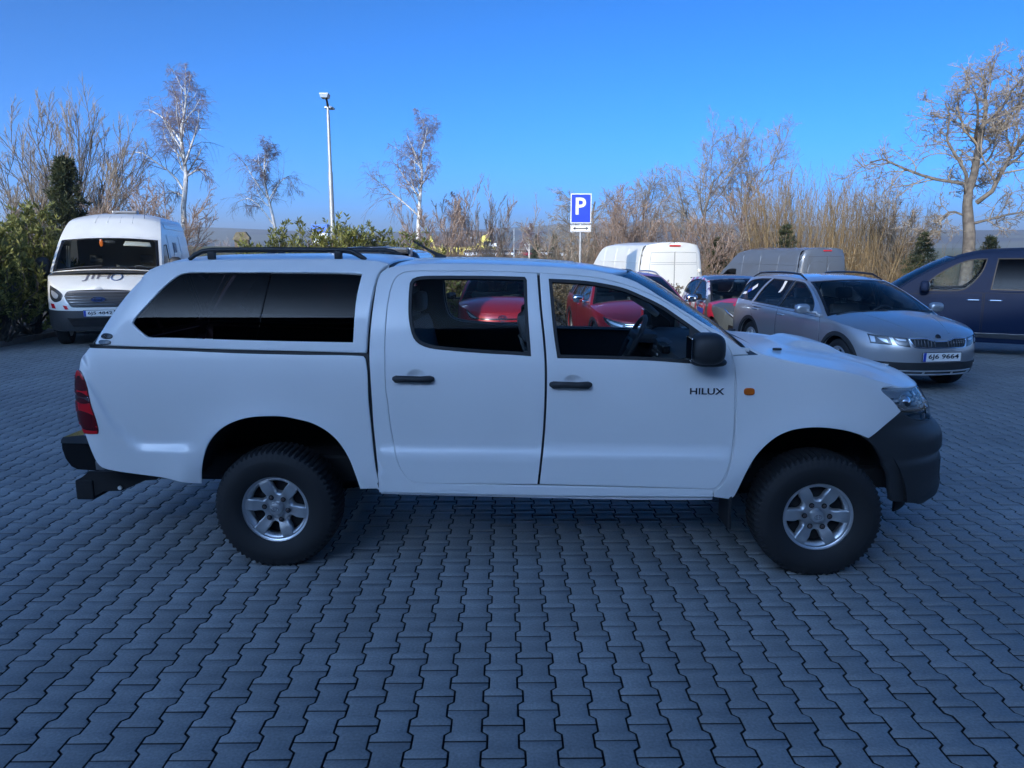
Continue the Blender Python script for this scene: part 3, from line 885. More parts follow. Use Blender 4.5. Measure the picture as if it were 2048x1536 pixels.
    for k in range(5):
        z = .905 + .026 * k
        a = [(1.90 + max(0, .09 - (z - .88) * .75) + .015, z), (2.25 - (z - .9) * .5, z - .01), (2.25 - (z - .9) * .5, z + .002), (1.90 + max(0, .09 - (z - .88) * .75) + .015, z + .012)]
        a = [(p[0] if z > .93 or p[0] > 2.1 else 2.08, p[1], 1) for p in a]
        panel('lamp_rib', uz(a), PK.front, (1, sg, 0), MT['chrome'], hl, step=.03, off=-.018, r=.001, depth=.006)
    pr = PK.front(np.array([sg * 1.0]), np.array([.98]))[0]
    G().ell((pr[0] - .03, pr[1] - sg * .02, pr[2]), (.09, .09, .09)).obj('lamp_bulb', MT['chrome'], hl, True)
    panel('lamp_surround', uz([(p[0] + (-.012 if p[0] < 2.1 else .006), p[1] + (.010 if p[1] > 1.03 else -.012 if p[0] > 2.1 else 0)) + tuple(p[2:]) for p in D['lamp']]), PK.front, (1, sg, 0), MT['black'], truck, step=.05, off=-.034, r=.001, depth=.004)
    # side repeater, mirror
    y0 = float(PK.W(1.130, 1.063))
    panel('side_indicator', ellipse(1.130, 1.063, .029, .020, 24, 3.2), S, hint, MT['orange'], fd, step=.012, off=.010, r=.005, depth=.012)
    m = G().ell((.862, sg * .99, 1.317), (.185, .20, .168), 28, 16, p=3.0)
    mi = m.obj('door_mirror', MT['plastic'], truck, True, 80)
    G().ell((.885, sg * .93, 1.238), (.19, .17, .05), 24, 10, p=2.6).obj('mirror_base', MT['plastic'], mi, True, 80)
    G().box((.770, sg * .99, 1.317), (.008, .15, .12), .003).obj('mirror_glass', MT['chrome'], mi)
    panel('mirror_sail', [(.80, 1.425, 1), (.958, 1.315, 1), (.972, 1.207, 1), (.845, 1.212, 1), (.815, 1.30)], S, hint, MT['plastic'], truck, step=.04, off=.004, r=.003, depth=.012)
    # roof rail of the hardtop
    g = G().path([(-2.065, sg * .615, 1.775), (-2.03, sg * .612, 1.803), (-1.985, sg * .608, 1.822), (-1.93, sg * .605, 1.829), (-1.6, sg * .60, 1.832), (-1.16, sg * .60, 1.829), (-1.11, sg * .602, 1.82), (-1.07, sg * .608, 1.80), (-1.03, sg * .615, 1.776)],
                 [.012, .014, .015, .016, .016, .016, .016, .015, .012], 10)
    for x in (-1.935, -1.19):
        g.box((x, sg * .605, 1.80), (.045, .03, .05), .008)
    g.obj('roof_rail', MT['plastic'], truck, True, 50)
    # badges on the hardtop
    panel('maker_badge', ellipse(-2.494, 1.345, .041, .0165, 28, 2.2), CS, hint, MT['black'], cs, step=.02, off=.004, r=.003, depth=.006)
    panel('rear_marker', ellipse(-2.505, 1.311, .043, .013, 28, 3), CS, hint, MT['lampdark'], cs, step=.02, off=.005, r=.004, depth=.008)
    Mx = frame((-2.496, sg * (float(CK.W(-2.496, 1.345)) + .0055), 1.345), (-sg, 0, 0), (0, -sg * .24, 1))
    text('GSTE', .016, MT['chrome'], cs, Mx, width=.056, shear=.2)
    Mx = frame((.900, sg * (float(PK.W(.90, 1.064)) + .001), 1.063), (-sg, 0, 0), (0, 0, 1))
    text('HILUX', .036, MT['chrome'], truck, Mx, name='model_lettering', width=.188, extrude=.004)
    # wheel wells, mud flaps
    for x, R_, a0, a1 in ((-1.53, .555, 14, 166), (1.535, .53, 5 if sg < 0 else 15, 165 if sg < 0 else 175)):
        g = G().lathe([(R_, -.80), (R_, -.30), (.1, -.30)], 28, Matrix.Translation((x, 0, .37)) @ Matrix.Rotation(0 if sg < 0 else math.pi, 4, 'Z'), rad(a0), rad(a1))
        g.obj('wheel_well', MT['under'], truck, True)
    G().box((1.060, sg * .73, .36), (.02, .24, .2), .006, Matrix.Translation((0, 0, 0))).obj('mud_flap', MT['rubber'], truck)
    # wheels
    for x, rot in ((-1.552, rad(-8)), (1.553, rad(-1))):
        R_, rr = .362, .208
        g = G().lathe([(.170, -.080), (.186, -.090), (.196, -.096), (.205, -.097), (.209, -.092), (.208, -.07), (.19, -.02), (.185, .10)], 72)
        wh = g.obj('wheel', MT['alloy'], truck, True, 50)
        wh.location = (x, sg * .748, .345); wh.rotation_euler = (0, 0, 0 if sg < 0 else math.pi)
        rim_face(.197, 6, .19, .345, .086, .175, rot, lambda r: .070 + .024 * sm(r, .05, .15) - .006 * sm(r, .16, .19), 'spokes', MT['alloy'], wh, .045, .014)
        tyre_mesh(R_, .262, rr, 'tyre', MT['tyre'], wh, lugs=66, flat=-.345)
        G().lathe([(.001, -.108), (.022, -.107), (.034, -.103), (.040, -.094), (.043, -.075)], 32).obj('centre_cap', MT['alloy'], wh, True)
        em = G()
        for rx, rz in ((.020, .014), (.0075, .0135), (.013, .006)):
            em.path([(rx * math.cos(t), -.1085, rz * math.sin(t) + (.006 if rx == .013 else 0)) for t in np.linspace(0, 2 * math.pi, 25)], .0016, 6, False)
        em.obj('emblem', MT['steel'], wh, True)
        G().lathe([(.001, -.02), (.165, -.02), (.165, -.005)], 40).obj('brake_disc', MT['under'], wh)
        for k in range(6):
            a = rot + k * math.pi / 3
            Mn = Matrix.Translation((.070 * math.cos(a), 0, .070 * math.sin(a)))
            G().lathe([(.0155, -.086), (.0145, -.0895), (.010, -.0895)], 18, Mn).obj('nut_pocket', MT['under'], wh)
            G().lathe([(.001, -.100), (.007, -.099), (.0100, -.094), (.0105, -.078)], 6, Mn).obj('lug_nut', MT['nut'], wh)

# bonnet with its scoop
pzs = spl([(1.0, 1.30), (1.194, 1.268), (1.296, 1.242), (1.485, 1.205), (1.68, 1.167), (1.9, 1.102), (1.965, 1.083), (2.0, 1.072), (2.131, 1.055), (2.2, 1.046), (2.32, 1.036)])
pzc = spl([(1.0, 1.315), (1.19, 1.288), (1.39, 1.258), (1.6, 1.235), (1.8, 1.200), (2.0, 1.155), (2.15, 1.118), (2.24, 1.088), (2.30, 1.055)])
def bonnet(x, y):
    ze = pzs(x); w = np.maximum(PK.W(x, ze) , .02); s = np.clip(np.abs(y) / w, 0, 1)
    z = ze + (pzc(x) - ze) * (1 - s**2.4)
    z = z + .045 * sm(x, 1.47, 1.62) * (1 - sm(x, 1.74, 1.95)) * (1 - sm(np.abs(y), .20, .30))
    z = z + .012 * np.exp(-((np.abs(y) - .52) / .07)**2) * sm(x, 1.3, 1.5) * (1 - sm(x, 1.9, 2.15))
    return np.stack([x, y, z], -1)
bx = list(np.linspace(1.20, 2.0, 14)) + list(np.linspace(2.03, 2.27, 12))
edge = [(x, -float(PK.W(x, pzs(x))) + .004) for x in bx]
edge = edge + [(2.287, y) for y in (-.2, 0, .2)] + [(x, -y) for x, y in edge[::-1]]
edge += [(1.175, .5), (1.165, .2), (1.163, 0), (1.165, -.2), (1.175, -.5)]
bo = panel('bonnet', edge, bonnet, (0, 0, 1), wm, truck, step=.035, r=.005, depth=.03, raw=True)
panel('scoop_mouth', [(1.80, -.19, 1), (1.86, -.21, 1), (1.86, .21, 1), (1.80, .19, 1)], lambda x, y: bonnet(x, y) + np.array([0, 0, 0]), (0, 0, 1), MT['black'], bo, step=.05, off=.002, depth=.004)
for y in (-.55, .55):
    p = bonnet(np.array([1.36]), np.array([y]))[0]
    G().box((p[0], p[1], p[2] + .008), (.05, .02, .014), .005).obj('washer_jet', MT['plastic'], bo)
# cowl, wipers
cw = lambda x, y: np.stack([x, y, 1.235 + (x - 1.0) * .08 + .03 * (1 - (y / .84)**2)], -1)
panel('cowl', [(1.24, -.80, 1), (1.24, .80, 1), (.85, .78, 1), (.85, -.78, 1)], cw, (0, 0, 1), MT['plastic'], truck, step=.1)
for y in (-.62, .02):
    G().path([(1.145, y - .05, 1.272), (1.13, y, 1.295), (1.04, y + .28, 1.385), (1.02, y + .52, 1.40)], .009, 8).obj('wiper', MT['plastic'], truck, True)
G().box((1.14, -.66, 1.272), (.05, .06, .022), .006).obj('wiper_pivot', MT['plate'], truck)
# windscreen and roof
ex = spl([(0, 1.085), (.25, .925), (.5, .745), (.75, .575), (1, .395)]); ez = spl([(0, 1.292), (.25, 1.40), (.5, 1.51), (.75, 1.612), (1, 1.692)])
def screen(q, t):
    s = np.clip(q / .65, -1, 1); X, Z = ex(t), ez(t)
    k = 1 - np.abs(s)**2.2
    return np.stack([X + (.10 + .05 * t) * k, s * (PK.W(X, Z) - .012), Z + (.015 + .008 * t) * k], -1)
panel('windscreen', [(-.64, .01, 1), (.64, .01, 1), (.64, .99, 1), (-.64, .99, 1)], screen, (1, 0, .6), MT['glass'], truck, step=.08, depth=0, off=-.004)
zr = spl([(-.95, 1.690), (-.927, 1.702), (-.885, 1.729), (-.792, 1.747), (-.68, 1.754), (-.436, 1.754), (-.213, 1.748), (.01, 1.738), (.257, 1.72), (.36, 1.702), (.5, 1.661), (.6, 1.60)])
zc_ = spl([(-.95, 1.715), (-.9, 1.750), (-.8, 1.772), (-.68, 1.779), (-.436, 1.778), (-.213, 1.772), (.01, 1.762), (.257, 1.744), (.40, 1.724), (.54, 1.702)])
rf = smooth_top(zr, zc_, PK.W, 3.5)
ro = [(-.935, -.65, 1), (-.935, .65, 1)] + [(.375 + .155 * (1 - (q / .65)**2), q, abs(q) == .65) for q in (.65, .5, .3, 0, -.3, -.5, -.65)]
roof_o = panel('roof', ro, rf, (0, 0, 1), wm, truck, step=.04, bstep=.03, r=.004, depth=.02)
rin = smooth_top(lambda x: zr(x) - .035, lambda x: zc_(x) - .05, lambda x, z: PK.W(x, z) - .04, 3)
panel('headliner', [(-.9, -.64, 1), (-.9, .64, 1), (.42, .64, 1), (.42, -.64, 1)], rin, (0, 0, -1), MT['cloth'], truck, step=.12, depth=.004)
for dy in (-.3, .3):       # ribs pressed in the roof
    panel('roof_rib', [(-.8, dy - .03, 1), (-.8, dy + .03, 1), (.2, dy + .03, 1), (.2, dy - .03, 1)], rf, (0, 0, 1), wm, roof_o, step=.06, off=.006, r=.006, depth=.008)
G().box((-.945, 0, 1.12), (.03, 1.46, .9), .01).obj('cab_back', MT['interior'], truck)
G().path([(-.700, -.06, 1.775), (-.66, -.06, 1.79)], [.022, .016], 10).obj('antenna_base', MT['plastic'], truck, True)
G().path([(-.64, -.06, 1.775), (-.69, -.06, 1.80), (-.75, -.06, 1.832), (-.845, -.06, 1.886)], [.020, .013, .007, .005], 8).obj('antenna', MT['plastic'], truck, True)
# hardtop roof and ends
hz = spl([(-2.42, 1.62), (-2.348, 1.66), (-2.295, 1.702), (-2.238, 1.733), (-2.178, 1.752), (-2.103, 1.764), (-1.993, 1.770), (-1.758, 1.775), (-1.407, 1.777), (-1.145, 1.776), (-.971, 1.768), (-.875, 1.752)])
hc = spl([(-2.42, 1.67), (-2.348, 1.715), (-2.295, 1.748), (-2.238, 1.772), (-2.178, 1.786), (-2.103, 1.796), (-1.993, 1.802), (-1.758, 1.807), (-1.407, 1.810), (-1.145, 1.807), (-.971, 1.794), (-.875, 1.772)])
hf = smooth_top(hz, hc, CK.W, 3.2)
panel('canopy_roof', [(-2.34, -.65, 1), (-2.34, .65, 1), (-.885, .65, 1), (-.885, -.65, 1)], hf, (0, 0, 1), wm, truck, step=.045, r=.005, depth=.03)
spo = G()
prof = [(-2.24, 1.738), (-2.335, 1.706), (-2.34, 1.692), (-2.25, 1.690), (-2.18, 1.740)]
P3 = [(x, y, z + .034 * (1 - (y / .6)**4)) for y in np.linspace(-.56, .56, 15) for x, z in prof]
F3 = [(a * 5 + i, a * 5 + (i + 1) % 5, (a + 1) * 5 + (i + 1) % 5, (a + 1) * 5 + i) for a in range(14) for i in range(5)] + [(4, 3, 2, 1, 0), (70, 71, 72, 73, 74)]
spo.add(P3, F3).obj('canopy_spoiler', wm, truck, True, 40)
cre = lambda q, t: np.stack([-2.60 + .27 * t + .03 * t * t, q, 1.30 + .42 * t], -1)
panel('canopy_hatch', [(-.76, 0, 1), (.76, 0, 1), (.60, .97, 1), (-.60, .97, 1)], cre, (-1, 0, .4), MT['dark'], truck, step=.1)
cfr = lambda y, z: np.stack([-.99 + 0 * y + .03 * (z - 1.3), y, z], -1)
panel('canopy_front', [(-.78, 1.27, 1), (.78, 1.27, 1), (.62, 1.74, 1), (-.62, 1.74, 1)], cfr, (1, 0, 0), MT['rubber'], truck, step=.1)
panel('canopy_gasket', [(-.905, -.645, 1), (-.905, .645, 1), (-.86, .645, 1), (-.86, -.645, 1)], lambda x, q: hf(x, q) - np.array([0, 0, .012]), (0, 0, 1), MT['rubber'], truck, step=.05)
# bed floor, tailgate, underbody
G().box((-1.78, 0, .92), (1.6, 1.5, .04), .01).obj('bed_floor', MT['under'], truck)
panel('tailgate', [(-.70, .80, 1), (.70, .80, 1), (.72, 1.26, 1), (-.72, 1.26, 1)], lambda y, z: np.stack([-2.70 + .06 * sm(z, 1.1, 1.3) + 0 * y, y, z], -1), (-1, 0, 0), wm, truck, step=.1)
u = G().box((-.2, 0, .50), (4.2, 1.0, .16), .02)
for y in (-.45, .45): u.box((-.2, y, .47), (5.0, .09, .12), .01)
for x in (-1.552, 1.553): u.cyl((x, -.7, .345), (x, .7, .345), .05)
u.box((.1, 0, .5), (1.9, 1.56, .08), .02)
u.obj('underbody', MT['under'], truck)
for sg in (-1, 1):
    panel('sill_lip', [(-.93, .455, 1), (.96, .452, 1), (.96, .436, 1), (.5, .430), (-.5, .440), (-.93, .446, 1)], PK.side(sg, -.02), (0, sg, 0), wm, truck, step=.06, r=.002)
G().box((.62, -.70, .425), (.10, .06, .03), .008).obj('jacking_bracket', MT['under'], truck)
# rear bumper and tow bar
pr = [(-2.845, .705), (-2.846, .671), (-2.831, .611), (-2.80, .563), (-2.765, .545), (-2.64, .537), (-2.60, .60), (-2.625, .70)]
G().prism(pr, -.76, .76).obj('rear_bumper', MT['black'], truck)
pc = [(-2.842, .708), (-2.837, .728), (-2.824, .745), (-2.70, .758), (-2.64, .75), (-2.63, .706)]
G().prism(pc, -.775, .775).obj('bumper_step', MT['chrome'], truck)
G().box((-2.617, -.77, .575), (.05, .02, .055), .006, None).obj('bumper_bracket', MT['steel'], truck)
h = G().prism([(-2.86, .455), (-2.38, .455), (-2.43, .405), (-2.50, .400), (-2.66, .33), (-2.78, .325), (-2.87, .272), (-2.93, .272), (-2.93, .400)], -.50, -.485)
h.prism([(-2.86, .455), (-2.38, .455), (-2.43, .405), (-2.50, .400), (-2.66, .33), (-2.78, .325), (-2.87, .272), (-2.93, .272), (-2.93, .400)], .485, .50)
h.box((-2.895, 0, .335), (.115, 1.02, .13), .012)
h.cyl((-2.95, 0, .36), (-3.0, 0, .40), .02).ell((-3.0, 0, .44), (.05, .05, .05))
hb = h.obj('tow_bar', MT['under'], truck)
G().cyl((-2.665, -.503, .352), (-2.665, -.512, .352), .013, n=14).obj('bolt', MT['plate'], hb)
# front bumper, grille
def bump_outline():
    L = [(float(PK.u_of(x, z)), z) + tuple(c) for x, z, *c in PICK['arch']] + [(float(PK.u_of(2.002, .938)), .938, 1), (float(PK.u_of(2.059, .904)), .904), (float(PK.u_of(2.135, .872)), .872)]
    L += [(float(PK.u_of(2.296, .846)), .846), (.45, .842), (0, .84)]
    bot = [(float(PK.u_of(1.992, .418)), .418, 1), (1.05, .385), (.85, .352), (.5, .342), (0, .340)]
    right = [(-p[0],) + tuple(p[1:]) for p in L]
    # right flank (u<0) from arch over the top to the left flank, back along the bottom
    return right + [p for p in L[:-1]][::-1] + [p for p in bot[1:]] + [(-p[0],) + tuple(p[1:]) for p in bot[1:-1]][::-1]
def bump_map(u, z):
    P = PK.front(u, z)
    crease = -.010 * np.exp(-((z - .648) / .012)**2) * sm(-np.abs(u), -1.35, -.9)
    P = P * np.array([1, 1, 1]) + np.stack([crease, -np.sign(u) * .004 * np.exp(-((z - .648) / .012)**2), 0 * z], -1)
    return P
panel('front_bumper', bump_outline(), bump_map, (1, 0, 0), MT['bumper'], truck, step=.032, r=.006, depth=.03)
gr = panel('grille', [(-.5, .865, 1), (.5, .865, 1), (.48, 1.035, 1), (-.48, 1.035, 1)], PK.front, (1, 0, 0), MT['black'], truck, step=.05, off=-.02)
for z in (.89, .93, .97, 1.01):
    panel('grille_bar', [(-.48, z, 1), (.48, z, 1), (.48, z + .014, 1), (-.48, z + .014, 1)], PK.front, (1, 0, 0), MT['chrome'], gr, step=.08, off=-.006, r=.002)
panel('lower_intake', [(-.6, .46, 1), (.6, .46, 1), (.65, .60, 1), (-.65, .60, 1)], PK.front, (1, 0, 0), MT['black'], truck, step=.08, off=.003, depth=.004)
panel('front_liner', [(-.9, .30, 1), (.9, .30, 1), (.9, .42, 1), (-.9, .42, 1)], lambda u, z: PK.front(u, z * 0 + .5) * np.array([.93, .93, 0]) + np.stack([0 * z, 0 * z, z], -1), (1, 0, 0), MT['under'], truck, step=.1)
# cabin
G().box((.1, 0, .62), (2.2, 1.5, .06), .02).obj('cabin_floor', MT['interior'], truck)
for y in (-.36, .36):
    seat(truck, .26, y, .68, MT['cloth'], hgt=.42)
rs = G().box((-.62, 0, .86), (.45, 1.36, .16), .05)
rs.box((0, 0, .23), (.14, 1.36, .50), .06, Matrix.Translation((-.80, 0, .90)) @ Matrix.Rotation(rad(-14), 4, 'Y'))
rs_o = rs.obj('rear_bench', MT['cloth'], truck, True, 50)
for y in (-.42, .42):
    G().box((-.885, y, 1.47), (.08, .24, .14), .04).obj('headrest', MT['lining'], rs_o, True, 60)
da = G()
sec = [(1.08, .80), (1.10, 1.20), (1.02, 1.262), (.86, 1.262), (.77, 1.225), (.735, 1.15), (.78, 1.0), (.84, .80)]
da.prism(sec, -.74, .74)
da.box((.70, .38, 1.235), (.16, .36, .07), .03)
da.box((.80, 0, 1.02), (.12, .34, .46), .04, None)
dash = da.obj('dashboard', MT['interior'], truck, True, 40)
for k in range(5):
    z = 1.20 - .034 * k
    G().box((.735 - .004 * k, -.02, z), (.012, .20 if k != 2 else .12, .018), .004).obj('dash_button', MT['clear'], dash)
G().box((.74, -.30, 1.235), (.05, .22, .05), .01).obj('air_vent', MT['black'], dash)
steering_wheel(truck, (.62, .37, 1.20), .19, -28)
G().ell((.47, .0, 1.60), (.06, .24, .07), p=2.6).obj('rear_view_mirror', MT['plastic'], truck, True)
G().path([(.50, -.66, 1.565), (.58, -.60, 1.52), (.655, -.58, 1.46)], [.016, .02, .016], 10).obj('grab_handle', MT['lining'], truck, True)
for sg in (-1, 1):
    G().path([(-.06, sg * .63, 1.62), (-.04, sg * .73, 1.25), (-.03, sg * .76, .9)], .035, 8).obj('pillar_trim', MT['interior'], truck, True)
# ------------------------------------------------------------------ the other vehicles
def arch_pts(cx, R, z0, zc, n=9, a0=None):
    a = math.asin((z0 - zc) / R) if a0 is None else a0
    return [(cx + R * math.cos(t), zc + R * math.sin(t), 1 if i in (0, n - 1) else 0) for i, t in enumerate(np.linspace(math.pi - a, a, n))]

def build_car(name, label, cat, nose, heading, sp, group=None):
    """sp: dict of the shape; nose = world (x, y) of the front centre on the ground"""
    P = sp['paint']; c = Car(sp['w'], sp['xf'], sp['xr'], sp['xcf'], sp['xcr'], sp.get('nf', 2.7), sp.get('nr', 3.4), sp.get('feat'))
    hx, hy = math.cos(heading), math.sin(heading)
    x0 = max(v for _, v in sp['xf'])
    ox, oy = nose[0] - hx * x0, nose[1] - hy * x0
    T = thing(name, label, cat, (ox, oy, float(gz(ox, oy)) + sp.get('dz', 0)), heading, group)
    st = sp.get('step', .09)
    zs = spl(sp['zs']); zc = spl(sp['zc']); z0 = sp['z0']
    xs, xt = sp['xs'], sp['xt']                 # where nose and tail panels start
    R, tz_, (xa, xb) = sp['arch'], sp['hub'], sp['axles']
    low = sp.get('lower', P)
    # flanks
    for sg in (-1, 1):
        S = c.side(sg); h = (0, sg, 0)
        top = [(x, float(zs(x))) for x in np.linspace(xs, xt, 14)]
        out = [(xt, z0, 1)] + arch_pts(xb, R, z0, tz_) + arch_pts(xa, R, z0, tz_) + [(xs, z0, 1)]
        out += [(top[0][0], top[0][1], 1)] + top[1:-1] + [(top[-1][0], top[-1][1], 1)]
        body = panel('side_panel', out, S, h, P, T, step=st, r=.004, depth=.03)
        if sp.get('clad'):
            for cx in (xa, xb):
                o_ = arch_pts(cx, R + .055, z0, tz_, 13); i_ = arch_pts(cx, R - .004, z0, tz_, 13)
                panel('arch_trim', o_ + i_[::-1], S, h, MT['plastic'], T, step=st, bstep=.05, off=.008, r=.005, depth=.02)
            panel('sill_trim', [(xb + R + .02, z0, 1), (xa - R - .02, z0, 1), (xa - R - .04, z0 + .10, 1), (xb + R + .04, z0 + .12, 1)], S, h, MT['plastic'], T, step=st, off=.006)
        for d in sp.get('doors', []):
            dp = panel('door_gap', d, S, h, MT['under'], body, step=st, off=.0012, r=.001, depth=.002)
            Dd = resample(d, .06)
            if area(Dd) < 0: Dd = Dd[::-1]
            panel('door', [tuple(p) for p in inset(Dd, .007)], S, h, P, T, step=st, off=.0035, r=.003, depth=.004, raw=True)
        for (x, z) in sp.get('handles', []):
            y = sg * (float(c.W(x, z)) + .012)
            G().path([(x - .1, y - sg * .014, z), (x - .08, y, z), (x + .08, y, z), (x + .1, y - sg * .014, z)], [.010, .016, .016, .010], 8).obj('door_handle', sp.get('handle_mat', P), T, True)
        # cabin sides with window openings
        if 'frame' in sp:
            fr = panel('window_frame', sp['frame'], S, h, P, T, [w_[0] for w_ in sp['wins']], step=st, bstep=.05, r=.004, depth=.03)
            for w_ in sp['wins']:
                wp = resample(w_[0], .05)
                if area(wp) < 0: wp = wp[::-1]
                gm = MT[w_[1]] if len(w_) > 1 else MT['tint']
                panel('window_seal', [tuple(p) for p in inset(wp, -.002)], S, h, MT['rubber'], T, [[tuple(p) for p in inset(wp, .016)]], step=.08, r=.002, depth=.01, off=.001, raw=True)
                panel('window_glass', [tuple(p) for p in inset(wp, .01)], S, h, gm, T, step=.09, depth=0, off=-.008, raw=True)
        for p_ in sp.get('pillars', []):
            panel('pillar_trim', p_, S, h, MT['black'], T, step=.08, off=.003)
        # wheels
        for cx, rot in ((xa, .2 + sg), (xb, .9)):
            car_wheel(T, (cx, sg * (float(c.w(tz_)) - sp['tw'] / 2 - .025), sp['tr'] - .008), sg, sp['tr'], sp['rr'], sp['tw'], sp.get('spokes', 5), rot, sp.get('wheel_mat'))
        # mirror
        if 'mirror' in sp:
            mx, mz, ms = sp['mirror']; y = float(c.W(mx, mz))
            m = G().ell((mx, sg * (y + .10 + ms * .5), mz + ms * .3), (ms * .75, ms * 1.25, ms * sp.get('mirror_h', .85)), 18, 10, p=2.8)
            m.box((mx + .02, sg * (y + .04), mz), (.06, .14, .04), .012)
            mo = m.obj('door_mirror', sp.get('mirror_mat', MT['black']), T, True, 60)
            G().box((mx - ms * .37, sg * (y + .10 + ms * .5), mz + ms * .3), (.01, ms * .95, ms * .6), .003).obj('mirror_glass', MT['chrome'], mo)
    # nose, tail
    def cap(name_, mp, uf, xe, x_edge, hint, zt_fun):
        U = lambda z: float(uf(x_edge, z))
        zt = float(zs(x_edge)); L = [(U(z), z) for z in np.linspace(z0, zt, 9)]
        L[0] += (1,); L[-1] += (1,)
        um = L[-1][0]; topr = []
        for u in np.linspace(um, 0, 12)[1:]:
            z = zt
            for _ in range(12):
                q = mp(np.array([u]), np.array([z]))[0]; z = float(zt_fun(q[0]))
            topr.append((u, z))
        outl = L + topr + [(-u, z) for u, z in topr[:-1][::-1]] + [(-p[0],) + tuple(p[1:]) for p in L[::-1]]
        return panel(name_, outl, mp, hint, P, T, step=st * .8, bstep=.05, r=.004, depth=.03)
    nz = cap('front_end', c.front, c.u_of, c.xf, xs, (1, 0, 0), zs)
    ta = cap('rear_end', c.rear, c.ur_of, c.xr, xt, (-1, 0, 0), zs)
    # bonnet
    def bon(x, y):
        ze = zs(x); w = np.maximum(c.W(x, ze), .03); s = np.clip(np.abs(y) / w, 0, 1)
        z = ze + (zc(x) - ze) * (1 - s**sp.get('bp', 2.6))
        if 'bfeat' in sp: z = z + sp['bfeat'](x, y)
        return np.stack([x, y, z], -1)
    xb0 = sp['cowl']; tip = sp['tip']
    bx = list(np.linspace(xb0, tip - .35, 8)) + list(tip - .35 + .35 * np.sin(np.linspace(.15, 1, 12) * math.pi / 2))
    eg = [(x, -float(c.W(x, zs(x)))) for x in bx]
    bo = panel('bonnet', eg + [(x, -y) for x, y in eg[::-1]] + [(xb0 + sp.get('cbow', .18) * (1 - (q / 9)**2), eg[0][1] * -q / 9) for q in range(7, -8, -2)], bon, (0, 0, 1), sp.get('bonnet_mat', P), T, step=st * .8, r=.004, depth=.02, raw=True)
    # windscreen, roof, rear glass
    E = np.array(sp['apillar'], float)
    tt = np.linspace(0, 1, len(E)); ex, ez = spl(np.c_[tt, E[:, 0]]), spl(np.c_[tt, E[:, 1]])
    wb, wt = sp.get('wbow', (.20, .14)); cb, ct = sp.get('wcrown', (.05, .04))
    def scr(q, t):
        s = np.clip(q / .65, -1, 1); X, Z = ex(t), ez(t); k = 1 - np.abs(s)**2.2
        return np.stack([X + (wb + (wt - wb) * t) * k, s * (c.W(X, Z) - .004), Z + (cb + (ct - cb) * t) * k], -1)
    wsf = sp.get('wsf', (.02, .97))
    ws = panel('windscreen', [(-.61, wsf[0], 1), (.61, wsf[0], 1), (.60, wsf[1], 1), (-.60, wsf[1], 1)], scr, (1, 0, .5), sp.get('ws_mat', MT['tint']), T, step=.1, depth=0, off=-.004)
    panel('windscreen_frame', [(-.65, 0, 1), (.65, 0, 1), (.65, 1, 1), (-.65, 1, 1)], scr, (1, 0, .5), P, T, [[(-.62, wsf[0] - .01, 1), (.62, wsf[0] - .01, 1), (.61, wsf[1] + .01, 1), (-.61, wsf[1] + .01, 1)]], step=.08, bstep=.05, r=.002, depth=.02)
    panel('screen_border', [(-.622, wsf[0] - .012, 1), (.622, wsf[0] - .012, 1), (.612, wsf[1] + .012, 1), (-.612, wsf[1] + .012, 1)], scr, (1, 0, .5), MT['black'], T,
          [[(-.59, wsf[0] + .05, 1), (.59, wsf[0] + .05, 1), (.575, wsf[1] - .03, 1), (-.575, wsf[1] - .03, 1)]], step=.08, bstep=.05, r=.002, depth=.006, off=.001)
    cwl = lambda q, t: np.stack([E[0, 0] - .12 + .30 * t + (wb + .04) * (1 - (q / .65)**2), q / .65 * (c.W(E[0, 0], E[0, 1]) - .02), E[0, 1] - .02 + cb * (1 - (q / .65)**2) - .02 * t], -1)
    panel('cowl', [(-.65, 0, 1), (.65, 0, 1), (.65, 1, 1), (-.65, 1, 1)], cwl, (0, 0, 1), MT['plastic'], T, step=.12, r=.002)
    for y0, y1 in ((-.55, -.02), (.05, .58)):
        p = [scr(np.array([q]), np.array([t]))[0] + np.array([.02, 0, .015]) for q, t in ((y0, .01), ((y0 + y1) / 2, .05), (y1, .075))]
        G().path([tuple(v) for v in p], .011, 6).obj('wiper', MT['plastic'], T, True)
    zr = spl(sp['zr'])
    zrc = lambda x: zr(x) + sp.get('rcrown', .05)
    xr0, xr1 = E[-1, 0], sp['roof_end']
    def rf(x, q):
        s = np.clip(q / .65, -1, 1); ze = zr(x)
        z = ze + (zrc(x) - ze) * (1 - np.abs(s)**3)
        if 'rfeat' in sp: z = z + sp['rfeat'](x, s)
        return np.stack([x + 0 * q, s * c.W(x, ze), z], -1)
    qs = np.linspace(.65, -.65, 9)
    ro = [(xr1, -.65, 1), (xr1, .65, 1)] + [(xr0 + wt * (1 - (abs(q) / .65)**2.2), q, abs(q) == .65) for q in qs]
    rfo = panel('roof', ro, rf, (0, 0, 1), sp.get('roof_mat', P), T, step=st * .8, bstep=.06, r=.004, depth=.02)
    if 'dpillar' in sp:
        Dp = np.array(sp['dpillar'], float); td = np.linspace(0, 1, len(Dp)); dx, dz_ = spl(np.c_[td, Dp[:, 0]]), spl(np.c_[td, Dp[:, 1]])
        def rscr(q, t):
            s = np.clip(q / .65, -1, 1); X, Z = dx(t), dz_(t); k = 1 - np.abs(s)**2.4
            return np.stack([X - .10 * k, s * (c.W(X, Z)), Z + .04 * t * k], -1)
        panel('rear_screen', [(-.65, 0, 1), (.65, 0, 1), (.65, 1, 1), (-.65, 1, 1)], rscr, (-1, 0, .3), sp.get('rs_mat', MT['dark']), T, step=.12)
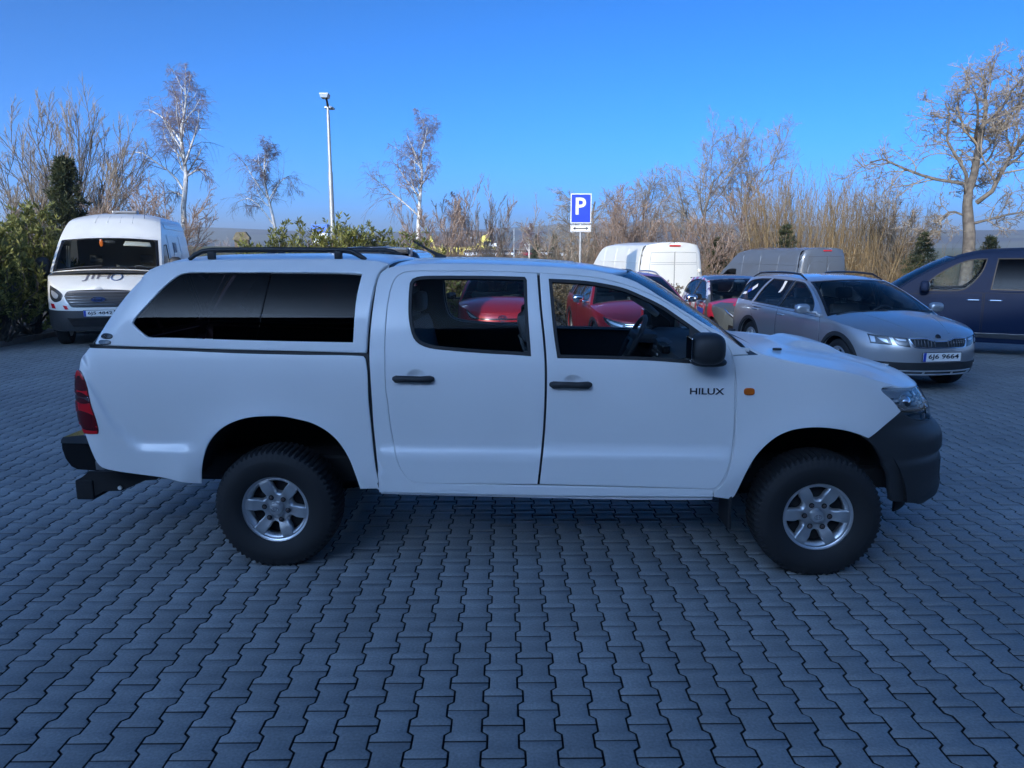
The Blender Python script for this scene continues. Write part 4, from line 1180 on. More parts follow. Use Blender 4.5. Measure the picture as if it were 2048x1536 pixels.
    # lamps, grille and the like on the nose, in (u, z)
    for nm, outl, m_, off, *hole in sp.get('nose', []):
        for mir in ((1, -1) if outl[0] == 'LR' else (1,)):
            pts = [((p[0] * mir,) + tuple(p[1:])) for p in (outl[1:] if outl[0] == 'LR' else outl)]
            panel(nm, pts, c.front, (1, mir if outl[0] == 'LR' else 0, 0), MT[m_] if isinstance(m_, str) else m_, T, hole, step=.07, bstep=.03, off=off, r=.004, depth=max(.006, abs(off) + .006))
    for nm, outl, m_, off in sp.get('tail', []):
        for mir in ((1, -1) if outl[0] == 'LR' else (1,)):
            pts = [((p[0] * mir,) + tuple(p[1:])) for p in (outl[1:] if outl[0] == 'LR' else outl)]
            panel(nm, pts, c.rear, (-1, 0, 0), MT[m_] if isinstance(m_, str) else m_, T, step=.09, bstep=.05, off=off, r=.004, depth=max(.006, abs(off) + .006))
    # underside, cabin
    wl = float(c.w(tz_))
    u = G().box(((xa + xb) / 2, 0, z0 + .12), (xa - xb + 2 * R, wl * 2 - .52, .22), .03)
    u.box(((xa + xb) / 2, 0, z0 + .1), (xa - xb - 2 * R - .05, wl * 2 - .12, .16), .02)
    for cx in (xa, xb):
        u.lathe([(R + .02, -wl + .03), (R + .02, -wl + .4), (.1, -wl + .4)], 16, Matrix.Translation((cx, 0, tz_)), rad(-8), rad(188))
        u.lathe([(R + .02, wl - .03), (R + .02, wl - .4), (.1, wl - .4)], 16, Matrix.Translation((cx, 0, tz_)), rad(-8), rad(188))
    u.obj('underbody', MT['under'], T)
    if 'seats' in sp:
        fx, fy, fz = sp['seats']
        for y in (-fy, fy): seat(T, fx, y, fz, MT['cloth'], hgt=.52)
        if sp.get('rear_seats', True):
            b = G().box((fx - .9, 0, fz + .05), (.5, fy * 3.4, .2), .05); b.box((fx - 1.12, 0, fz + .38), (.16, fy * 3.4, .56), .06)
            b.obj('rear_bench', MT['cloth'], T, True, 50)
        ds = G().prism([(E[0, 0] + .02, E[0, 1] - .35), (E[0, 0] + .05, E[0, 1] - .05), (E[0, 0] - .35, E[0, 1] - .03), (E[0, 0] - .48, E[0, 1] - .12), (E[0, 0] - .40, E[0, 1] - .4)], -.66, .66)
        ds.obj('dashboard', MT['interior'], T, True, 40)
        steering_wheel(T, (E[0, 0] - .58, fy, E[0, 1] - .06), .185, -24)
        mp = scr(np.array([0.]), np.array([.86]))[0]
        G().ell((mp[0] - .09, 0, mp[2] - .03), (.05, .24, .08), 12, 8, p=2.6).obj('rear_view_mirror', sp.get('rvm', MT['plastic']), T, True)
    if 'rail' in sp:
        ra, rb, rh = sp['rail']
        for sg in (-1, 1):
            xs_ = np.linspace(ra, rb, 9); pts = []
            for i, x in enumerate(xs_):
                lift = rh * (0 if i in (0, 8) else 1)
                pts.append((x, sg * (float(c.W(x, zr(x))) - .03), float(zr(x)) + .012 + lift))
            G().path(pts, [.010] + [.017] * 7 + [.010], 8).obj('roof_rail', sp.get('rail_mat', MT['black']), T, True)
    if 'plate' in sp:
        pz, s_, pd = sp['plate']
        p = c.front(np.array([0.]), np.array([pz]))[0]
        number_plate(T, frame((p[0] + pd, 0, pz), (0, 1, 0), (.04, 0, 1)), s_)
    return T, c, bon, scr, rf

# ---- estate car shape (silver car, red car behind the pickup)
def estate(L=4.69, Wd=.905, H=1.50):
    kx, kz = L / 4.69, H / 1.50
    X = lambda *p: [(a * kx, b * kz) + tuple(q) for a, b, *q in p]
    return dict(step=.085, z0=.26 * kz, dz=0,
        w=[(z * kz, y * Wd / .905) for z, y in ((.2, .86), (.35, .893), (.6, .905), (.80, .900), (.90, .885), (.98, .860), (1.05, .825), (1.2, .755), (1.35, .675), (1.42, .63), (1.5, .56))],
        xf=[(z * kz, x * kx) for z, x in ((.2, 2.24), (.3, 2.30), (.42, 2.335), (.55, 2.345), (.68, 2.32), (.76, 2.28), (.85, 2.20), (1.0, 2.1), (1.6, 2.1))],
        xr=[(z * kz, x * kx) for z, x in ((.2, -2.24), (.35, -2.33), (.6, -2.345), (.75, -2.30), (.95, -2.26), (1.1, -2.22), (1.3, -2.12), (1.5, -2.02), (1.6, -2.0))],
        xcf=1.20 * kx, xcr=-1.55 * kx, nf=2.5, nr=3.2,
        zs=X((-2.4, 1.0), (-2.2, 1.0), (-1.6, .985), (-.8, .965), (0, .95), (.7, .935), (1.0, .925), (1.4, .885), (1.8, .82), (2.1, .755), (2.28, .715), (2.4, .70)),
        zc=X((.9, 1.05), (1.2, 1.02), (1.5, .975), (1.8, .91), (2.05, .835), (2.2, .775), (2.30, .730), (2.4, .71)),
        xs=1.92 * kx, xt=-1.78 * kx, arch=.365, hub=.325, axles=(1.42 * kx, -1.26 * kx), tr=.325, rr=.225, tw=.21,
        cowl=.98 * kx, tip=2.29 * kx, cbow=.22,
        apillar=X((1.06, .925), (.83, 1.06), (.57, 1.20), (.33, 1.31), (.12, 1.385)),
        zr=X((.3, 1.33), (.12, 1.385), (-.2, 1.425), (-.7, 1.44), (-1.3, 1.425), (-1.8, 1.385), (-2.05, 1.35)), rcrown=.045 * kz, roof_end=-2.0 * kx,
        frame=X((1.06, .925, 1), (.83, 1.06), (.57, 1.20), (.33, 1.31), (.12, 1.385, 1), (-.2, 1.425), (-.7, 1.44), (-1.3, 1.425), (-1.8, 1.385), (-2.0, 1.36, 1), (-2.2, 1.0, 1), (-1.6, .985), (-.8, .965), (0, .95), (.7, .935)),
        dpillar=X((-2.2, 1.0), (-2.1, 1.18), (-2.0, 1.36)),
        wins=[(X((.72, .965, 1), (.66, 1.08), (.46, 1.21), (.24, 1.31), (.08, 1.365), (-.20, 1.385, 1), (-.30, .975, 1)),), (X((-.37, .978, 1), (-.28, 1.388, 1), (-.95, 1.395, 1), (-1.12, 1.22), (-1.22, .995, 1)),), (X((-1.30, 1.0, 1), (-1.18, 1.23), (-1.03, 1.393, 1), (-1.55, 1.365), (-1.80, 1.29), (-1.98, 1.09), (-1.97, 1.02, 1)), 'tint')],
        pillars=[X((-.305, .97, 1), (-.21, 1.39, 1), (-.275, 1.392, 1), (-.365, .975, 1))],
        doors=[X((.98, .30, 1), (1.00, .55), (.99, .80), (.96, .915, 1), (-.29, .945, 1), (-.30, .6), (-.28, .30, 1)), X((-.31, .945, 1), (-.32, .6), (-.30, .30, 1), (-.84, .30), (-.98, .60), (-1.20, .80), (-1.24, .965, 1))],
        handles=X((-.16, .86), (-1.07, .885)), mirror=(.76 * kx, .97 * kz, .17), seats=(-.15, .36, .36))
# ---- hatchback shape (two small cars)
def hatch(L=3.96, Wd=.885, H=1.47):
    kx, kz = L / 3.96, H / 1.47
    X = lambda *p: [(a * kx, b * kz) + tuple(q) for a, b, *q in p]
    return dict(step=.085, z0=.25 * kz,
        w=[(z * kz, y * Wd / .885) for z, y in ((.2, .84), (.35, .872), (.6, .885), (.80, .880), (.92, .855), (1.0, .82), (1.2, .735), (1.33, .66), (1.40, .61), (1.5, .54))],
        xf=[(z * kz, x * kx) for z, x in ((.2, 1.90), (.3, 1.95), (.45, 1.98), (.6, 1.975), (.72, 1.94), (.80, 1.88), (.9, 1.78), (1.0, 1.7), (1.6, 1.7))],
        xr=[(z * kz, x * kx) for z, x in ((.2, -1.90), (.4, -1.98), (.65, -1.96), (.9, -1.86), (1.1, -1.80), (1.3, -1.70), (1.5, -1.62))],
        xcf=.95 * kx, xcr=-1.1 * kx, nf=2.4, nr=2.8,
        zs=X((-2.0, 1.0), (-1.8, 1.0), (-1.2, .985), (-.5, .955), (.2, .935), (.8, .92), (1.1, .90), (1.4, .855), (1.65, .80), (1.85, .755), (2.0, .73)),
        zc=X((.7, 1.06), (1.0, 1.03), (1.3, .985), (1.55, .925), (1.75, .855), (1.87, .80), (1.94, .765), (2.0, .74)),
        xs=1.60 * kx, xt=-1.55 * kx, arch=.345, hub=.31, axles=(1.17 * kx, -1.38 * kx), tr=.31, rr=.215, tw=.205,
        cowl=.78 * kx, tip=1.90 * kx, cbow=.22,
        apillar=X((.86, .918), (.62, 1.06), (.38, 1.19), (.17, 1.29), (-.02, 1.35)),
        zr=X((.2, 1.29), (-.02, 1.35), (-.35, 1.395), (-.8, 1.40), (-1.2, 1.375), (-1.5, 1.335), (-1.7, 1.30)), rcrown=.05 * kz, roof_end=-1.62 * kx,
        frame=X((.86, .918, 1), (.62, 1.06), (.38, 1.19), (.17, 1.29), (-.02, 1.35, 1), (-.35, 1.395), (-.8, 1.40), (-1.2, 1.375), (-1.5, 1.335), (-1.62, 1.31, 1), (-1.80, 1.0, 1), (-1.2, .985), (-.5, .955), (.2, .935)),
        dpillar=X((-1.80, 1.0), (-1.71, 1.16), (-1.62, 1.31)),
        wins=[(X((.52, .96, 1), (.46, 1.06), (.28, 1.18), (.10, 1.27), (-.05, 1.325), (-.40, 1.35, 1), (-.44, .985, 1)),), (X((-.52, .99, 1), (-.48, 1.352, 1), (-.85, 1.345), (-1.2, 1.27), (-1.40, 1.14), (-1.42, 1.05, 1)),)],
        pillars=[X((-.445, .98, 1), (-.405, 1.352, 1), (-.475, 1.354, 1), (-.515, .985, 1))],
        doors=[X((.76, .29, 1), (.80, .55), (.79, .80), (.76, .90, 1), (-.45, .94, 1), (-.46, .6), (-.44, .29, 1))],
        handles=X((-.30, .85)), mirror=(.56 * kx, .97 * kz, .17), seats=(-.30, .34, .34), spokes=5)
def vanshape(L=5.9, Wd=1.02, H=2.55, hood=1.12):
    kx, kz = L / 5.9, H / 2.55; f = L / 2
    X = lambda *p: [(f + a, b * kz if b > 1.4 else b) + tuple(q) for a, b, *q in p]
    return dict(step=.12, z0=.32,
        w=[(z if z < 1.4 else z * kz, y * Wd / 1.02) for z, y in ((.3, .96), (.5, 1.01), (.8, 1.02), (1.2, 1.02), (1.5, 1.00), (1.9, .955), (2.2, .91), (2.38, .86), (2.48, .79), (2.55, .70))],
        xf=[(.3, f - .08), (.45, f - .01), (.6, f), (.75, f - .01), (.95, f - .06), (1.1, f - .14), (1.3, f - .3), (2.7, f - .3)],
        xr=[(.3, -f + .05), (.5, -f), (2.2, -f + .02), (2.6, -f + .05)],
        xcf=f - 1.0, xcr=-f + .22, nf=2.8, nr=2.4,
        zs=[(-f, 1.30), (f - 1.6, 1.30), (f - 1.05, 1.28), (f - .8, 1.22), (f - .5, 1.13), (f - .25, 1.05), (f, 1.0)],
        zc=[(f - 1.2, 1.36), (f - .9, 1.31), (f - .6, 1.24), (f - .3, 1.15), (f - .15, 1.08), (f, 1.02)],
        xs=f - .36, xt=-f + .3, arch=.41, hub=.345, axles=(f - 1.02, f - 1.02 - 3.65 * kx), tr=.345, rr=.215, tw=.225,
        cowl=f - .92, tip=f - .07, cbow=.22,
        apillar=X((-.98, 1.28), (-1.16, 1.46), (-1.34, 1.62), (-1.52, 1.78), (-1.68, 1.90)), wbow=(.26, .22), wcrown=(.06, .05), wsf=(.02, .95),
        zr=X((-1.60, 1.86), (-1.68, 1.90), (-1.82, 2.02), (-2.0, 2.20), (-2.25, 2.38), (-2.6, 2.455), (-3.2, 2.47)) + [(-f, 2.46 * kz)], rcrown=.09, roof_end=-f + .04,
        frame=X((-.98, 1.28, 1), (-1.16, 1.46), (-1.34, 1.62), (-1.52, 1.78), (-1.68, 1.90), (-1.82, 2.02), (-2.0, 2.20), (-2.25, 2.38), (-2.6, 2.455), (-3.2, 2.47)) + [(-f + .045, 2.46 * kz, 1), (-f + .03, 1.30, 1), (-2.0 + f, 1.30)],
        wins=[(X((-1.28, 1.33, 1), (-1.42, 1.50), (-1.62, 1.68), (-1.80, 1.79), (-2.25, 1.81, 1), (-2.25, 1.36, 1), (-1.9, 1.33)),)],
        doors=[X((-1.45, .45, 1), (-1.18, .9), (-1.13, 1.20), (-1.15, 1.27, 1), (-2.34, 1.29, 1), (-2.34, .45, 1))],
        handles=X((-2.18, 1.12)), handle_mat=MT['plastic'], mirror=(f - 1.35, 1.34, .22), mirror_h=1.7, seats=(f - 2.15, .5, .85), rear_seats=False,
        mirror_mat=MT['plastic'])

# ---- silver estate car
sp = estate(4.69, .905, 1.47); sp.update(paint=MT['silver'], clad=True, rail=(.05, -1.75, .05), spokes=7, dz=.0, plate=(.50, '6J6 9664', .012), handle_mat=MT['silver'], mirror_mat=MT['silver'])
g0 = [(-.46, .73, 1), (-.2, .735), (-.14, .715), (-.07, .700), (.07, .700), (.14, .715), (.2, .735), (.46, .73, 1), (.40, .625), (.30, .605), (-.30, .605), (-.40, .625)]
g1 = [(-.435, .716, 1), (-.2, .718), (-.14, .700), (-.07, .685), (.07, .685), (.14, .700), (.2, .718), (.435, .716, 1), (.38, .634), (.29, .617), (-.29, .617), (-.38, .634)]
sp['nose'] = [('grille_surround', g0, 'chrome', .010, g1), ('grille', g1, 'black', .004),
    ('headlight', ['LR', (.76, .745, 1), (1.12, .765, 1), (1.10, .645, 1), (.72, .640, 1)], 'lampdark', .004),
    ('headlight', ['LR', (.47, .73, 1), (.70, .742, 1), (.66, .66), (.60, .635), (.44, .618, 1)], 'lampdark', .004),
    ('lamp_reflector', ['LR', (.80, .71, 1), (.96, .725, 1), (.90, .690), (.78, .655, 1)], 'clear', .007),
    ('lamp_reflector', ['LR', (1.0, .735, 1), (1.09, .742, 1), (1.08, .665, 1), (1.0, .662, 1)], 'clear', .006),
    ('lamp_reflector', ['LR', (.50, .715, 1), (.66, .725, 1), (.62, .70), (.50, .695, 1)], 'clear', .007),
    ('lower_bumper', [(-1.05, .425, 1), (1.05, .425, 1), (1.03, .35), (.9, .265, 1), (-.9, .265, 1), (-1.03, .35)], 'plastic', .008),
    ('fog_lamp', ['LR', (.76, .395, 1), (.92, .400, 1), (.90, .365, 1), (.78, .362, 1)], 'clear', .012),
    ('bumper_trim', [(-.68, .325, 1), (.68, .325, 1), (.60, .265, 1), (-.60, .265, 1)], 'alloy', .018,
        [(-.58, .31, 1), (-.22, .31, 1), (-.22, .28, 1), (-.54, .28, 1)], [(-.19, .31, 1), (.19, .31, 1), (.19, .28, 1), (-.19, .28, 1)], [(.22, .31, 1), (.58, .31, 1), (.54, .28, 1), (.22, .28, 1)])]
SILV, cc, bonf, scrf, rff = build_car('parked_car', 'silver estate car with roof rails and plate 6J6 9664, parked nose-on behind the pickup bonnet', 'car', (5.42, 9.62), rad(-82), sp, 'cars parked in the row')
for k in range(17):
    u = -.37 + k * .74 / 16
    if abs(u) < .09: continue
    panel('grille_slat', [(u - .006, .625, 1), (u + .006, .625, 1), (u + .006, .71 - .01 * (abs(u) < .16), 1), (u - .006, .71 - .01 * (abs(u) < .16), 1)], cc.front, (1, 0, 0), MT['lampdark'], SILV, step=.1, off=.012, r=.002, depth=.01)
p = cc.front(np.array([-.33]), np.array([.64]))[0]
p = bonf(np.array([2.25]), np.array([0.]))[0]
G().lathe([(.001, .012), (.03, .011), (.036, .006), (.04, 0)], 24, frame((p[0], 0, p[2] + .004), (0, 1, 0), (1, 0, .45)).to_4x4() @ Matrix.Rotation(rad(0), 4, 'X')).obj('emblem', MT['black'], SILV, True)
for pts in ([(-.6, .0), (.2, .25)],):
    for sg in (-1, 1):
        P = [tuple(bonf(np.array([x]), np.array([sg * y]))[0] + np.array([0, 0, -.006])) for x, y in ((1.3, .46), (1.6, .40), (1.9, .31), (2.15, .22))]
        G().path(P, .012, 8).obj('bonnet_crease', MT['silver'], SILV, True)
q = cc.side(-1)
panel('window_sticker', [(-1.80, 1.07, 1), (-1.66, 1.08, 1), (-1.64, 1.12), (-1.78, 1.11)], q, (0, -1, 0), MT['plate'], SILV, step=.1, off=-.004, depth=.002, r=.001)
panel('window_sticker', [(-1.52, 1.20, 1), (-1.40, 1.27, 1), (-1.37, 1.22, 1), (-1.49, 1.15, 1)], q, (0, -1, 0), MT['plate'], SILV, step=.1, off=-.004, depth=.002, r=.001)
panel('window_sticker', [(-1.64, 1.14, 1), (-1.53, 1.20, 1), (-1.51, 1.15, 1), (-1.62, 1.10, 1)], q, (0, -1, 0), MT['plateblue'], SILV, step=.1, off=-.004, depth=.002, r=.001)
panel('window_sticker', [(-.55, 1.34, 1), (-.48, 1.36, 1), (-.47, 1.20), (-.56, 1.16, 1), (-.53, 1.26)], q, (0, -1, 0), MT['plate'], SILV, step=.1, off=-.004, depth=.002, r=.001)

# ---- red estate car seen through the front window of the pickup
sp = estate(4.77, .916, 1.50); sp.update(paint=MT['red'], clad=True, rail=(.05, -1.75, .03), rail_mat=MT['alloy'], spokes=5, plate=(.44, '4J5 3744', .012), handle_mat=MT['red'], mirror_mat=MT['chrome'])
sp['nose'] = [('grille', [(-.62, .70, 1), (.62, .70, 1), (.56, .575, 1), (-.56, .575, 1)], 'black', .005)]
for z in (.675, .645, .612, .583):
    sp['nose'].append(('grille_bar', [(-.60, z, 1), (.60, z, 1), (.60, z + .012, 1), (-.60, z + .012, 1)], 'chrome', .012))
sp['nose'] += [('headlight', ['LR', (.60, .700, 1), (.9, .735), (1.24, .785, 1), (1.16, .690), (.85, .600), (.60, .585, 1)], 'lampdark', .006),
    ('lamp_reflector', ['LR', (.66, .665, 1), (1.12, .745, 1), (1.08, .705), (.68, .630, 1)], 'clear', .010),
    ('lower_intake', [(-.72, .36, 1), (.72, .36, 1), (.64, .27, 1), (-.64, .27, 1)], 'black', .005),
    ('bumper_trim', [(-.95, .395, 1), (.95, .395, 1), (.95, .37, 1), (-.95, .37, 1)], 'chrome', .010)]
PASS, cp, bp_, sp_, rp_ = build_car('parked_car', 'red estate car with chrome grille bars, seen through the front door window of the pickup', 'car', (2.38, 12.6), rad(-86), sp, 'cars parked in the row')
em = G(); pp = cp.front(np.array([0.]), np.array([.64]))[0]
em.path([(pp[0] + .025, .065 * math.cos(t), .64 + .065 * math.sin(t)) for t in np.linspace(0, 2 * math.pi, 25)], .006, 6, False)
em.path([(pp[0] + .028, a * .055, .64 + b * .055) for a, b in ((-.8, .5), (-.35, -.8), (0, .1), (.35, -.8), (.8, .5))], .005, 6)
em.obj('emblem', MT['chrome'], PASS, True)

# ---- red hatchback seen through the rear window of the pickup
sp = hatch(3.94, .875, 1.47); sp.update(paint=MT['red'], plate=(.44, '6J5 XQ0', .012), mirror_mat=MT['black'])
sp['nose'] = [('headlight', ['LR', (.50, .655, 1), (.75, .74), (.98, .83, 1), (.97, .77), (.84, .665), (.62, .640, 1)], 'lampdark', .006),
    ('lamp_reflector', ['LR', (.60, .672, 1), (.80, .735), (.93, .79, 1), (.90, .745), (.80, .69), (.66, .66, 1)], 'clear', .010),
    ('grille', [(-.66, .52, 1), (-.58, .60, 1), (.58, .60, 1), (.66, .52, 1), (.60, .31, 1), (-.60, .31, 1)], 'black', .006),
    ('lamp_strip', [(-.5, .665, 1), (.5, .665, 1), (.5, .635, 1), (-.5, .635, 1)], 'black', .004),
    ('fog_lamp', ['LR', (.78, .50, 1), (.92, .58, 1), (.96, .42, 1), (.82, .36, 1)], 'black', .006)]
YAR, cy, by_, sy_, ry_ = build_car('parked_car', 'red hatchback with oval nose badge, seen through the rear door window of the pickup', 'car', (-.18, 14.7), rad(-87), sp, 'cars parked in the row')
em = G(); pp = cy.front(np.array([0.]), np.array([.665]))[0]
for rx, rz, dz in ((.085, .058, 0), (.030, .055, 0), (.058, .024, .028)):
    em.path([(pp[0] + .014, rx * math.cos(t), .665 + dz + rz * math.sin(t)) for t in np.linspace(0, 2 * math.pi, 25)], .006, 6, False)
em.obj('emblem', MT['chrome'], YAR, True)

# ---- grey and red liveried hatchback
def livery():
    m, nt, b = M_('grey and red livery paint')
    N = nt.nodes; Lk = nt.links.new
    tc = N.new('ShaderNodeTexCoord'); sep = N.new('ShaderNodeSeparateXYZ'); Lk(tc.outputs['Object'], sep.inputs[0])
    nz = N.new('ShaderNodeTexNoise'); nz.inputs['Scale'].default_value = 1.6; nz.inputs['Detail'].default_value = 1.0
    mp = N.new('ShaderNodeMapping'); mp.inputs['Location'].default_value = (3.1, 1.7, .4); Lk(tc.outputs['Object'], mp.inputs[0]); Lk(mp.outputs[0], nz.inputs['Vector'])
    c1 = N.new('ShaderNodeValToRGB'); e = c1.color_ramp.elements; c1.color_ramp.interpolation = 'CONSTANT'
    e[0].position = 0; e[0].color = (.075, .085, .085, 1); e[1].position = .66; e[1].color = (.55, .015, .05, 1)
    Lk(nz.outputs['Fac'], c1.inputs[0])
    n2 = N.new('ShaderNodeTexNoise'); n2.inputs['Scale'].default_value = 3.2; n2.inputs['Detail'].default_value = 2; Lk(mp.outputs[0], n2.inputs['Vector'])
    c2 = N.new('ShaderNodeValToRGB'); c2.color_ramp.interpolation = 'CONSTANT'; e = c2.color_ramp.elements
    e[0].position = 0; e[0].color = (.10, .07, .20, 1); e[1].position = .44; e[1].color = (.62, .60, .62, 1)
    k = e.new(.60); k.color = (.02, .02, .03, 1); k = e.new(.64); k.color = (.55, .02, .05, 1)
    Lk(n2.outputs['Fac'], c2.inputs[0])
    lt = N.new('ShaderNodeMath'); lt.operation = 'LESS_THAN'; lt.inputs[1].default_value = .62; Lk(sep.outputs['X'], lt.inputs[0])
    mx = N.new('ShaderNodeMixRGB'); Lk(lt.outputs[0], mx.inputs[0]); Lk(c1.outputs[0], mx.inputs[1]); Lk(c2.outputs[0], mx.inputs[2])
    Lk(mx.outputs[0], b.inputs['Base Color']); b.inputs['Roughness'].default_value = .35; b.inputs['Coat Weight'].default_value = 1; b.inputs['Coat Roughness'].default_value = .03
    return m
LV = livery()
MT['liveryred'] = mat('livery red', (.55, .012, .04), .35, 0, 1, .03)
sp = hatch(4.0, .90, 1.455); sp.update(paint=LV, mirror_mat=MT['black'], roof_mat=MT['darkgrey'], rvm=MT['plate'], spokes=8)
sp['nose'] = [('headlight', ['LR', (.44, .640, 1), (.72, .70), (1.06, .86, 1), (1.05, .80), (.88, .675), (.60, .615, 1)], 'lampdark', .006),
    ('lamp_reflector', ['LR', (.58, .650, 1), (.80, .705), (.95, .775, 1), (.90, .725), (.80, .670), (.66, .640, 1)], 'clear', .010),
    ('lamp_edge', ['LR', (.97, .80, 1), (1.05, .85, 1), (1.04, .80), (.88, .685), (.66, .63, 1), (.88, .705)], 'chrome', .009),
    ('nose_strip', [(-.45, .66, 1), (.45, .66, 1), (.46, .63, 1), (-.46, .63, 1)], 'black', .005),
    ('grille', [(-.70, .50, 1), (-.60, .545), (-.3, .53), (.3, .53), (.60, .545), (.70, .50, 1), (.72, .27, 1), (-.72, .27, 1)], 'black', .008),
    ('side_intake', ['LR', (.80, .50, 1), (.98, .53, 1), (1.02, .27, 1), (.78, .27, 1)], 'black', .008)]
GRY, cg, bg_, sg_, rg_ = build_car('parked_car', 'grey and red liveried hatchback with white side graphics, parked behind the pickup windscreen pillar', 'car', (4.98, 14.9), rad(-88), sp, 'cars parked in the row')
S = cg.side(-1); h = (0, -1, 0)
for pts, m_ in (([(.60, .88, 1), (.26, .90, 1), (.22, .80, 1), (.58, .78, 1)], 'liveryred'), ([(.62, .76, 1), (.16, .79, 1), (.14, .70, 1), (.60, .66, 1)], 'plateblue'), ([(.74, .88, 1), (.70, .60), (.74, .32, 1), (.62, .32, 1), (.60, .60), (.66, .86, 1)], 'liveryred'), ([(.56, .63, 1), (.10, .67, 1), (.08, .40, 1), (.54, .36, 1)], 'plate')):
    panel('graphic', pts, S, h, MT[m_], GRY, step=.1, off=.005, r=.001, depth=.002)
text('GR', .16, MT['ink'], GRY, frame((.32, -float(cg.W(.32, .52)) - .009, .52), (1, 0, 0), (0, 0, 1)), width=.30)
w_ = G().box((-1.66, 0, 1.33), (.24, 1.12, .03), .012); w_.obj('roof_spoiler', MT['black'], GRY)
for pts in ([(1.0, .1, 1), (1.15, .55), (.92, .62, 1), (.86, .25)], [(1.25, -.30, 1), (1.55, -.12), (1.72, -.22, 1), (1.5, -.55)], [(1.1, -.7), (1.4, -.45), (1.3, -.3), (1.0, -.4)]):
    panel('bonnet_graphic', pts, bg_, (0, 0, 1), MT['liveryred'], GRY, step=.08, off=.003, r=.001, depth=.002)

# ---- white panel van on the left, facing the camera
sp = vanshape(5.9, 1.02, 2.62); f = 2.95; XV = lambda *p: [(f + a, b) + tuple(q) for a, b, *q in p]
sp.update(zs=[(-f, 1.36), (f - 1.6, 1.40), (f - 1.05, 1.40), (f - .8, 1.33), (f - .5, 1.22), (f - .25, 1.12), (f, 1.06)],
    zc=[(f - 1.2, 1.50), (f - .9, 1.45), (f - .6, 1.35), (f - .3, 1.22), (f - .15, 1.13), (f, 1.065)], tip=f - .12,
    apillar=XV((-.98, 1.40), (-1.14, 1.58), (-1.30, 1.75), (-1.46, 1.91), (-1.60, 2.04)),
    zr=XV((-1.52, 1.99), (-1.60, 2.04), (-1.74, 2.15), (-1.95, 2.29), (-2.2, 2.42), (-2.6, 2.50), (-3.2, 2.53), (-5.9, 2.52)),
    frame=XV((-.98, 1.40, 1), (-1.14, 1.58), (-1.30, 1.75), (-1.46, 1.91), (-1.60, 2.04), (-1.74, 2.15), (-1.95, 2.29), (-2.2, 2.42), (-2.6, 2.50), (-3.2, 2.53), (-5.855, 2.52, 1), (-5.87, 1.36, 1), (-2.0, 1.40)),
    wins=[(XV((-1.28, 1.44, 1), (-1.40, 1.60), (-1.58, 1.80), (-1.74, 1.92), (-2.20, 1.94, 1), (-2.20, 1.48, 1), (-1.9, 1.44)),)],
    mirror=(f - 1.35, 1.44, .22))
sp.update(paint=MT['vanwhite'], plate=(.66, '6J5 4842', .014), ws_mat=MT['glass'])
gq0 = [(-.66, .98), (-.55, 1.072), (.55, 1.072), (.66, .98), (.52, .79), (.44, .775), (-.44, .775), (-.52, .79)]
sp['nose'] = [('lower_bumper', [(-1.5, .735, 1), (-.9, .715), (.9, .715), (1.5, .735, 1), (1.45, .33, 1), (-1.45, .33, 1)], 'bumper', .012),
    ('grille', gq0, 'plastic', .010),
    ('headlight', ['LR', (.72, 1.0), (.86, 1.09), (1.16, 1.17, 1), (1.18, .96), (1.0, .87), (.78, .90)], 'lampdark', .008),
    ('lamp_reflector', ['LR', (.84, .99), (.98, 1.06), (1.1, 1.08), (1.06, .98), (.9, .93)], 'clear', .012),
    ('hazard_strip', ['LR', (.62, .80, 1), (.72, .81, 1), (.66, .735, 1), (.58, .735, 1)], 'redlens', .014),
    ('hazard_strip', ['LR', (1.02, .835, 1), (1.15, .84, 1), (1.10, .755, 1), (.96, .75, 1)], 'redlens', .014),
    ('lower_intake', [(-.62, .58, 1), (.62, .58, 1), (.5, .42, 1), (-.5, .42, 1)], 'black', .018)]
for k, z in enumerate((.81, .86, .91, .96, 1.01, 1.045)):
    hw = .46 + .2 * min(1, (z - .78) / .18) - max(0, (z - .97) * 1.1)
    sp['nose'].append(('grille_bar', [(-hw, z, 1), (hw, z, 1), (hw, z + .014, 1), (-hw, z + .014, 1)], 'steel' if k > 4 else 'lampdark', .018))
VAN, cv, bv, sv, rv = build_car('panel_van', 'white high-roof panel van facing the camera beside the dwarf pines, plate 6J5 4842', 'van', (-7.75, 14.45), rad(-74), sp)
em = G(); pp = cv.front(np.array([0.]), np.array([.915]))[0]
em.ell((pp[0] + .024, 0, .915), (.02, .25, .10), 24, 10); eo = em.obj('emblem', MT['badgeblue'], VAN, True)
em = G().path([(pp[0] + .034, .122 * math.cos(t), .915 + .048 * math.sin(t)) for t in np.linspace(0, 2 * math.pi, 29)], .006, 6, False); em.obj('emblem_ring', MT['chrome'], eo, True)
text('Ford', .05, MT['chrome'], eo, frame((pp[0] + .036, 0, .915), (0, 1, 0), (0, 0, 1)), shear=.3)
MT['logoblue'] = mat('faded blue logo', (.10, .14, .24), .5); MT['logogrey'] = mat('grey logo', (.16, .16, .19), .5)
f_ = 5.9 / 2
text('JIH', .30, MT['logogrey'], VAN, None, width=.46, bold=.0, warp=lambda x, y: bv(f_ - .50 - y, x - .10) + np.array([0, 0, .010]))
ring = [(f_ - .50 + .13 * math.cos(t), .255 + .095 * math.sin(t)) for t in np.linspace(0, 2 * math.pi, 29)]
G().path([tuple(bv(np.array([a]), np.array([b]))[0] + np.array([0, 0, .008])) for a, b in ring], .013, 6, False).obj('logo_ring', MT['logoblue'], VAN, True)
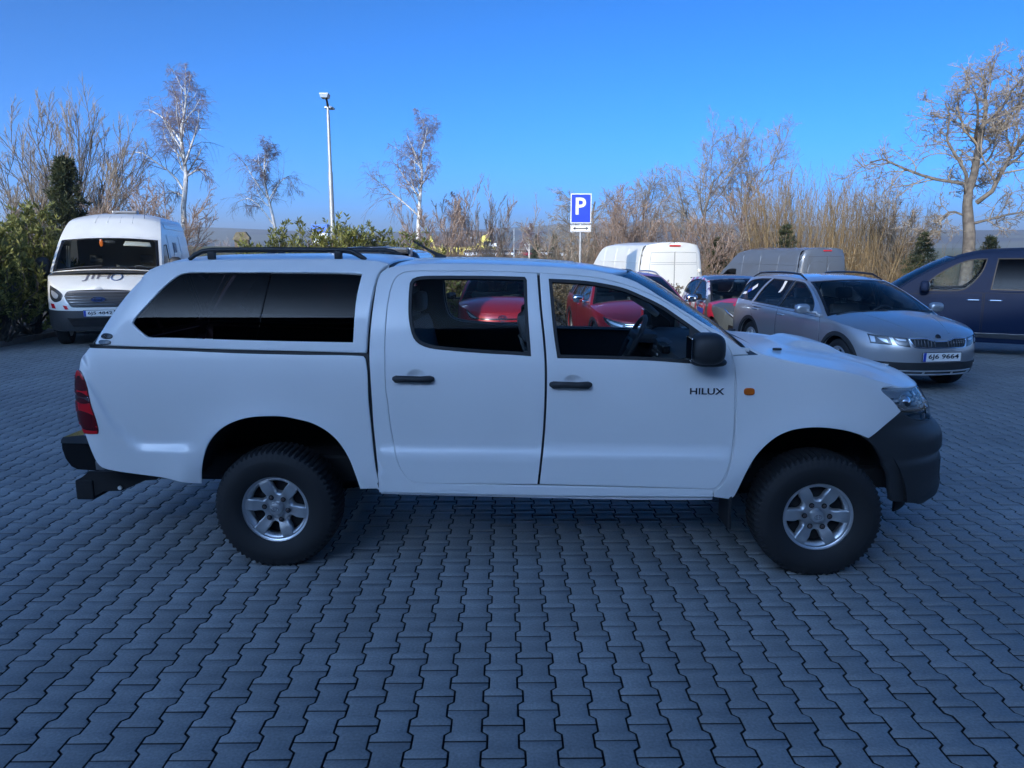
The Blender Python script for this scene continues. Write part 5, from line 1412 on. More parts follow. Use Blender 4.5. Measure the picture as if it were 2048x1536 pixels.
for y in (-.42, .30):
    panel('bonnet_vent', [(f_ - .86, y - .22, 1), (f_ - .86, y + .22, 1), (f_ - .82, y + .20, 1), (f_ - .82, y - .20, 1)], bv, (0, 0, 1), MT['black'], VAN, step=.1, off=.003, depth=.004)
for sg in (-1, 1):
    S = cv.side(sg); h = (0, sg, 0)
    for a, b, z0_, z1_ in ((-2.40, .55, 2.28, 2.40), (-1.2, .55, 1.42, 2.16), (-2.75, -1.3, 1.42, 2.16)):
        panel('body_swage', [(a, z0_, 1), (b, z0_, 1), (b, z1_, 1), (a, z1_, 1)], S, h, MT['vanwhite'], VAN, step=.12, off=.010, r=.012, depth=.014)
    text('JIHO', .30, MT['logogrey'], VAN, frame((-.35, sg * (float(cv.W(-.35, 1.85)) + .013), 1.85), (-sg, 0, 0), (0, -sg * .12, 1)), width=.62)
    m_ = VAN
    G().box((f_ - 1.28, sg * 1.30, 1.33), (.06, .03, .09), .01).obj('mirror_indicator', MT['orange'], VAN)
for q in (-.42, -.14, .14, .42):
    P = [tuple(rv(np.array([x]), np.array([q * .6]))[0] + np.array([0, 0, -.004])) for x in (f_ - 1.95, f_ - 2.2, f_ - 2.6, 0, -2.6)]
    G().path(P, .014, 6).obj('roof_rib', MT['vanwhite'], VAN, True)
pr_ = rv(np.array([f_ - 2.2]), np.array([.42]))[0]
G().path([tuple(pr_), (pr_[0] - .12, pr_[1], pr_[2] + .26)], .006, 6).obj('antenna', MT['plastic'], VAN)
pr_ = rv(np.array([f_ - 3.0]), np.array([0.05]))[0]
G().box((pr_[0], pr_[1], pr_[2] + .03), (.3, .5, .06), .02).obj('roof_hatch', MT['steel'], VAN)
ps = sv(np.array([.34]), np.array([.80]))[0]
panel('sun_visor', [(.18, .74, 1), (.52, .74, 1), (.50, .90, 1), (.20, .90, 1)], lambda q, t: sv(q, t) - np.array([.10, 0, .02]), (1, 0, .5), MT['pale'], VAN, step=.1, r=.01, depth=.015)
ps = sv(np.array([-.09]), np.array([.80]))[0]
G().ell((ps[0] - .06, ps[1], ps[2] - .02), (.02, .07, .15), 12, 10).obj('air_freshener', MT['orange'], VAN, True)
G().box((f_ - 2.75, 0, 1.75), (.04, 1.8, 1.1), .01).obj('bulkhead', MT['lining'], VAN)

# ---- vans seen from behind at the back of the lot
def rear_van(label, nose, heading, L, H, paint, seams, extra=None):
    sp = vanshape(L, 1.0, H); sp.update(paint=paint, dz=0.0)
    f = L / 2; k = H / 2.55; z = lambda v: v * k
    g_ = [(-.80, .55, 1), (-.008, .55, 1), (-.008, z(2.27), 1), (-.74, z(2.27), 1)]
    sp['tail'] = [('lower_bumper', [(-1.1, .62, 1), (1.1, .62, 1), (1.1, .34, 1), (-1.1, .34, 1)], 'bumper', .03),
                  ('tail_light', ['LR', (.93, 1.30, 1), (1.05, 1.30, 1), (1.06, .72, 1), (.93, .72, 1)], 'redlens', .012),
                  ('number_plate', [(-.26, 1.02, 1), (.26, 1.02, 1), (.26, .91, 1), (-.26, .91, 1)], 'plate', .022)]
    T, c, b, s_, r_ = build_car('panel_van', label, 'van', nose, heading, sp, 'panel vans at the back of the lot')
    # upper rear: doors closing the body above the waist
    def rmap(u, zz): return c.rear(u, zz)
    top = [(-u_, zz) for u_, zz in ()]
    zt = z(2.42); out = []
    for zz in np.linspace(1.31, zt, 8): out.append((float(c.ur_of(-f + .28, zz)), zz))
    crown = [(u_, z(2.46) + .085 * (1 - (abs(u_) / .8)**3)) for u_ in np.linspace(.62, -.62, 9)]
    outl = [(out[0][0], out[0][1], 1)] + out[1:] + crown + [(-a, b_) for a, b_ in out[1:][::-1]] + [(-out[0][0], out[0][1], 1)]
    panel('rear_end', outl, rmap, (-1, 0, 0), paint, T, step=.12, bstep=.08)
    for sg in (-1, 1):
        g2 = [(sg * a, b_, 1) for a, b_ in ((.005, .66), (.86, .66), (.84, z(1.5)), (.76, z(2.26)), (.005, z(2.28)))]
        gp = np.array([p[:2] for p in g2])
        if area(gp) < 0: gp = gp[::-1]
        panel('door_gap', [tuple(p) + (1,) for p in gp], rmap, (-1, 0, 0), MT['under'], T, step=.12, off=.003, r=.001, depth=.004)
        dr = panel('rear_door', [tuple(p) + (1,) for p in inset(gp, .008)], rmap, (-1, 0, 0), paint, T, step=.12, off=.008, r=.004, depth=.006)
        wpn = np.array([(sg * .10, z(1.48)), (sg * .74, z(1.48)), (sg * .70, z(2.02)), (sg * .10, z(2.04))])
        if area(wpn) < 0: wpn = wpn[::-1]
        if seams == 'pressed':
            panel('pressed_field', [tuple(p) for p in wpn], rmap, (-1, 0, 0), paint, dr, step=.1, off=.018, r=.012, depth=.014)
        else:
            for zz in (z(1.98), z(1.93)):
                panel('door_swage', [(sg * .02, zz, 1), (sg * .76, zz, 1), (sg * .76, zz + .008, 1), (sg * .02, zz + .008, 1)][::sg], rmap, (-1, 0, 0), MT['steel'], dr, step=.2, off=.010, r=.001, depth=.003)
        for zz in (.85, z(1.75)):
            p = rmap(np.array([sg * .90]), np.array([zz]))[0]
            G().box((p[0] - .015, p[1], zz), (.05, .09, .10), .015).obj('hinge', paint, T)
        S = c.side(sg)
        panel('body_swage', [(-f + .35, z(1.98), 1), (f - 2.2, z(1.98), 1), (f - 2.2, z(1.985) + .025, 1), (-f + .35, z(1.985) + .025, 1)], S, (0, sg, 0), paint, T, step=.2, off=.016, r=.010, depth=.018)
        n_ = 4
        for q in range(n_):
            x = -f + .35 + (L - 2.9) * q / (n_ - 1)
            panel('body_seam', [(x, 1.2, 1), (x + .03, 1.2, 1), (x + .03, z(2.36), 1), (x, z(2.36), 1)], S, (0, sg, 0), paint, T, step=.2, off=.010, r=.008, depth=.012)
    p = rmap(np.array([0.0]), np.array([z(2.38)]))[0]
    G().box((p[0] - .01, 0, z(2.45)), (.03, .34, .045), .012).obj('brake_light', MT['redlens'], T)
    return T, c
MT['cream'] = mat('creamy white van paint', (.78, .76, .68), .4, 0, .6, .08, var=.03, scale=2)
WV, wc_ = rear_van('creamy white panel van seen from behind, beyond the pickup roof', (3.15, 27.4), rad(105), 5.6, 2.55, MT['cream'], 'lines')
text('APRI', .22, MT['logogrey'], WV, frame((-.9, float(wc_.W(-.9, 1.62)) + .006, 1.62), (-1, 0, 0), (0, -.1, 1)), width=1.0) if False else None
rear_van('grey panel van seen from behind, between the liveried hatchback and the thicket', (8.1, 30.36), rad(112), 5.6, 2.55, MT['grey'], 'pressed')

# ---- dark blue people carrier on the right, side-on
sp = vanshape(5.0, .96, 1.93); f = 2.5
X = lambda *p: [(f + a,) + tuple(q) for a, *q in p]
sp.update(paint=MT['navy'], step=.10, z0=.26,
    w=[(.25, .90), (.5, .95), (.8, .96), (1.05, .955), (1.15, .935), (1.4, .88), (1.65, .80), (1.78, .73), (1.86, .64), (1.93, .55)],
    xf=[(.25, f - .10), (.4, f - .01), (.55, f), (.7, f - .02), (.9, f - .10), (1.05, f - .25), (1.2, f - .4), (2.0, f - .4)],
    zs=[(-f, 1.15), (f - 1.5, 1.14), (f - 1.2, 1.12), (f - .8, 1.06), (f - .4, .98), (f - .2, .92), (f, .86)],
    zc=[(f - 1.3, 1.22), (f - .9, 1.16), (f - .6, 1.10), (f - .3, 1.0), (f - .12, .93), (f, .88)],
    xs=f - .40, arch=.37, hub=.33, axles=(f - .88, f - .88 - 3.2), tr=.33, rr=.215, cowl=f - .98,
    apillar=X((-.98, 1.11), (-1.22, 1.30), (-1.46, 1.46), (-1.70, 1.60), (-1.95, 1.72)), wbow=(.25, .2), wcrown=(.05, .04), wsf=(.02, .97),
    zr=X((-1.8, 1.66), (-1.95, 1.72), (-2.2, 1.785), (-2.6, 1.83), (-3.2, 1.845), (-4.4, 1.835)) + [(-f, 1.80)], rcrown=.06, roof_end=-f + .05,
    frame=X((-.98, 1.11, 1), (-1.22, 1.30), (-1.46, 1.46), (-1.70, 1.60), (-1.95, 1.72), (-2.2, 1.785), (-2.6, 1.83), (-3.2, 1.845), (-4.4, 1.835)) + [(-f + .08, 1.80, 1), (-f + .03, 1.15, 1), (-f + 2, 1.15)],
    wins=[(X((-1.45, 1.15, 1), (-1.52, 1.32), (-1.70, 1.48), (-1.95, 1.63), (-2.15, 1.70), (-2.38, 1.715, 1), (-2.30, 1.45), (-2.10, 1.20), (-1.95, 1.15)), 'glass'), (X((-2.46, 1.18, 1), (-2.53, 1.72, 1), (-3.55, 1.73, 1), (-3.55, 1.17, 1)), 'dark'), (X((-3.65, 1.17, 1), (-3.65, 1.73, 1), (-4.60, 1.70, 1), (-4.70, 1.18, 1)), 'dark')],
    doors=[X((-1.40, .35, 1), (-1.25, .75), (-1.22, 1.02), (-1.24, 1.09, 1), (-2.36, 1.13, 1), (-2.36, .35, 1)), X((-2.38, .35, 1), (-2.38, 1.13, 1), (-3.6, 1.14, 1), (-3.6, .8), (-3.5, .45), (-3.3, .35, 1))],
    handles=X((-2.22, 1.0), (-2.55, 1.0)), handle_mat=MT['chrome'], mirror=(f - 1.46, 1.17, .2), mirror_h=1.0, mirror_mat=MT['navy'], seats=(f - 2.05, .42, .62), rear_seats=True)
sp['nose'] = [('headlight', ['LR', (.62, .86, 1), (1.1, .98, 1), (1.12, .84), (.70, .76, 1)], 'clear', .006), ('grille', [(-.6, .82, 1), (.6, .82, 1), (.55, .62, 1), (-.55, .62, 1)], 'black', .006)]
NAV, cn, *_ = build_car('people_carrier', 'dark blue people carrier standing side-on at the right edge, behind the silver estate', 'van', (6.6, 15.4), rad(150), sp)
panel('body_moulding', [(f - 3.6, .34, 1), (f - 1.32, .36, 1), (f - 1.40, .43, 1), (f - 3.45, .44, 1), (f - 3.6, .36)], cn.side(1), (0, 1, 0), MT['darkgrey'], NAV, step=.2, off=.014, r=.008, depth=.02)

# ---- dark grey car tailgate with spoiler, just above the hardtop
sp = vanshape(4.6, .92, 1.88); f = 2.3
sp.update({k: v for k, v in dict(paint=MT['darkgrey']).items()})
sp['frame'] = [(p[0] if p[0] > -2 else -f + .05, min(p[1], 1.80)) + tuple(p[2:]) for p in sp['frame']]
sp['tail'] = [('tail_light', ['LR', (.80, 1.28, 1), (.95, 1.28, 1), (.95, .85, 1), (.80, .85, 1)], 'redlens', .01)]
SUV, cs_, bs_, ss_, rs_ = build_car('parked_van', 'dark grey tall car, only its rear spoiler with red light showing above the hardtop', 'car', (-2.35, 17.55), rad(90), sp)
G().box((-f - .02, 0, 1.835), (.30, 1.30, .10), .03).obj('roof_spoiler', MT['darkgrey'], SUV)
G().box((-f - .175, 0, 1.845), (.012, .20, .025), .004).obj('brake_light', MT['redlens'], SUV)
for sg in (-1, 1): G().box((-f + .02, sg * .665, 1.81), (.22, .04, .13), .015).obj('spoiler_end', MT['alloy'], SUV)
panel('rear_screen', [(-.86, 1.30, 1), (.86, 1.30, 1), (.66, 1.80, 1), (-.66, 1.80, 1)], lambda y, z: np.stack([-f + .02 + (z - 1.3) * .1 + 0 * y, y, z], -1), (-1, 0, 0), MT['dark'], SUV, step=.2)
# ------------------------------------------------------------------ vegetation
def grow(rng, P, R, m, t0, t1, L, ang, k, up, wob, rr, shrink=.4, tip=.4, var=.25, side=None):
    """shoots along every parent path; L is a share of the parent's length"""
    B, k0, _ = P.shape
    plen = np.linalg.norm(np.diff(P, axis=1), axis=2).sum(1)
    C = B * m
    pi = np.repeat(np.arange(B), m)
    t = t0 + (t1 - t0) * ((np.tile(np.arange(m), B) + rng.random(C)) / m)
    f = t * (k0 - 1); i = np.minimum(f.astype(int), k0 - 2); w = (f - i)[:, None]
    pos = P[pi, i] * (1 - w) + P[pi, i + 1] * w
    T = P[pi, i + 1] - P[pi, i]; T /= np.linalg.norm(T, axis=1, keepdims=True) + 1e-9
    r0 = (R[pi, i] * (1 - w[:, 0]) + R[pi, i + 1] * w[:, 0]) * rr
    q = rng.normal(size=(C, 3)); q -= T * np.sum(q * T, 1, keepdims=True); q /= np.linalg.norm(q, axis=1, keepdims=True) + 1e-9
    a = np.radians(ang) * rng.uniform(.7, 1.3, C)
    d = np.cos(a)[:, None] * T + np.sin(a)[:, None] * q
    ln = L * plen[pi] * (1 - shrink * t) * rng.uniform(1 - var, 1 + var, C)
    out = np.zeros((C, k, 3)); out[:, 0] = pos
    for s in range(1, k):
        d = d + rng.normal(size=(C, 3)) * wob; d[:, 2] += up
        d /= np.linalg.norm(d, axis=1, keepdims=True)
        out[:, s] = out[:, s - 1] + d * (ln / (k - 1))[:, None]
    Rr = r0[:, None] * np.linspace(1, tip, k)[None]
    return out, Rr

def join_tubes(sets):
    Vs, Fs, n = [], [], 0
    for P, R, ns in sets:
        V, F = tubes(P, R, ns); Vs.append(V); Fs.append(F + n); n += len(V)
    return np.concatenate(Vs), np.concatenate(Fs)

def bark(name, c0, c1, scale, bands=False):
    m = two_tone(name, (c0, c1), scale, .9, thr=(.35, .65), bump=.4)
    return m
MT['bark'] = bark('grey brown bark', (.085, .070, .055), (.20, .165, .125), 6)
MT['twig'] = bark('grey brown twigs', (.22, .175, .125), (.36, .285, .20), 3)
MT['redtwig'] = bark('reddish brown twigs', (.23, .155, .112), (.37, .26, .185), 2)
MT['tan'] = bark('tan willow shoots', (.17, .115, .055), (.33, .225, .105), 2)
MT['birch'] = two_tone('white birch bark', ((.05, .045, .04), (.45, .42, .38), (.68, .65, .60)), 5, .8, thr=(.3, .5), bump=.2)
MT['birchtwig'] = bark('purple brown birch twigs', (.17, .12, .115), (.28, .205, .19), 2)
def needles(name, dark, mid, light):
    m, nt, b = M_(name)
    N = nt.nodes; Lk = nt.links.new
    geo = N.new('ShaderNodeNewGeometry'); nz = N.new('ShaderNodeTexNoise'); nz.inputs['Scale'].default_value = 2.2; nz.inputs['Detail'].default_value = 4
    Lk(geo.outputs['Position'], nz.inputs['Vector'])
    ad = N.new('ShaderNodeMath'); ad.operation = 'MULTIPLY_ADD'; ad.inputs[1].default_value = .45
    Lk(geo.outputs['Random Per Island'], ad.inputs[0])
    m2 = N.new('ShaderNodeMath'); m2.operation = 'MULTIPLY'; m2.inputs[1].default_value = .62; Lk(nz.outputs['Fac'], m2.inputs[0]); Lk(m2.outputs[0], ad.inputs[2])
    cr = N.new('ShaderNodeValToRGB'); e = cr.color_ramp.elements
    e[0].position, e[1].position = .25, .78; e[0].color = (*dark, 1); e[1].color = (*light, 1); k = e.new(.5); k.color = (*mid, 1)
    Lk(ad.outputs[0], cr.inputs[0]); Lk(cr.outputs[0], b.inputs['Base Color'])
    b.inputs['Roughness'].default_value = .55
    tl = N.new('ShaderNodeBsdfTranslucent'); Lk(cr.outputs[0], tl.inputs['Color'])
    mxs = N.new('ShaderNodeMixShader'); mxs.inputs[0].default_value = .4
    Lk(b.outputs[0], mxs.inputs[1]); Lk(tl.outputs[0], mxs.inputs[2]); Lk(mxs.outputs[0], N['Material Output'].inputs['Surface'])
    return m
MT['pine'] = needles('dwarf pine needles', (.060, .078, .020), (.21, .22, .055), (.42, .40, .12))
MT['spruce'] = needles('spruce needles', (.026, .038, .017), (.055, .075, .030), (.13, .13, .055))
MT['hedgeleaf'] = needles('withered hornbeam leaves', (.09, .06, .035), (.16, .115, .065), (.24, .18, .10))

def tree(name, label, loc, sets_trunk, sets_crown, mt, mc, group=None, cat='tree'):
    T = thing(name, label, cat, loc, 0, group)
    V, F = join_tubes(sets_trunk); mesh_np('trunk', V, F, mt, T, True)
    V, F = join_tubes(sets_crown); mesh_np('crown', V, F, mc, T, True)
    return T

def px_path(pts, base, D, rng, wy=.0):
    """heights and offsets read off as metres relative to the foot"""
    k = D / 1538.0
    return [((u - base) * k, rng.normal() * wy, (500 - v) * k + 1.83) for u, v in pts]

def smooth_path(pts, k):
    P = np.array(pts, float); t = np.linspace(0, 1, len(P)); q = np.linspace(0, 1, k)
    return np.stack([spl(np.c_[t, P[:, a]])(q) for a in range(3)], -1)[None]

# the big gnarled tree on the right
rng = np.random.default_rng(11)
D = 27.0; gx0, gy0 = 15.75, 27.0; zg = float(tz(gx0, gy0))
foot = [(0, 0, zg - .1), (.02, 0, .6)]
main = smooth_path(foot + px_path([(1925, 490), (1921, 440), (1915, 395), (1921, 345), (1924, 290), (1930, 240), (1926, 200), (1920, 165)], 1922, D, rng, .08), 16)
Rm = np.interp(np.linspace(0, 1, 16), [0, .12, .3, .45, .6, .8, 1], [.27, .205, .185, .14, .105, .06, .015])[None]
limbs = []
for pts, r in (([(1915, 395), (1890, 372), (1855, 360), (1820, 350), (1790, 335), (1765, 322), (1738, 328)], .065),
               ([(1917, 380), (1900, 345), (1880, 318), (1868, 285), (1862, 255), (1845, 225)], .065),
               ([(1925, 410), (1945, 385), (1965, 350), (1985, 318), (2000, 285), (2020, 255), (2050, 240)], .085),
               ([(1965, 350), (1995, 330), (2030, 310), (2065, 300), (2100, 290)], .05),
               ([(1924, 290), (1905, 262), (1885, 228), (1870, 200)], .055),
               ([(1927, 270), (1945, 235), (1960, 205), (1975, 180)], .05),
               ([(1925, 440), (1895, 425), (1870, 440), (1850, 465)], .042),
               ([(1928, 450), (1960, 440), (2000, 430), (2040, 425)], .05),
               ([(1923, 330), (1945, 300), (1955, 275), (1975, 262)], .045),
               ([(1985, 318), (1978, 280), (1990, 240), (2010, 210)], .042),
               ([(1921, 345), (1935, 330), (1925, 300), (1935, 262)], .045),
               ([(1915, 395), (1935, 372), (1955, 368), (1985, 372)], .042)):
    P = smooth_path(px_path(pts, 1922, D, rng, .25), 8); P[0, :, 1] += np.linspace(0, rng.uniform(-1.6, 1.6), 8)
    limbs.append((P, np.linspace(r, r * .35, 8)[None]))
LP = np.concatenate([p for p, _ in limbs]); LR = np.concatenate([r for _, r in limbs])
mp, mr_ = main[:, 8:], Rm[:, 8:]
a1, b1 = grow(rng, LP, LR, 11, .2, 1, .50, 52, 6, .04, .30, .50)
a1b, b1b = grow(rng, mp, mr_, 14, .15, 1, .55, 55, 6, .05, .28, .45)
a1 = np.concatenate([a1, a1b]); b1 = np.concatenate([b1, b1b])
a2, b2 = grow(rng, a1, b1, 7, .2, 1, .58, 52, 5, .03, .32, .58)
a3, b3 = grow(rng, a2, b2, 6, .2, 1, .60, 48, 3, .06, .35, .62)
b1, b2, b3 = np.maximum(b1, .013), np.maximum(b2, .009), np.maximum(b3, .0062)
tree('gnarled_tree', 'large gnarled bare tree with a thick trunk rising behind the dark blue people carrier', (gx0, gy0, 0), [(main, Rm, 12), (LP, LR, 8)], [(a1, b1, 5), (a2, b2, 4), (a3, b3, 3)], MT['bark'], MT['twig'])

# birches
def birch(label, base, D, trunk, r, limbs, seed, dens=1.0):
    rng = np.random.default_rng(seed)
    x = (base - 1024) / 1538 * D * 1.0
    pts = px_path(trunk, base, D, rng, .05); z0 = float(tz(x, D))
    main = smooth_path([(pts[0][0], 0, z0 - .1)] + pts, 14); R = np.linspace(r, .02, 14)[None]
    LPs, LRs = [], []
    for l in limbs:
        P = smooth_path(px_path(l, base, D, rng, .1), 7); P[0, :, 1] += np.linspace(0, rng.uniform(-1.2, 1.2), 7)
        LPs.append(P); LRs.append(np.linspace(r * .40, .012, 7)[None])
    a0, b0 = grow(rng, main[:, 4:], R[:, 4:], int(16 * dens), .05, 1, .45, 42, 7, .10, .12, .5, shrink=.5)
    LP = np.concatenate(LPs + [a0]); LR = np.concatenate(LRs + [b0])
    a1, b1 = grow(rng, LP, LR, 9, .2, 1, .46, 45, 7, -.01, .16, .45)
    a2, b2 = grow(rng, np.concatenate([LP, a1]), np.concatenate([LR, b1]), 7, .2, 1, .62, 55, 4, -.28, .12, .40, var=.4)
    a3, b3 = grow(rng, a2, b2, 3, .15, .9, .70, 30, 3, -.42, .12, .6)
    b1, b2, b3 = np.maximum(b1, .007), np.maximum(b2, .0042), np.maximum(b3, .0032)
    return tree('birch_tree', label, (x, D, 0), [(main, R, 9), (LP, LR, 6)], [(a1, b1, 4), (a2, b2, 3), (a3, b3, 3)], MT['birch'], MT['birchtwig'])
birch('tall weeping birch with a white trunk behind the left panel van', 382, 33, [(380, 450), (386, 410), (392, 360), (390, 320), (388, 285), (396, 250), (404, 215), (402, 196)], .13,
      [[(386, 385), (360, 355), (330, 330), (300, 312), (285, 318)], [(391, 300), (370, 270), (345, 245), (320, 232)], [(390, 340), (410, 300), (425, 262), (432, 240)], [(388, 400), (360, 388), (335, 385)], [(392, 360), (415, 345), (432, 365)]], 3)
birch('small round weeping birch left of the lamp post', 556, 38, [(560, 470), (556, 430), (548, 395), (544, 360), (545, 330), (548, 318)], .09,
      [[(556, 450), (530, 415), (505, 400), (485, 405)], [(548, 400), (525, 370), (505, 345), (495, 330)], [(550, 405), (575, 370), (590, 360), (600, 385)], [(545, 370), (535, 340), (520, 325)]], 5, .8)
birch('tall slim birch with a leaning white limb, right of the lamp post', 843, 33, [(840, 470), (843, 430), (846, 390), (850, 350), (848, 325), (856, 295), (862, 268)], .10,
      [[(842, 435), (815, 410), (790, 390), (770, 372), (758, 365)], [(845, 400), (825, 375), (808, 350), (800, 335)], [(848, 345), (838, 315), (828, 290)], [(846, 380), (862, 360), (868, 350)]], 8, .8)
birch('thin birch sapling with a white stem in front of the yellow house', 914, 36, [(918, 500), (916, 475), (913, 450), (911, 425), (912, 400)], .05, [[(916, 480), (925, 455), (930, 440)], [(914, 460), (905, 440), (900, 430)]], 21, .5)
birch('short white birch stem left of the parking sign', 1058, 34, [(1058, 515), (1058, 490), (1057, 470), (1059, 455)], .05, [[(1058, 505), (1050, 490), (1046, 480)], [(1058, 495), (1066, 478), (1070, 468)]], 22, .4)

# bare trees and bushes
def bare(label, name, base, D, top, spread, seed, mt='bark', mc='twig', stems=1, r=.16, tall=.35, m=(10, 8, 6, 4), ang=(42, 42, 40), up=(.10, .08, .06), wob=.2, group=None, ybase=None, minr=(.009, .0058, .0042), lean=0.0):
    rng = np.random.default_rng(seed)
    x = (base - 1024) / 1538 * D; z0 = float(tz(x, D)) - .1
    zt = (500 - top) * D / 1538 + 1.83; H = zt - z0
    if stems == 1:
        main = smooth_path([(0, 0, z0), (.03 * H + lean * .3, 0, z0 + H * .3), (lean * .7, .05 * H, z0 + H * .55), (.04 * H + lean, 0, z0 + H * .8)], 10); R = np.linspace(r, r * .25, 10)[None]
    else:
        n = stems; aa_ = rng.uniform(0, 2 * math.pi, n); ti = rng.uniform(.1, spread, n)
        main = np.zeros((n, 9, 3)); d = np.stack([np.cos(aa_) * ti, np.sin(aa_) * ti, np.ones(n)], -1); d /= np.linalg.norm(d, axis=1, keepdims=True)
        main[:, 0] = np.stack([rng.normal(0, .2, n), rng.normal(0, .2, n), np.full(n, z0)], -1)
        ln = H * rng.uniform(.65, 1.0, n)
        for s in range(1, 9):
            d = d + rng.normal(size=d.shape) * .07; d[:, 2] += .05; d /= np.linalg.norm(d, axis=1, keepdims=True); main[:, s] = main[:, s - 1] + d * (ln / 8)[:, None]
        R = np.linspace(r, r * .2, 9)[None] * np.ones((n, 1))
    a0, b0 = grow(rng, main, R, m[0], tall, 1, .62 if stems == 1 else .38, ang[0], 7, up[0], wob * .6, .48, shrink=.45)
    a1, b1 = grow(rng, a0, b0, m[1], .2, 1, .52, ang[1], 5, up[1], wob, .50)
    a2, b2 = grow(rng, a1, b1, m[2], .2, 1, .58, ang[2], 4, up[2], wob, .55)
    sets = [(a1, np.maximum(b1, minr[0]), 4), (a2, np.maximum(b2, minr[1]), 3)]
    if m[3]:
        a3, b3 = grow(rng, a2, b2, m[3] + 1, .25, 1, .55, ang[2], 3, up[2], wob, .6); sets.append((a3, np.maximum(b3, minr[2]), 3))
    return tree(name, label, (x, D, 0), [(main, R, 8), (a0, np.maximum(b0, .012), 5)], sets, MT[mt], MT[mc], group)
bare('fan-shaped bare tree with many upright stems behind the spruce', 'bare_tree', 158, 30, 250, .62, 31, stems=15, r=.055, m=(9, 6, 5, 0), ang=(24, 26, 26), up=(.10, .10, .10), wob=.10, tall=.25)
bare('low spreading bare tree at the left edge behind the dwarf pines', 'bare_tree', 30, 29, 345, .75, 32, stems=9, r=.045, m=(8, 6, 5, 0), ang=(26, 28, 28), up=(.06, .06, .06), wob=.12, tall=.2)
bare('broad bare tree directly behind the parking sign', 'bare_tree', 1175, 37, 352, .5, 33, r=.13, m=(14, 8, 6, 4), ang=(62, 46, 42), up=(.02, .03, .04), tall=.25)
bare('bare tree with a bent trunk between the parking sign and the tall pair', 'bare_tree', 1318, 38, 352, .5, 34, r=.11, m=(11, 8, 6, 3), ang=(45, 42, 38), lean=-1.2, tall=.3)
bare('left and thicker of two tall bare trees behind the creamy van', 'bare_tree', 1403, 36, 298, .5, 35, r=.14, m=(14, 9, 6, 4), ang=(40, 40, 38), up=(.12, .08, .05), tall=.32)
bare('right and slimmer of two tall bare trees behind the creamy van', 'bare_tree', 1478, 37, 295, .5, 36, r=.11, m=(13, 8, 6, 4), ang=(34, 38, 36), up=(.14, .08, .06), tall=.35)
bare('thin dark bare tree beside the big gnarled tree, leaning left', 'bare_tree', 1775, 33, 395, .5, 37, stems=5, r=.045, m=(9, 7, 5, 0), ang=(30, 34, 34), up=(.08, .06, .05), mc='twig', tall=.2)
bare('rounded reddish bush behind the roof of the left panel van', 'bush', 315, 30, 372, 1.0, 41, mt='redtwig', mc='redtwig', stems=22, r=.018, m=(8, 5, 4, 0), ang=(30, 32, 34), up=(.04, .03, .02), wob=.16, tall=.2, group=None)
bare('reddish bush rising above the left panel van, between spruce and birch', 'bush', 225, 29, 392, .9, 42, mt='redtwig', mc='redtwig', stems=11, r=.018, m=(8, 5, 4, 0), ang=(30, 32, 34), tall=.2)
bare('bare bush with upright twigs just right of the slim birch', 'bush', 895, 34, 385, .7, 43, mt='redtwig', mc='redtwig', stems=13, r=.02, m=(7, 5, 4, 0), ang=(24, 26, 28), up=(.1, .1, .08), wob=.1, tall=.15)
bare('feathery upright bare bush in front of the far house roof', 'bush', 975, 39, 405, .55, 44, mt='twig', mc='redtwig', stems=13, r=.02, m=(7, 5, 3, 0), ang=(20, 24, 26), up=(.12, .1, .08), wob=.08, tall=.15)
bare('round twiggy bush right of the yellow house', 'bush', 1020, 60, 450, .8, 45, mt='redtwig', mc='redtwig', stems=8, r=.025, m=(7, 5, 4, 0), tall=.2)
bare('low reddish bush between the slim birch and the yellow house', 'bush', 850, 32, 432, .9, 46, mt='redtwig', mc='redtwig', stems=11, r=.018, m=(7, 5, 4, 0), tall=.1)
lab_ = 'reddish brown bush in the thicket behind the creamy van and the sign'
LBP = ('reddish brown bush just left of the parking sign pole', 'reddish brown bush above the left front of the creamy van', 'reddish brown bush behind the rear doors of the creamy van')
protos = [bare(LBP[q], 'bush', b_, d_, t_, .85, 60 + q, mt='redtwig', mc='redtwig' if q else 'twig', stems=11, r=.018, m=(8, 6, 4, 0), ang=(32, 34, 34), up=(.05, .04, .03), wob=.15, tall=.12, group='bushes in the thicket')
          for q, (b_, d_, t_) in enumerate(((1115, 33, 425), (1262, 34, 405), (1385, 33, 440)))]
for q, (b_, d_, sc) in enumerate(((1165, 34, .95), (1225, 33, 1.0), (1330, 34, 1.05), (1445, 34, 1.0), (1505, 35, 1.1))):
    src = protos[q % 3]; o = link(src.copy()); x_ = (b_ - 1024) / 1538 * d_
    o['label'] = ('reddish brown bush behind the parking sign pole', 'reddish brown bush just right of the parking sign, behind the creamy van', 'reddish brown bush behind the roof of the creamy van', 'reddish brown bush between the creamy and the grey van', 'reddish brown bush at the left end of the tan willow thicket')[q]
    o.location = (x_, d_, 0); o.rotation_euler = (0, 0, 1.3 + q * 1.1); o.scale = (sc, sc, sc)
    for ch in src.children: link(ch.copy(), o)

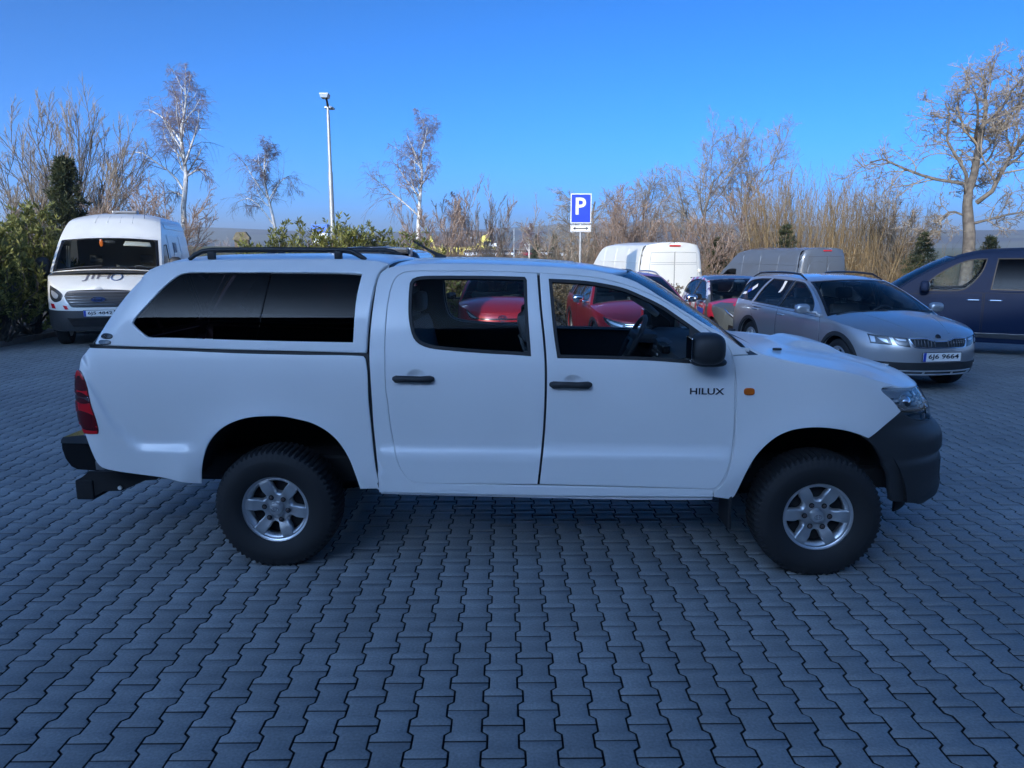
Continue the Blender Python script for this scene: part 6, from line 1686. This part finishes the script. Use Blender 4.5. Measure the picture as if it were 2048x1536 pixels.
# tan willow thicket on the right: one uncountable mass
rng = np.random.default_rng(77)
n = 240
px_ = rng.uniform(1500, 1800, n); Dd = rng.uniform(31, 38, n)
x = (px_ - 1024) / 1538 * Dd
topv = np.interp(px_, [1500, 1540, 1600, 1680, 1760, 1800], [372, 345, 372, 385, 400, 440]) + rng.uniform(-18, 70, n)
zt = (500 - topv) * Dd / 1538 + 1.83; z0 = tz(x, Dd)
st = np.zeros((n, 6, 3)); st[:, 0] = np.stack([x, Dd, z0], -1); d = np.stack([rng.normal(0, .12, n), rng.normal(0, .12, n), np.ones(n)], -1)
for s in range(1, 6):
    d = d + rng.normal(size=d.shape) * .05; d[:, 2] += .06; d /= np.linalg.norm(d, axis=1, keepdims=True); st[:, s] = st[:, s - 1] + d * ((zt - z0) / 5)[:, None]
SR = np.linspace(.022, .007, 6)[None] * np.ones((n, 1))
a1, b1 = grow(rng, st, SR, 9, .1, 1, .30, 24, 4, .10, .10, .5, shrink=.5)
a2, b2 = grow(rng, a1, b1, 3, .2, 1, .5, 26, 3, .08, .12, .65)
# tangled low growth
n2 = 1000
px2 = rng.uniform(1400, 2200, n2); D2 = rng.uniform(29, 36, n2); x2 = (px2 - 1024) / 1538 * D2
lo = np.zeros((n2, 6, 3)); lo[:, 0] = np.stack([x2, D2, tz(x2, D2)], -1); d = np.stack([rng.normal(0, .5, n2), rng.normal(0, .5, n2), np.ones(n2)], -1)
h2 = rng.uniform(1.4, 3.4, n2) * np.interp(px2, [1400, 1540, 1800, 2000, 2200], [.7, 1.1, 1.0, .85, .8])
for s in range(1, 6):
    d = d + rng.normal(size=d.shape) * .22; d[:, 2] -= .02; d /= np.linalg.norm(d, axis=1, keepdims=True); lo[:, s] = lo[:, s - 1] + d * (h2 / 5)[:, None]
LR2 = np.linspace(.012, .005, 6)[None] * np.ones((n2, 1))
c1, e1 = grow(rng, lo, LR2, 4, .2, 1, .34, 45, 3, .0, .2, .7)
V, F = join_tubes([(st, SR, 4), (a1, np.maximum(b1, .006), 3), (a2, np.maximum(b2, .0042), 3), (lo, LR2, 3), (c1, np.maximum(e1, .0045), 3)])
tag(mesh_np('undergrowth', V, F, MT['tan'], smooth=True), kind='stuff')
# dry stems on the field edge, left and centre
n3 = 1000
px3 = np.concatenate([rng.uniform(330, 520, 400), rng.uniform(640, 1160, 600)]); D3 = rng.uniform(27, 34, n3); x3 = (px3 - 1024) / 1538 * D3
lo = np.zeros((n3, 5, 3)); lo[:, 0] = np.stack([x3, D3, tz(x3, D3)], -1); d = np.stack([rng.normal(0, .3, n3), rng.normal(0, .3, n3), np.ones(n3)], -1); h3 = rng.uniform(.6, 2.0, n3)
for s in range(1, 5):
    d = d + rng.normal(size=d.shape) * .15; d /= np.linalg.norm(d, axis=1, keepdims=True); lo[:, s] = lo[:, s - 1] + d * (h3 / 4)[:, None]
R3 = np.linspace(.010, .004, 5)[None] * np.ones((n3, 1)); c1, e1 = grow(rng, lo, R3, 3, .3, 1, .35, 32, 3, .05, .1, .8)
V, F = join_tubes([(lo, R3, 3), (c1, np.maximum(e1, .004), 3)])
tag(mesh_np('dry_weeds', V, F, MT['tan'], smooth=True), kind='stuff')

# ---- conifers: tufts of flat needles
def tufts(rng, C, Dn, size, nn, spread, wid):
    """C (n,3) tuft feet, Dn (n,3) shoot directions; nn needles each"""
    n = len(C)
    Dn = Dn / (np.linalg.norm(Dn, axis=1, keepdims=True) + 1e-9)
    c = np.repeat(C, nn, 0); d = np.repeat(Dn, nn, 0); N_ = n * nn
    s = np.repeat(size, nn)
    q = rng.normal(size=(N_, 3)); q -= d * np.sum(q * d, 1, keepdims=True); q /= np.linalg.norm(q, axis=1, keepdims=True) + 1e-9
    u = rng.random(N_)[:, None]
    foot = c + d * (u * s[:, None] * .8)
    dirn = d * rng.uniform(.5, 1.1, N_)[:, None] + q * spread
    dirn /= np.linalg.norm(dirn, axis=1, keepdims=True)
    tip = foot + dirn * (s * rng.uniform(.6, 1.0, N_))[:, None]
    w = np.cross(dirn, rng.normal(size=(N_, 3))); w /= np.linalg.norm(w, axis=1, keepdims=True) + 1e-9
    w *= (s * wid)[:, None]
    mid = (foot + tip) / 2
    V = np.stack([foot, mid + w, tip, mid - w], 1).reshape(-1, 3)
    F = np.arange(N_ * 4).reshape(-1, 4)
    return V, F

def pine_bush(label, x, y, rx, ry, h, seed, n=2600, z=None, leaders=9, group=None):
    rng = np.random.default_rng(seed)
    z = float(tz(x, y) if y > 17 and False else gz(x, y)) if z is None else z
    T = thing('dwarf_pine', label, 'bush', (x, y, z), 0, group)
    # stems fan out and turn up; shoots clothe their outer halves
    ns = 34
    a = rng.uniform(0, 2 * math.pi, ns); t = np.sqrt(rng.random(ns))
    tip = np.stack([np.cos(a) * t * rx, np.sin(a) * t * ry, h * (1 - .55 * t**2) * rng.uniform(.82, 1.0, ns)], -1)
    P = np.zeros((ns, 7, 3))
    for s in range(7):
        f = s / 6; P[:, s] = tip * np.stack([np.full(ns, f**.7), np.full(ns, f**.7), np.full(ns, f**1.2)], -1)
    P[:, 1:-1] += rng.normal(size=(ns, 5, 3)) * .05
    R = np.linspace(.03, .010, 7)[None] * np.ones((ns, 1))
    b, r = grow(rng, P, R, 9, .3, 1, .28, 42, 5, .14, .08, .6, shrink=.35)
    V, F = join_tubes([(P, R, 5), (b, r, 4)]); mesh_np('trunk', V, F, MT['bark'], T, True)
    allP = np.concatenate([b.reshape(-1, 5, 3), P[:, 2:]]); 
    per = max(3, n // len(allP))
    pi = np.repeat(np.arange(len(allP)), per); f = rng.uniform(.15, 1, len(pi)) * 3.999
    i = f.astype(int); w = (f - i)[:, None]
    C = allP[pi, i] * (1 - w) + allP[pi, i + 1] * w; Dn = allP[pi, i + 1] - allP[pi, i]
    Dn /= np.linalg.norm(Dn, axis=1, keepdims=True); Dn += rng.normal(size=Dn.shape) * .45; Dn[:, 2] += .45
    V, F = tufts(rng, C + rng.normal(size=C.shape) * .03, Dn, rng.uniform(.11, .18, len(C)), 8, .75, .12)
    mesh_np('needles', V, F, MT['pine'], T, False)
    return T
lab = 'tall dwarf pine %s in the left hedge beside the panel van'
for i, (x, y, rx, ry, h, q) in enumerate(((-10.55, 13.4, .95, .9, 2.15, 'at the left edge'), (-10.0, 14.9, .95, .9, 2.45, 'nearest the van mirror'), (-11.3, 15.2, 1.0, 1.0, 2.75, 'behind the front two'), (-10.35, 16.6, 1.0, .9, 2.75, 'behind the van corner'), (-11.9, 17.4, 1.1, 1.0, 2.8, 'furthest back'))):
    pine_bush(lab % q, x, y, rx, ry, h, 100 + i, n=2000)
for i, (px, D_, tv, w) in enumerate(((520, 18.6, 478, .8), (580, 19.0, 466, .8), (628, 18.7, 455, .62), (690, 18.8, 444, .68), (722, 18.6, 452, .62), (757, 18.9, 470, .8), (798, 18.6, 476, .8), (845, 18.8, 487, .8), (885, 18.9, 500, .7))):
    x = (px - 1024) / 1538 * D_; h = (500 - tv) * D_ / 1538 + 1.83
    nm = ('leftmost in the row above the hardtop rail', 'second from the left above the hardtop rail', 'with a slim upright tip above the hardtop', 'tallest, below the lamp post', 'just right of the lamp post foot', 'with several short tips above the grey spoiler', 'above the right end of the grey spoiler', 'right behind the roof antenna', 'low, half hidden by the cab roof')[i]
    pine_bush('dwarf pine ' + nm, x, D_, w, w, h, 130 + i, n=1100, z=float(gz(x, D_)))

def spruce(label, x, y, h, w, seed, whorls=20, z=None, mt='spruce'):
    rng = np.random.default_rng(seed); z = float(tz(x, y)) - .1 if z is None else z
    T = thing('spruce_tree', label, 'tree', (x, y, z))
    tr = np.array([[(0, 0, 0), (0, 0, h * .5), (0, 0, h)]], float)
    V, F = join_tubes([(tr, np.array([[.04 * h * .35, .02 * h * .35, .006]]), 7)]); mesh_np('trunk', V, F, MT['bark'], T, True)
    C, Dn, BP = [], [], []
    for k in range(whorls):
        f = k / (whorls - 1); zz = h * (.06 + .92 * f); L = w * (1 - f)**.8 + .08
        for q in range(9):
            a = rng.uniform(0, 2 * math.pi); l = L * rng.uniform(.65, 1.1)
            d = np.array([math.cos(a), math.sin(a), .25 + .4 * f])
            pts = [np.array([0, 0, zz]) + d * l * s + np.array([0, 0, -.28 * l * s * s]) for s in np.linspace(0, 1, 5)]
            BP.append(pts)
            for s in np.linspace(.15, 1, max(4, int(l * 14))):
                p = np.array([0, 0, zz]) + d * l * s + np.array([0, 0, -.28 * l * s * s])
                for e in range(3):
                    C.append(p + rng.normal(size=3) * .04 * (.5 + l)); Dn.append(d + rng.normal(size=3) * .6)
    BPa = np.array(BP); V, F = join_tubes([(BPa, np.linspace(.012, .004, 5)[None] * np.ones((len(BPa), 1)), 3)]); mesh_np('branches', V, F, MT['bark'], T, True)
    V, F = tufts(rng, np.array(C), np.array(Dn), rng.uniform(.09, .15, len(C)) * (1 + .3 * (h > 4)), 7, .6, .09)
    mesh_np('needles', V, F, MT[mt], T)
    return T
spruce('pointed spruce standing behind the dwarf pines and the left panel van', -12.1, 21.5, 4.35, .85, 201, 26)
for px, D_, tv, lb in ((1425, 33, 480, 'small dark spruce between the creamy and the grey van'), (1562, 31, 455, 'small green spruce in the thicket above the grey van'), (1835, 30, 470, 'green spruce at the foot of the gnarled tree, left side'), (1965, 31, 478, 'green spruce at the foot of the gnarled tree, right side'), (1072, 75, 474, 'dark columnar conifer left of the parking sign, the nearer to the birch stem'), (1108, 75, 470, 'dark conical conifer just left of the parking sign')):
    x = (px - 1024) / 1538 * D_; z = float(tz(x, D_)) - .1; h = (500 - tv) * D_ / 1538 + 1.83 - z
    spruce(lb, x, D_, h, h * .30 if D_ < 60 else h * .2, 210 + px, 16, z)

# clipped brown hedge behind the row of cars: one mass
rng = np.random.default_rng(91)
n = 5200
x = rng.uniform(-3.6, 4.0, n); y = 18.6 + rng.uniform(-.35, .35, n); zz = rng.uniform(.0, 1.25, n)
C = np.stack([x, y, gz(x, y) + zz], -1); Dn = rng.normal(size=(n, 3)); Dn[:, 2] += .4; Dn[:, 1] -= .3
V, F = tufts(rng, C, Dn, rng.uniform(.07, .13, n), 5, .6, .14)
tag(mesh_np('clipped_hedge', V, F, MT['hedgeleaf']), kind='stuff')

# kerb and bed on the left
bed = tag(mesh_np('planting_bed', [(-20, 8, .035), (-9.98, 8, .035), (-9.98, 26, .035), (-20, 26, .035)], [(0, 1, 2, 3)], MT['soil']), kind='structure')
kerb = tag(G().box((-9.9, 16.5, -.05), (.08, 15, .1)).obj('kerb', MT['kerb']), kind='structure')
kme = None
for k in range(14):
    if kme is None:
        ko = G().box((0, 0, .045), (.10, .985, .11), .012).obj('kerb_stone', MT['kerb'], kerb); kme = ko.data
    else: ko = link(bpy.data.objects.new('kerb_stone', kme), kerb)
    ko.location = (-9.9 + rng.normal(0, .004), 9.6 + k, rng.normal(0, .004)); ko.rotation_euler = (0, 0, rng.normal(0, .004))

# ------------------------------------------------------------------ street furniture and far things
ps = thing('parking_sign', 'blue parking sign with a white P above a double-arrow plate on a steel pole', 'sign', (1.66, 19, float(gz(1.66, 19))), rad(0))
zg = float(gz(1.66, 19))
G().cyl((0, 0, -.1), (0, 0, 3.12 - zg), .030, n=16).obj('pole', MT['galv'], ps, True)
G().box((0, -.045, 2.815 - zg), (.50, .006, .70), .002).obj('sign_plate', MT['signwhite'], ps)
sb = G().box((0, -.049, 2.815 - zg), (.455, .006, .655), .002).obj('sign_field', MT['signblue'], ps)
text('P', .40, MT['signwhite'], ps, frame((-.005, -.0535, 2.87 - zg), (1, 0, 0), (0, 0, 1)), width=.25, bold=.02)
G().box((0, -.045, 2.345 - zg), (.50, .006, .165), .002).obj('sub_plate', MT['signwhite'], ps)
G().box((0, -.049, 2.345 - zg), (.475, .003, .14), .001).obj('sub_plate_line', MT['ink'], ps)
G().box((0, -.052, 2.345 - zg), (.462, .003, .127), .001).obj('sub_plate_field', MT['signwhite'], ps)
ar = [(-.19, 0), (-.12, .045), (-.135, .012), (.135, .012), (.12, .045), (.19, 0), (.12, -.045), (.135, -.012), (-.135, -.012), (-.12, -.045)]
G().prism([(a, b + 2.345 - zg) for a, b in ar], -.056, -.0545).obj('arrow', MT['ink'], ps)
for z in (3.0, 2.65, 2.345): G().box((0, -.03, z - zg), (.09, .03, .03), .004).obj('clamp', MT['galv'], ps)

lp = thing('lamp_post', 'tall galvanised lamp post with two flat lamp heads above the dwarf pines', 'lamp post', (-5.72, 25, float(tz(-5.72, 25))))
z0 = float(tz(-5.72, 25))
G().cyl((0, 0, 0), (0, 0, 4.25 - z0), .085, .072, 14).cyl((0, 0, 4.25 - z0), (0, 0, 6.0 - z0), .056, .048, 14).cyl((0, 0, 6.0 - z0), (0, 0, 6.3 - z0), .04, .04, 12).obj('pole', MT['galv'], lp, True)
G().path([(0, 0, 6.2 - z0), (0, -.10, 6.38 - z0), (0, -.22, 6.45 - z0)], .035, 8).obj('bracket', MT['lampdark'], lp, True)
h = G().prism([(-.13, 6.50 - z0), (.13, 6.50 - z0), (.10, 6.40 - z0), (-.10, 6.40 - z0)], -.50, -.18).obj('lamp_head', MT['lampdark'], lp)
G().box((0, -.34, 6.515 - z0), (.27, .34, .03), .01).obj('head_cover', MT['plate'], h)
G().path([(0, 0, 6.15 - z0), (-.02, .2, 6.22 - z0)], .03, 8).box((-.02, .34, 6.23 - z0), (.26, .36, .06), .025).obj('lamp_head', MT['plate'], lp)

hy_ = 215.0
def hpx(u): return (u - 1024) / 1538 * hy_
def hvz(v): return (500 - v) * hy_ / 1538 + 1.83
MT['yellow'] = mat('yellow render', (.72, .58, .10), .8, var=.05, scale=.6)
MT['rooftile'] = mat('grey brown roof', (.11, .09, .085), .85, var=.15, scale=.8)
z0 = float(tz(hpx(920), hy_))
ho = thing('house', 'yellow house with a long grey roof far behind the cab antenna', 'house', (hpx(922), hy_, z0))
X = lambda u: hpx(u) - hpx(922)
Zq = lambda v: hvz(v) - z0
G().box(((X(872) + X(990)) / 2, 6, Zq(490) / 2), (X(990) - X(872), 11, Zq(490)), 0).obj('wall', MT['yellow'], ho)
r = G(); a, b_, ya, yb = X(885), X(978), .0, 12.0
yl, yr = X(858), X(996)
V = [(yl, -.6, Zq(492)), (yr, -.6, Zq(492)), (yr, 12.6, Zq(492)), (yl, 12.6, Zq(492)), (a, 6, Zq(463)), (b_, 6, Zq(463))]
r.add(V, [(0, 1, 5, 4), (1, 2, 5), (2, 3, 4, 5), (3, 0, 4), (0, 3, 2, 1)]).obj('roof', MT['rooftile'], ho)
G().prism([(X(950), Zq(497)), (X(968), Zq(472)), (X(975), Zq(470)), (X(992), Zq(497))], -1.6, 3).obj('gable', MT['yellow'], ho)
G().prism([(X(857), Zq(499)), (X(864), Zq(470)), (X(876), Zq(499))], -1.4, 3).obj('gable', MT['yellow'], ho)
for u, v in ((972, 487), (982, 488), (866, 489)):
    w = G().box((X(u), -1.66 if u > 900 else -1.46, Zq(v)), (.9, .12, 1.1)).obj('window', MT['black'], ho)
G().box((X(985), -2.2, Zq(490)), (2.6, 1.2, .9)).obj('balcony', MT['signwhite'], ho)
for u in (943, 951): G().box((X(u), 1.9, Zq(476.5)), (.6, .2, .5)).obj('skylight', MT['clear'], ho)

def small_car(px, D_, paint, label, rot):
    x = (px - 1024) / 1538 * D_; z = float(tz(x, D_))
    T = thing('distant_car', label, 'car', (x, D_, z), rot, 'cars on the far lot')
    G().prism([(-2.1, .3), (2.1, .3), (2.15, .62), (1.9, .78), (.95, .90), (-1.7, .95), (-2.1, .85)], -.85, .85).obj('body', paint, T)
    c = G().prism([(.95, .88), (.35, 1.38), (-.9, 1.42), (-1.75, .92)], -.74, .74).obj('cabin', MT['black'], T)
    G().box((-.28, 0, 1.42), (1.25, 1.36, .05), .02).obj('roof', paint, T)
    for a in (-1.3, 1.3):
        for s in (-1, 1): G().lathe([(.01, -.1), (.3, -.1), (.3, .1)], 12, Matrix.Translation((a, s * .78, .3))).obj('wheel', MT['tyre'], T)
ORD = ['leftmost of the row', 'second in the row from the left', 'left of the two nearest the house corner', 'just left of the dark car', 'just right of the second pair', 'sixth from the left', 'amid white ones', 'just left of the two red cars', 'left one of two red', 'right one of two red', 'just right of the red pair', 'between white cars right of the birch stem', 'second from the right end', 'rightmost of the row']
cols = ['white', 'white', 'silver', 'white', 'white', 'white', 'darkgrey', 'white', 'red', 'red', 'white', 'silver', 'white', 'white']
for i, c_ in enumerate(cols):
    px = 938 + i * 14.5 + (i % 3) * 2
    small_car(px, 165 + (i % 4) * 6, MT[c_], 'tiny %s car on the far lot, %s' % ({'darkgrey': 'dark'}.get(c_, c_), ORD[i]), rad(-80 + (i * 37) % 20))
x, D_ = -27.6, 80; z = float(tz(x, D_))
hut = thing('field_hut', 'small brown wooden hut on the field behind the hardtop rail', 'hut', (x, D_, z), rad(12))
MT['wood'] = mat('weathered brown boards', (.13, .09, .06), .9, var=.2, scale=3)
hb = 2.95 - z
G().box((0, 0, hb / 2), (1.35, 1.3, hb)).obj('wall', MT['wood'], hut)
G().prism([(-.85, hb - .1), (-.45, hb + .65), (.4, hb + .7), (.8, hb + .15), (.8, hb - .1)], -.8, .8).obj('roof', mat('mossy brown thatch', (.16, .125, .07), .95, var=.2, scale=2), hut)
G().box((0, -.67, hb * .35), (.5, .06, hb * .7)).obj('door', MT['interior'], hut)
x, D_ = -28.5, 118; z = float(tz(x, D_))
bt = thing('blue_container', 'bright blue container with a white lower part beyond the dwarf pines', 'container', (x, D_, z))
G().box((0, 0, 1.3), (2.3, 4, 1.6)).obj('lower_part', MT['signwhite'], bt)
G().prism([(-1.3, 2.1), (1.3, 2.1), (1.15, 3.3), (-1.15, 3.3)], -2.2, 2.2).obj('blue_top', mat('bright blue tarpaulin', (.02, .12, .55), .5), bt)
x, D_ = 1.45, 120; z = float(tz((1028 - 1024) / 1538 * 150, 150))
fp = thing('flag_pole', 'thin pale pole on the far lot right of the yellow house', 'pole', ((1028 - 1024) / 1538 * 150, 150, z))
G().cyl((0, 0, 0), (0, 0, 5.6), .09, .06, 8).obj('pole', MT['galv'], fp)
# far row of trees on the rise behind the lot reads as one belt
rng = np.random.default_rng(123); n = 260
px = rng.uniform(430, 1500, n); D_ = rng.uniform(330, 420, n); x = (px - 1024) / 1538 * D_; zb = tz(x, D_)
st = np.zeros((n, 5, 3)); st[:, 0] = np.stack([x, D_, zb], -1); d = np.stack([rng.normal(0, .25, n), rng.normal(0, .1, n), np.ones(n)], -1); hh = rng.uniform(2.0, 6.5, n) * (.6 + .4 * np.sin(px * .03))
for s in range(1, 5):
    d = d + rng.normal(size=d.shape) * .15; d /= np.linalg.norm(d, axis=1, keepdims=True); st[:, s] = st[:, s - 1] + d * (hh / 4)[:, None]
SRr = np.linspace(.14, .05, 5)[None] * np.ones((n, 1)); c1, e1 = grow(rng, st, SRr, 7, .2, 1, .45, 40, 3, .05, .15, .7)
V, F = join_tubes([(st, SRr, 3), (c1, np.maximum(e1, .05), 3)])
tag(mesh_np('distant_woods', V, F, MT['redtwig']), kind='stuff')

# ------------------------------------------------------------------ thin haze over everything
hm = bpy.data.materials.new('haze'); hm.use_nodes = True
nt = hm.node_tree; nt.nodes.clear()
ho_ = nt.nodes.new('ShaderNodeOutputMaterial'); hv = nt.nodes.new('ShaderNodeVolumePrincipled')
hv.inputs['Color'].default_value = (1.0, 1.0, 1.0, 1); hv.inputs['Density'].default_value = .0006; hv.inputs['Anisotropy'].default_value = .3
nt.links.new(hv.outputs[0], ho_.inputs['Volume'])
tag(G().box((0, 0, 45), (5600, 5600, 94)).obj('haze', hm), kind='stuff')
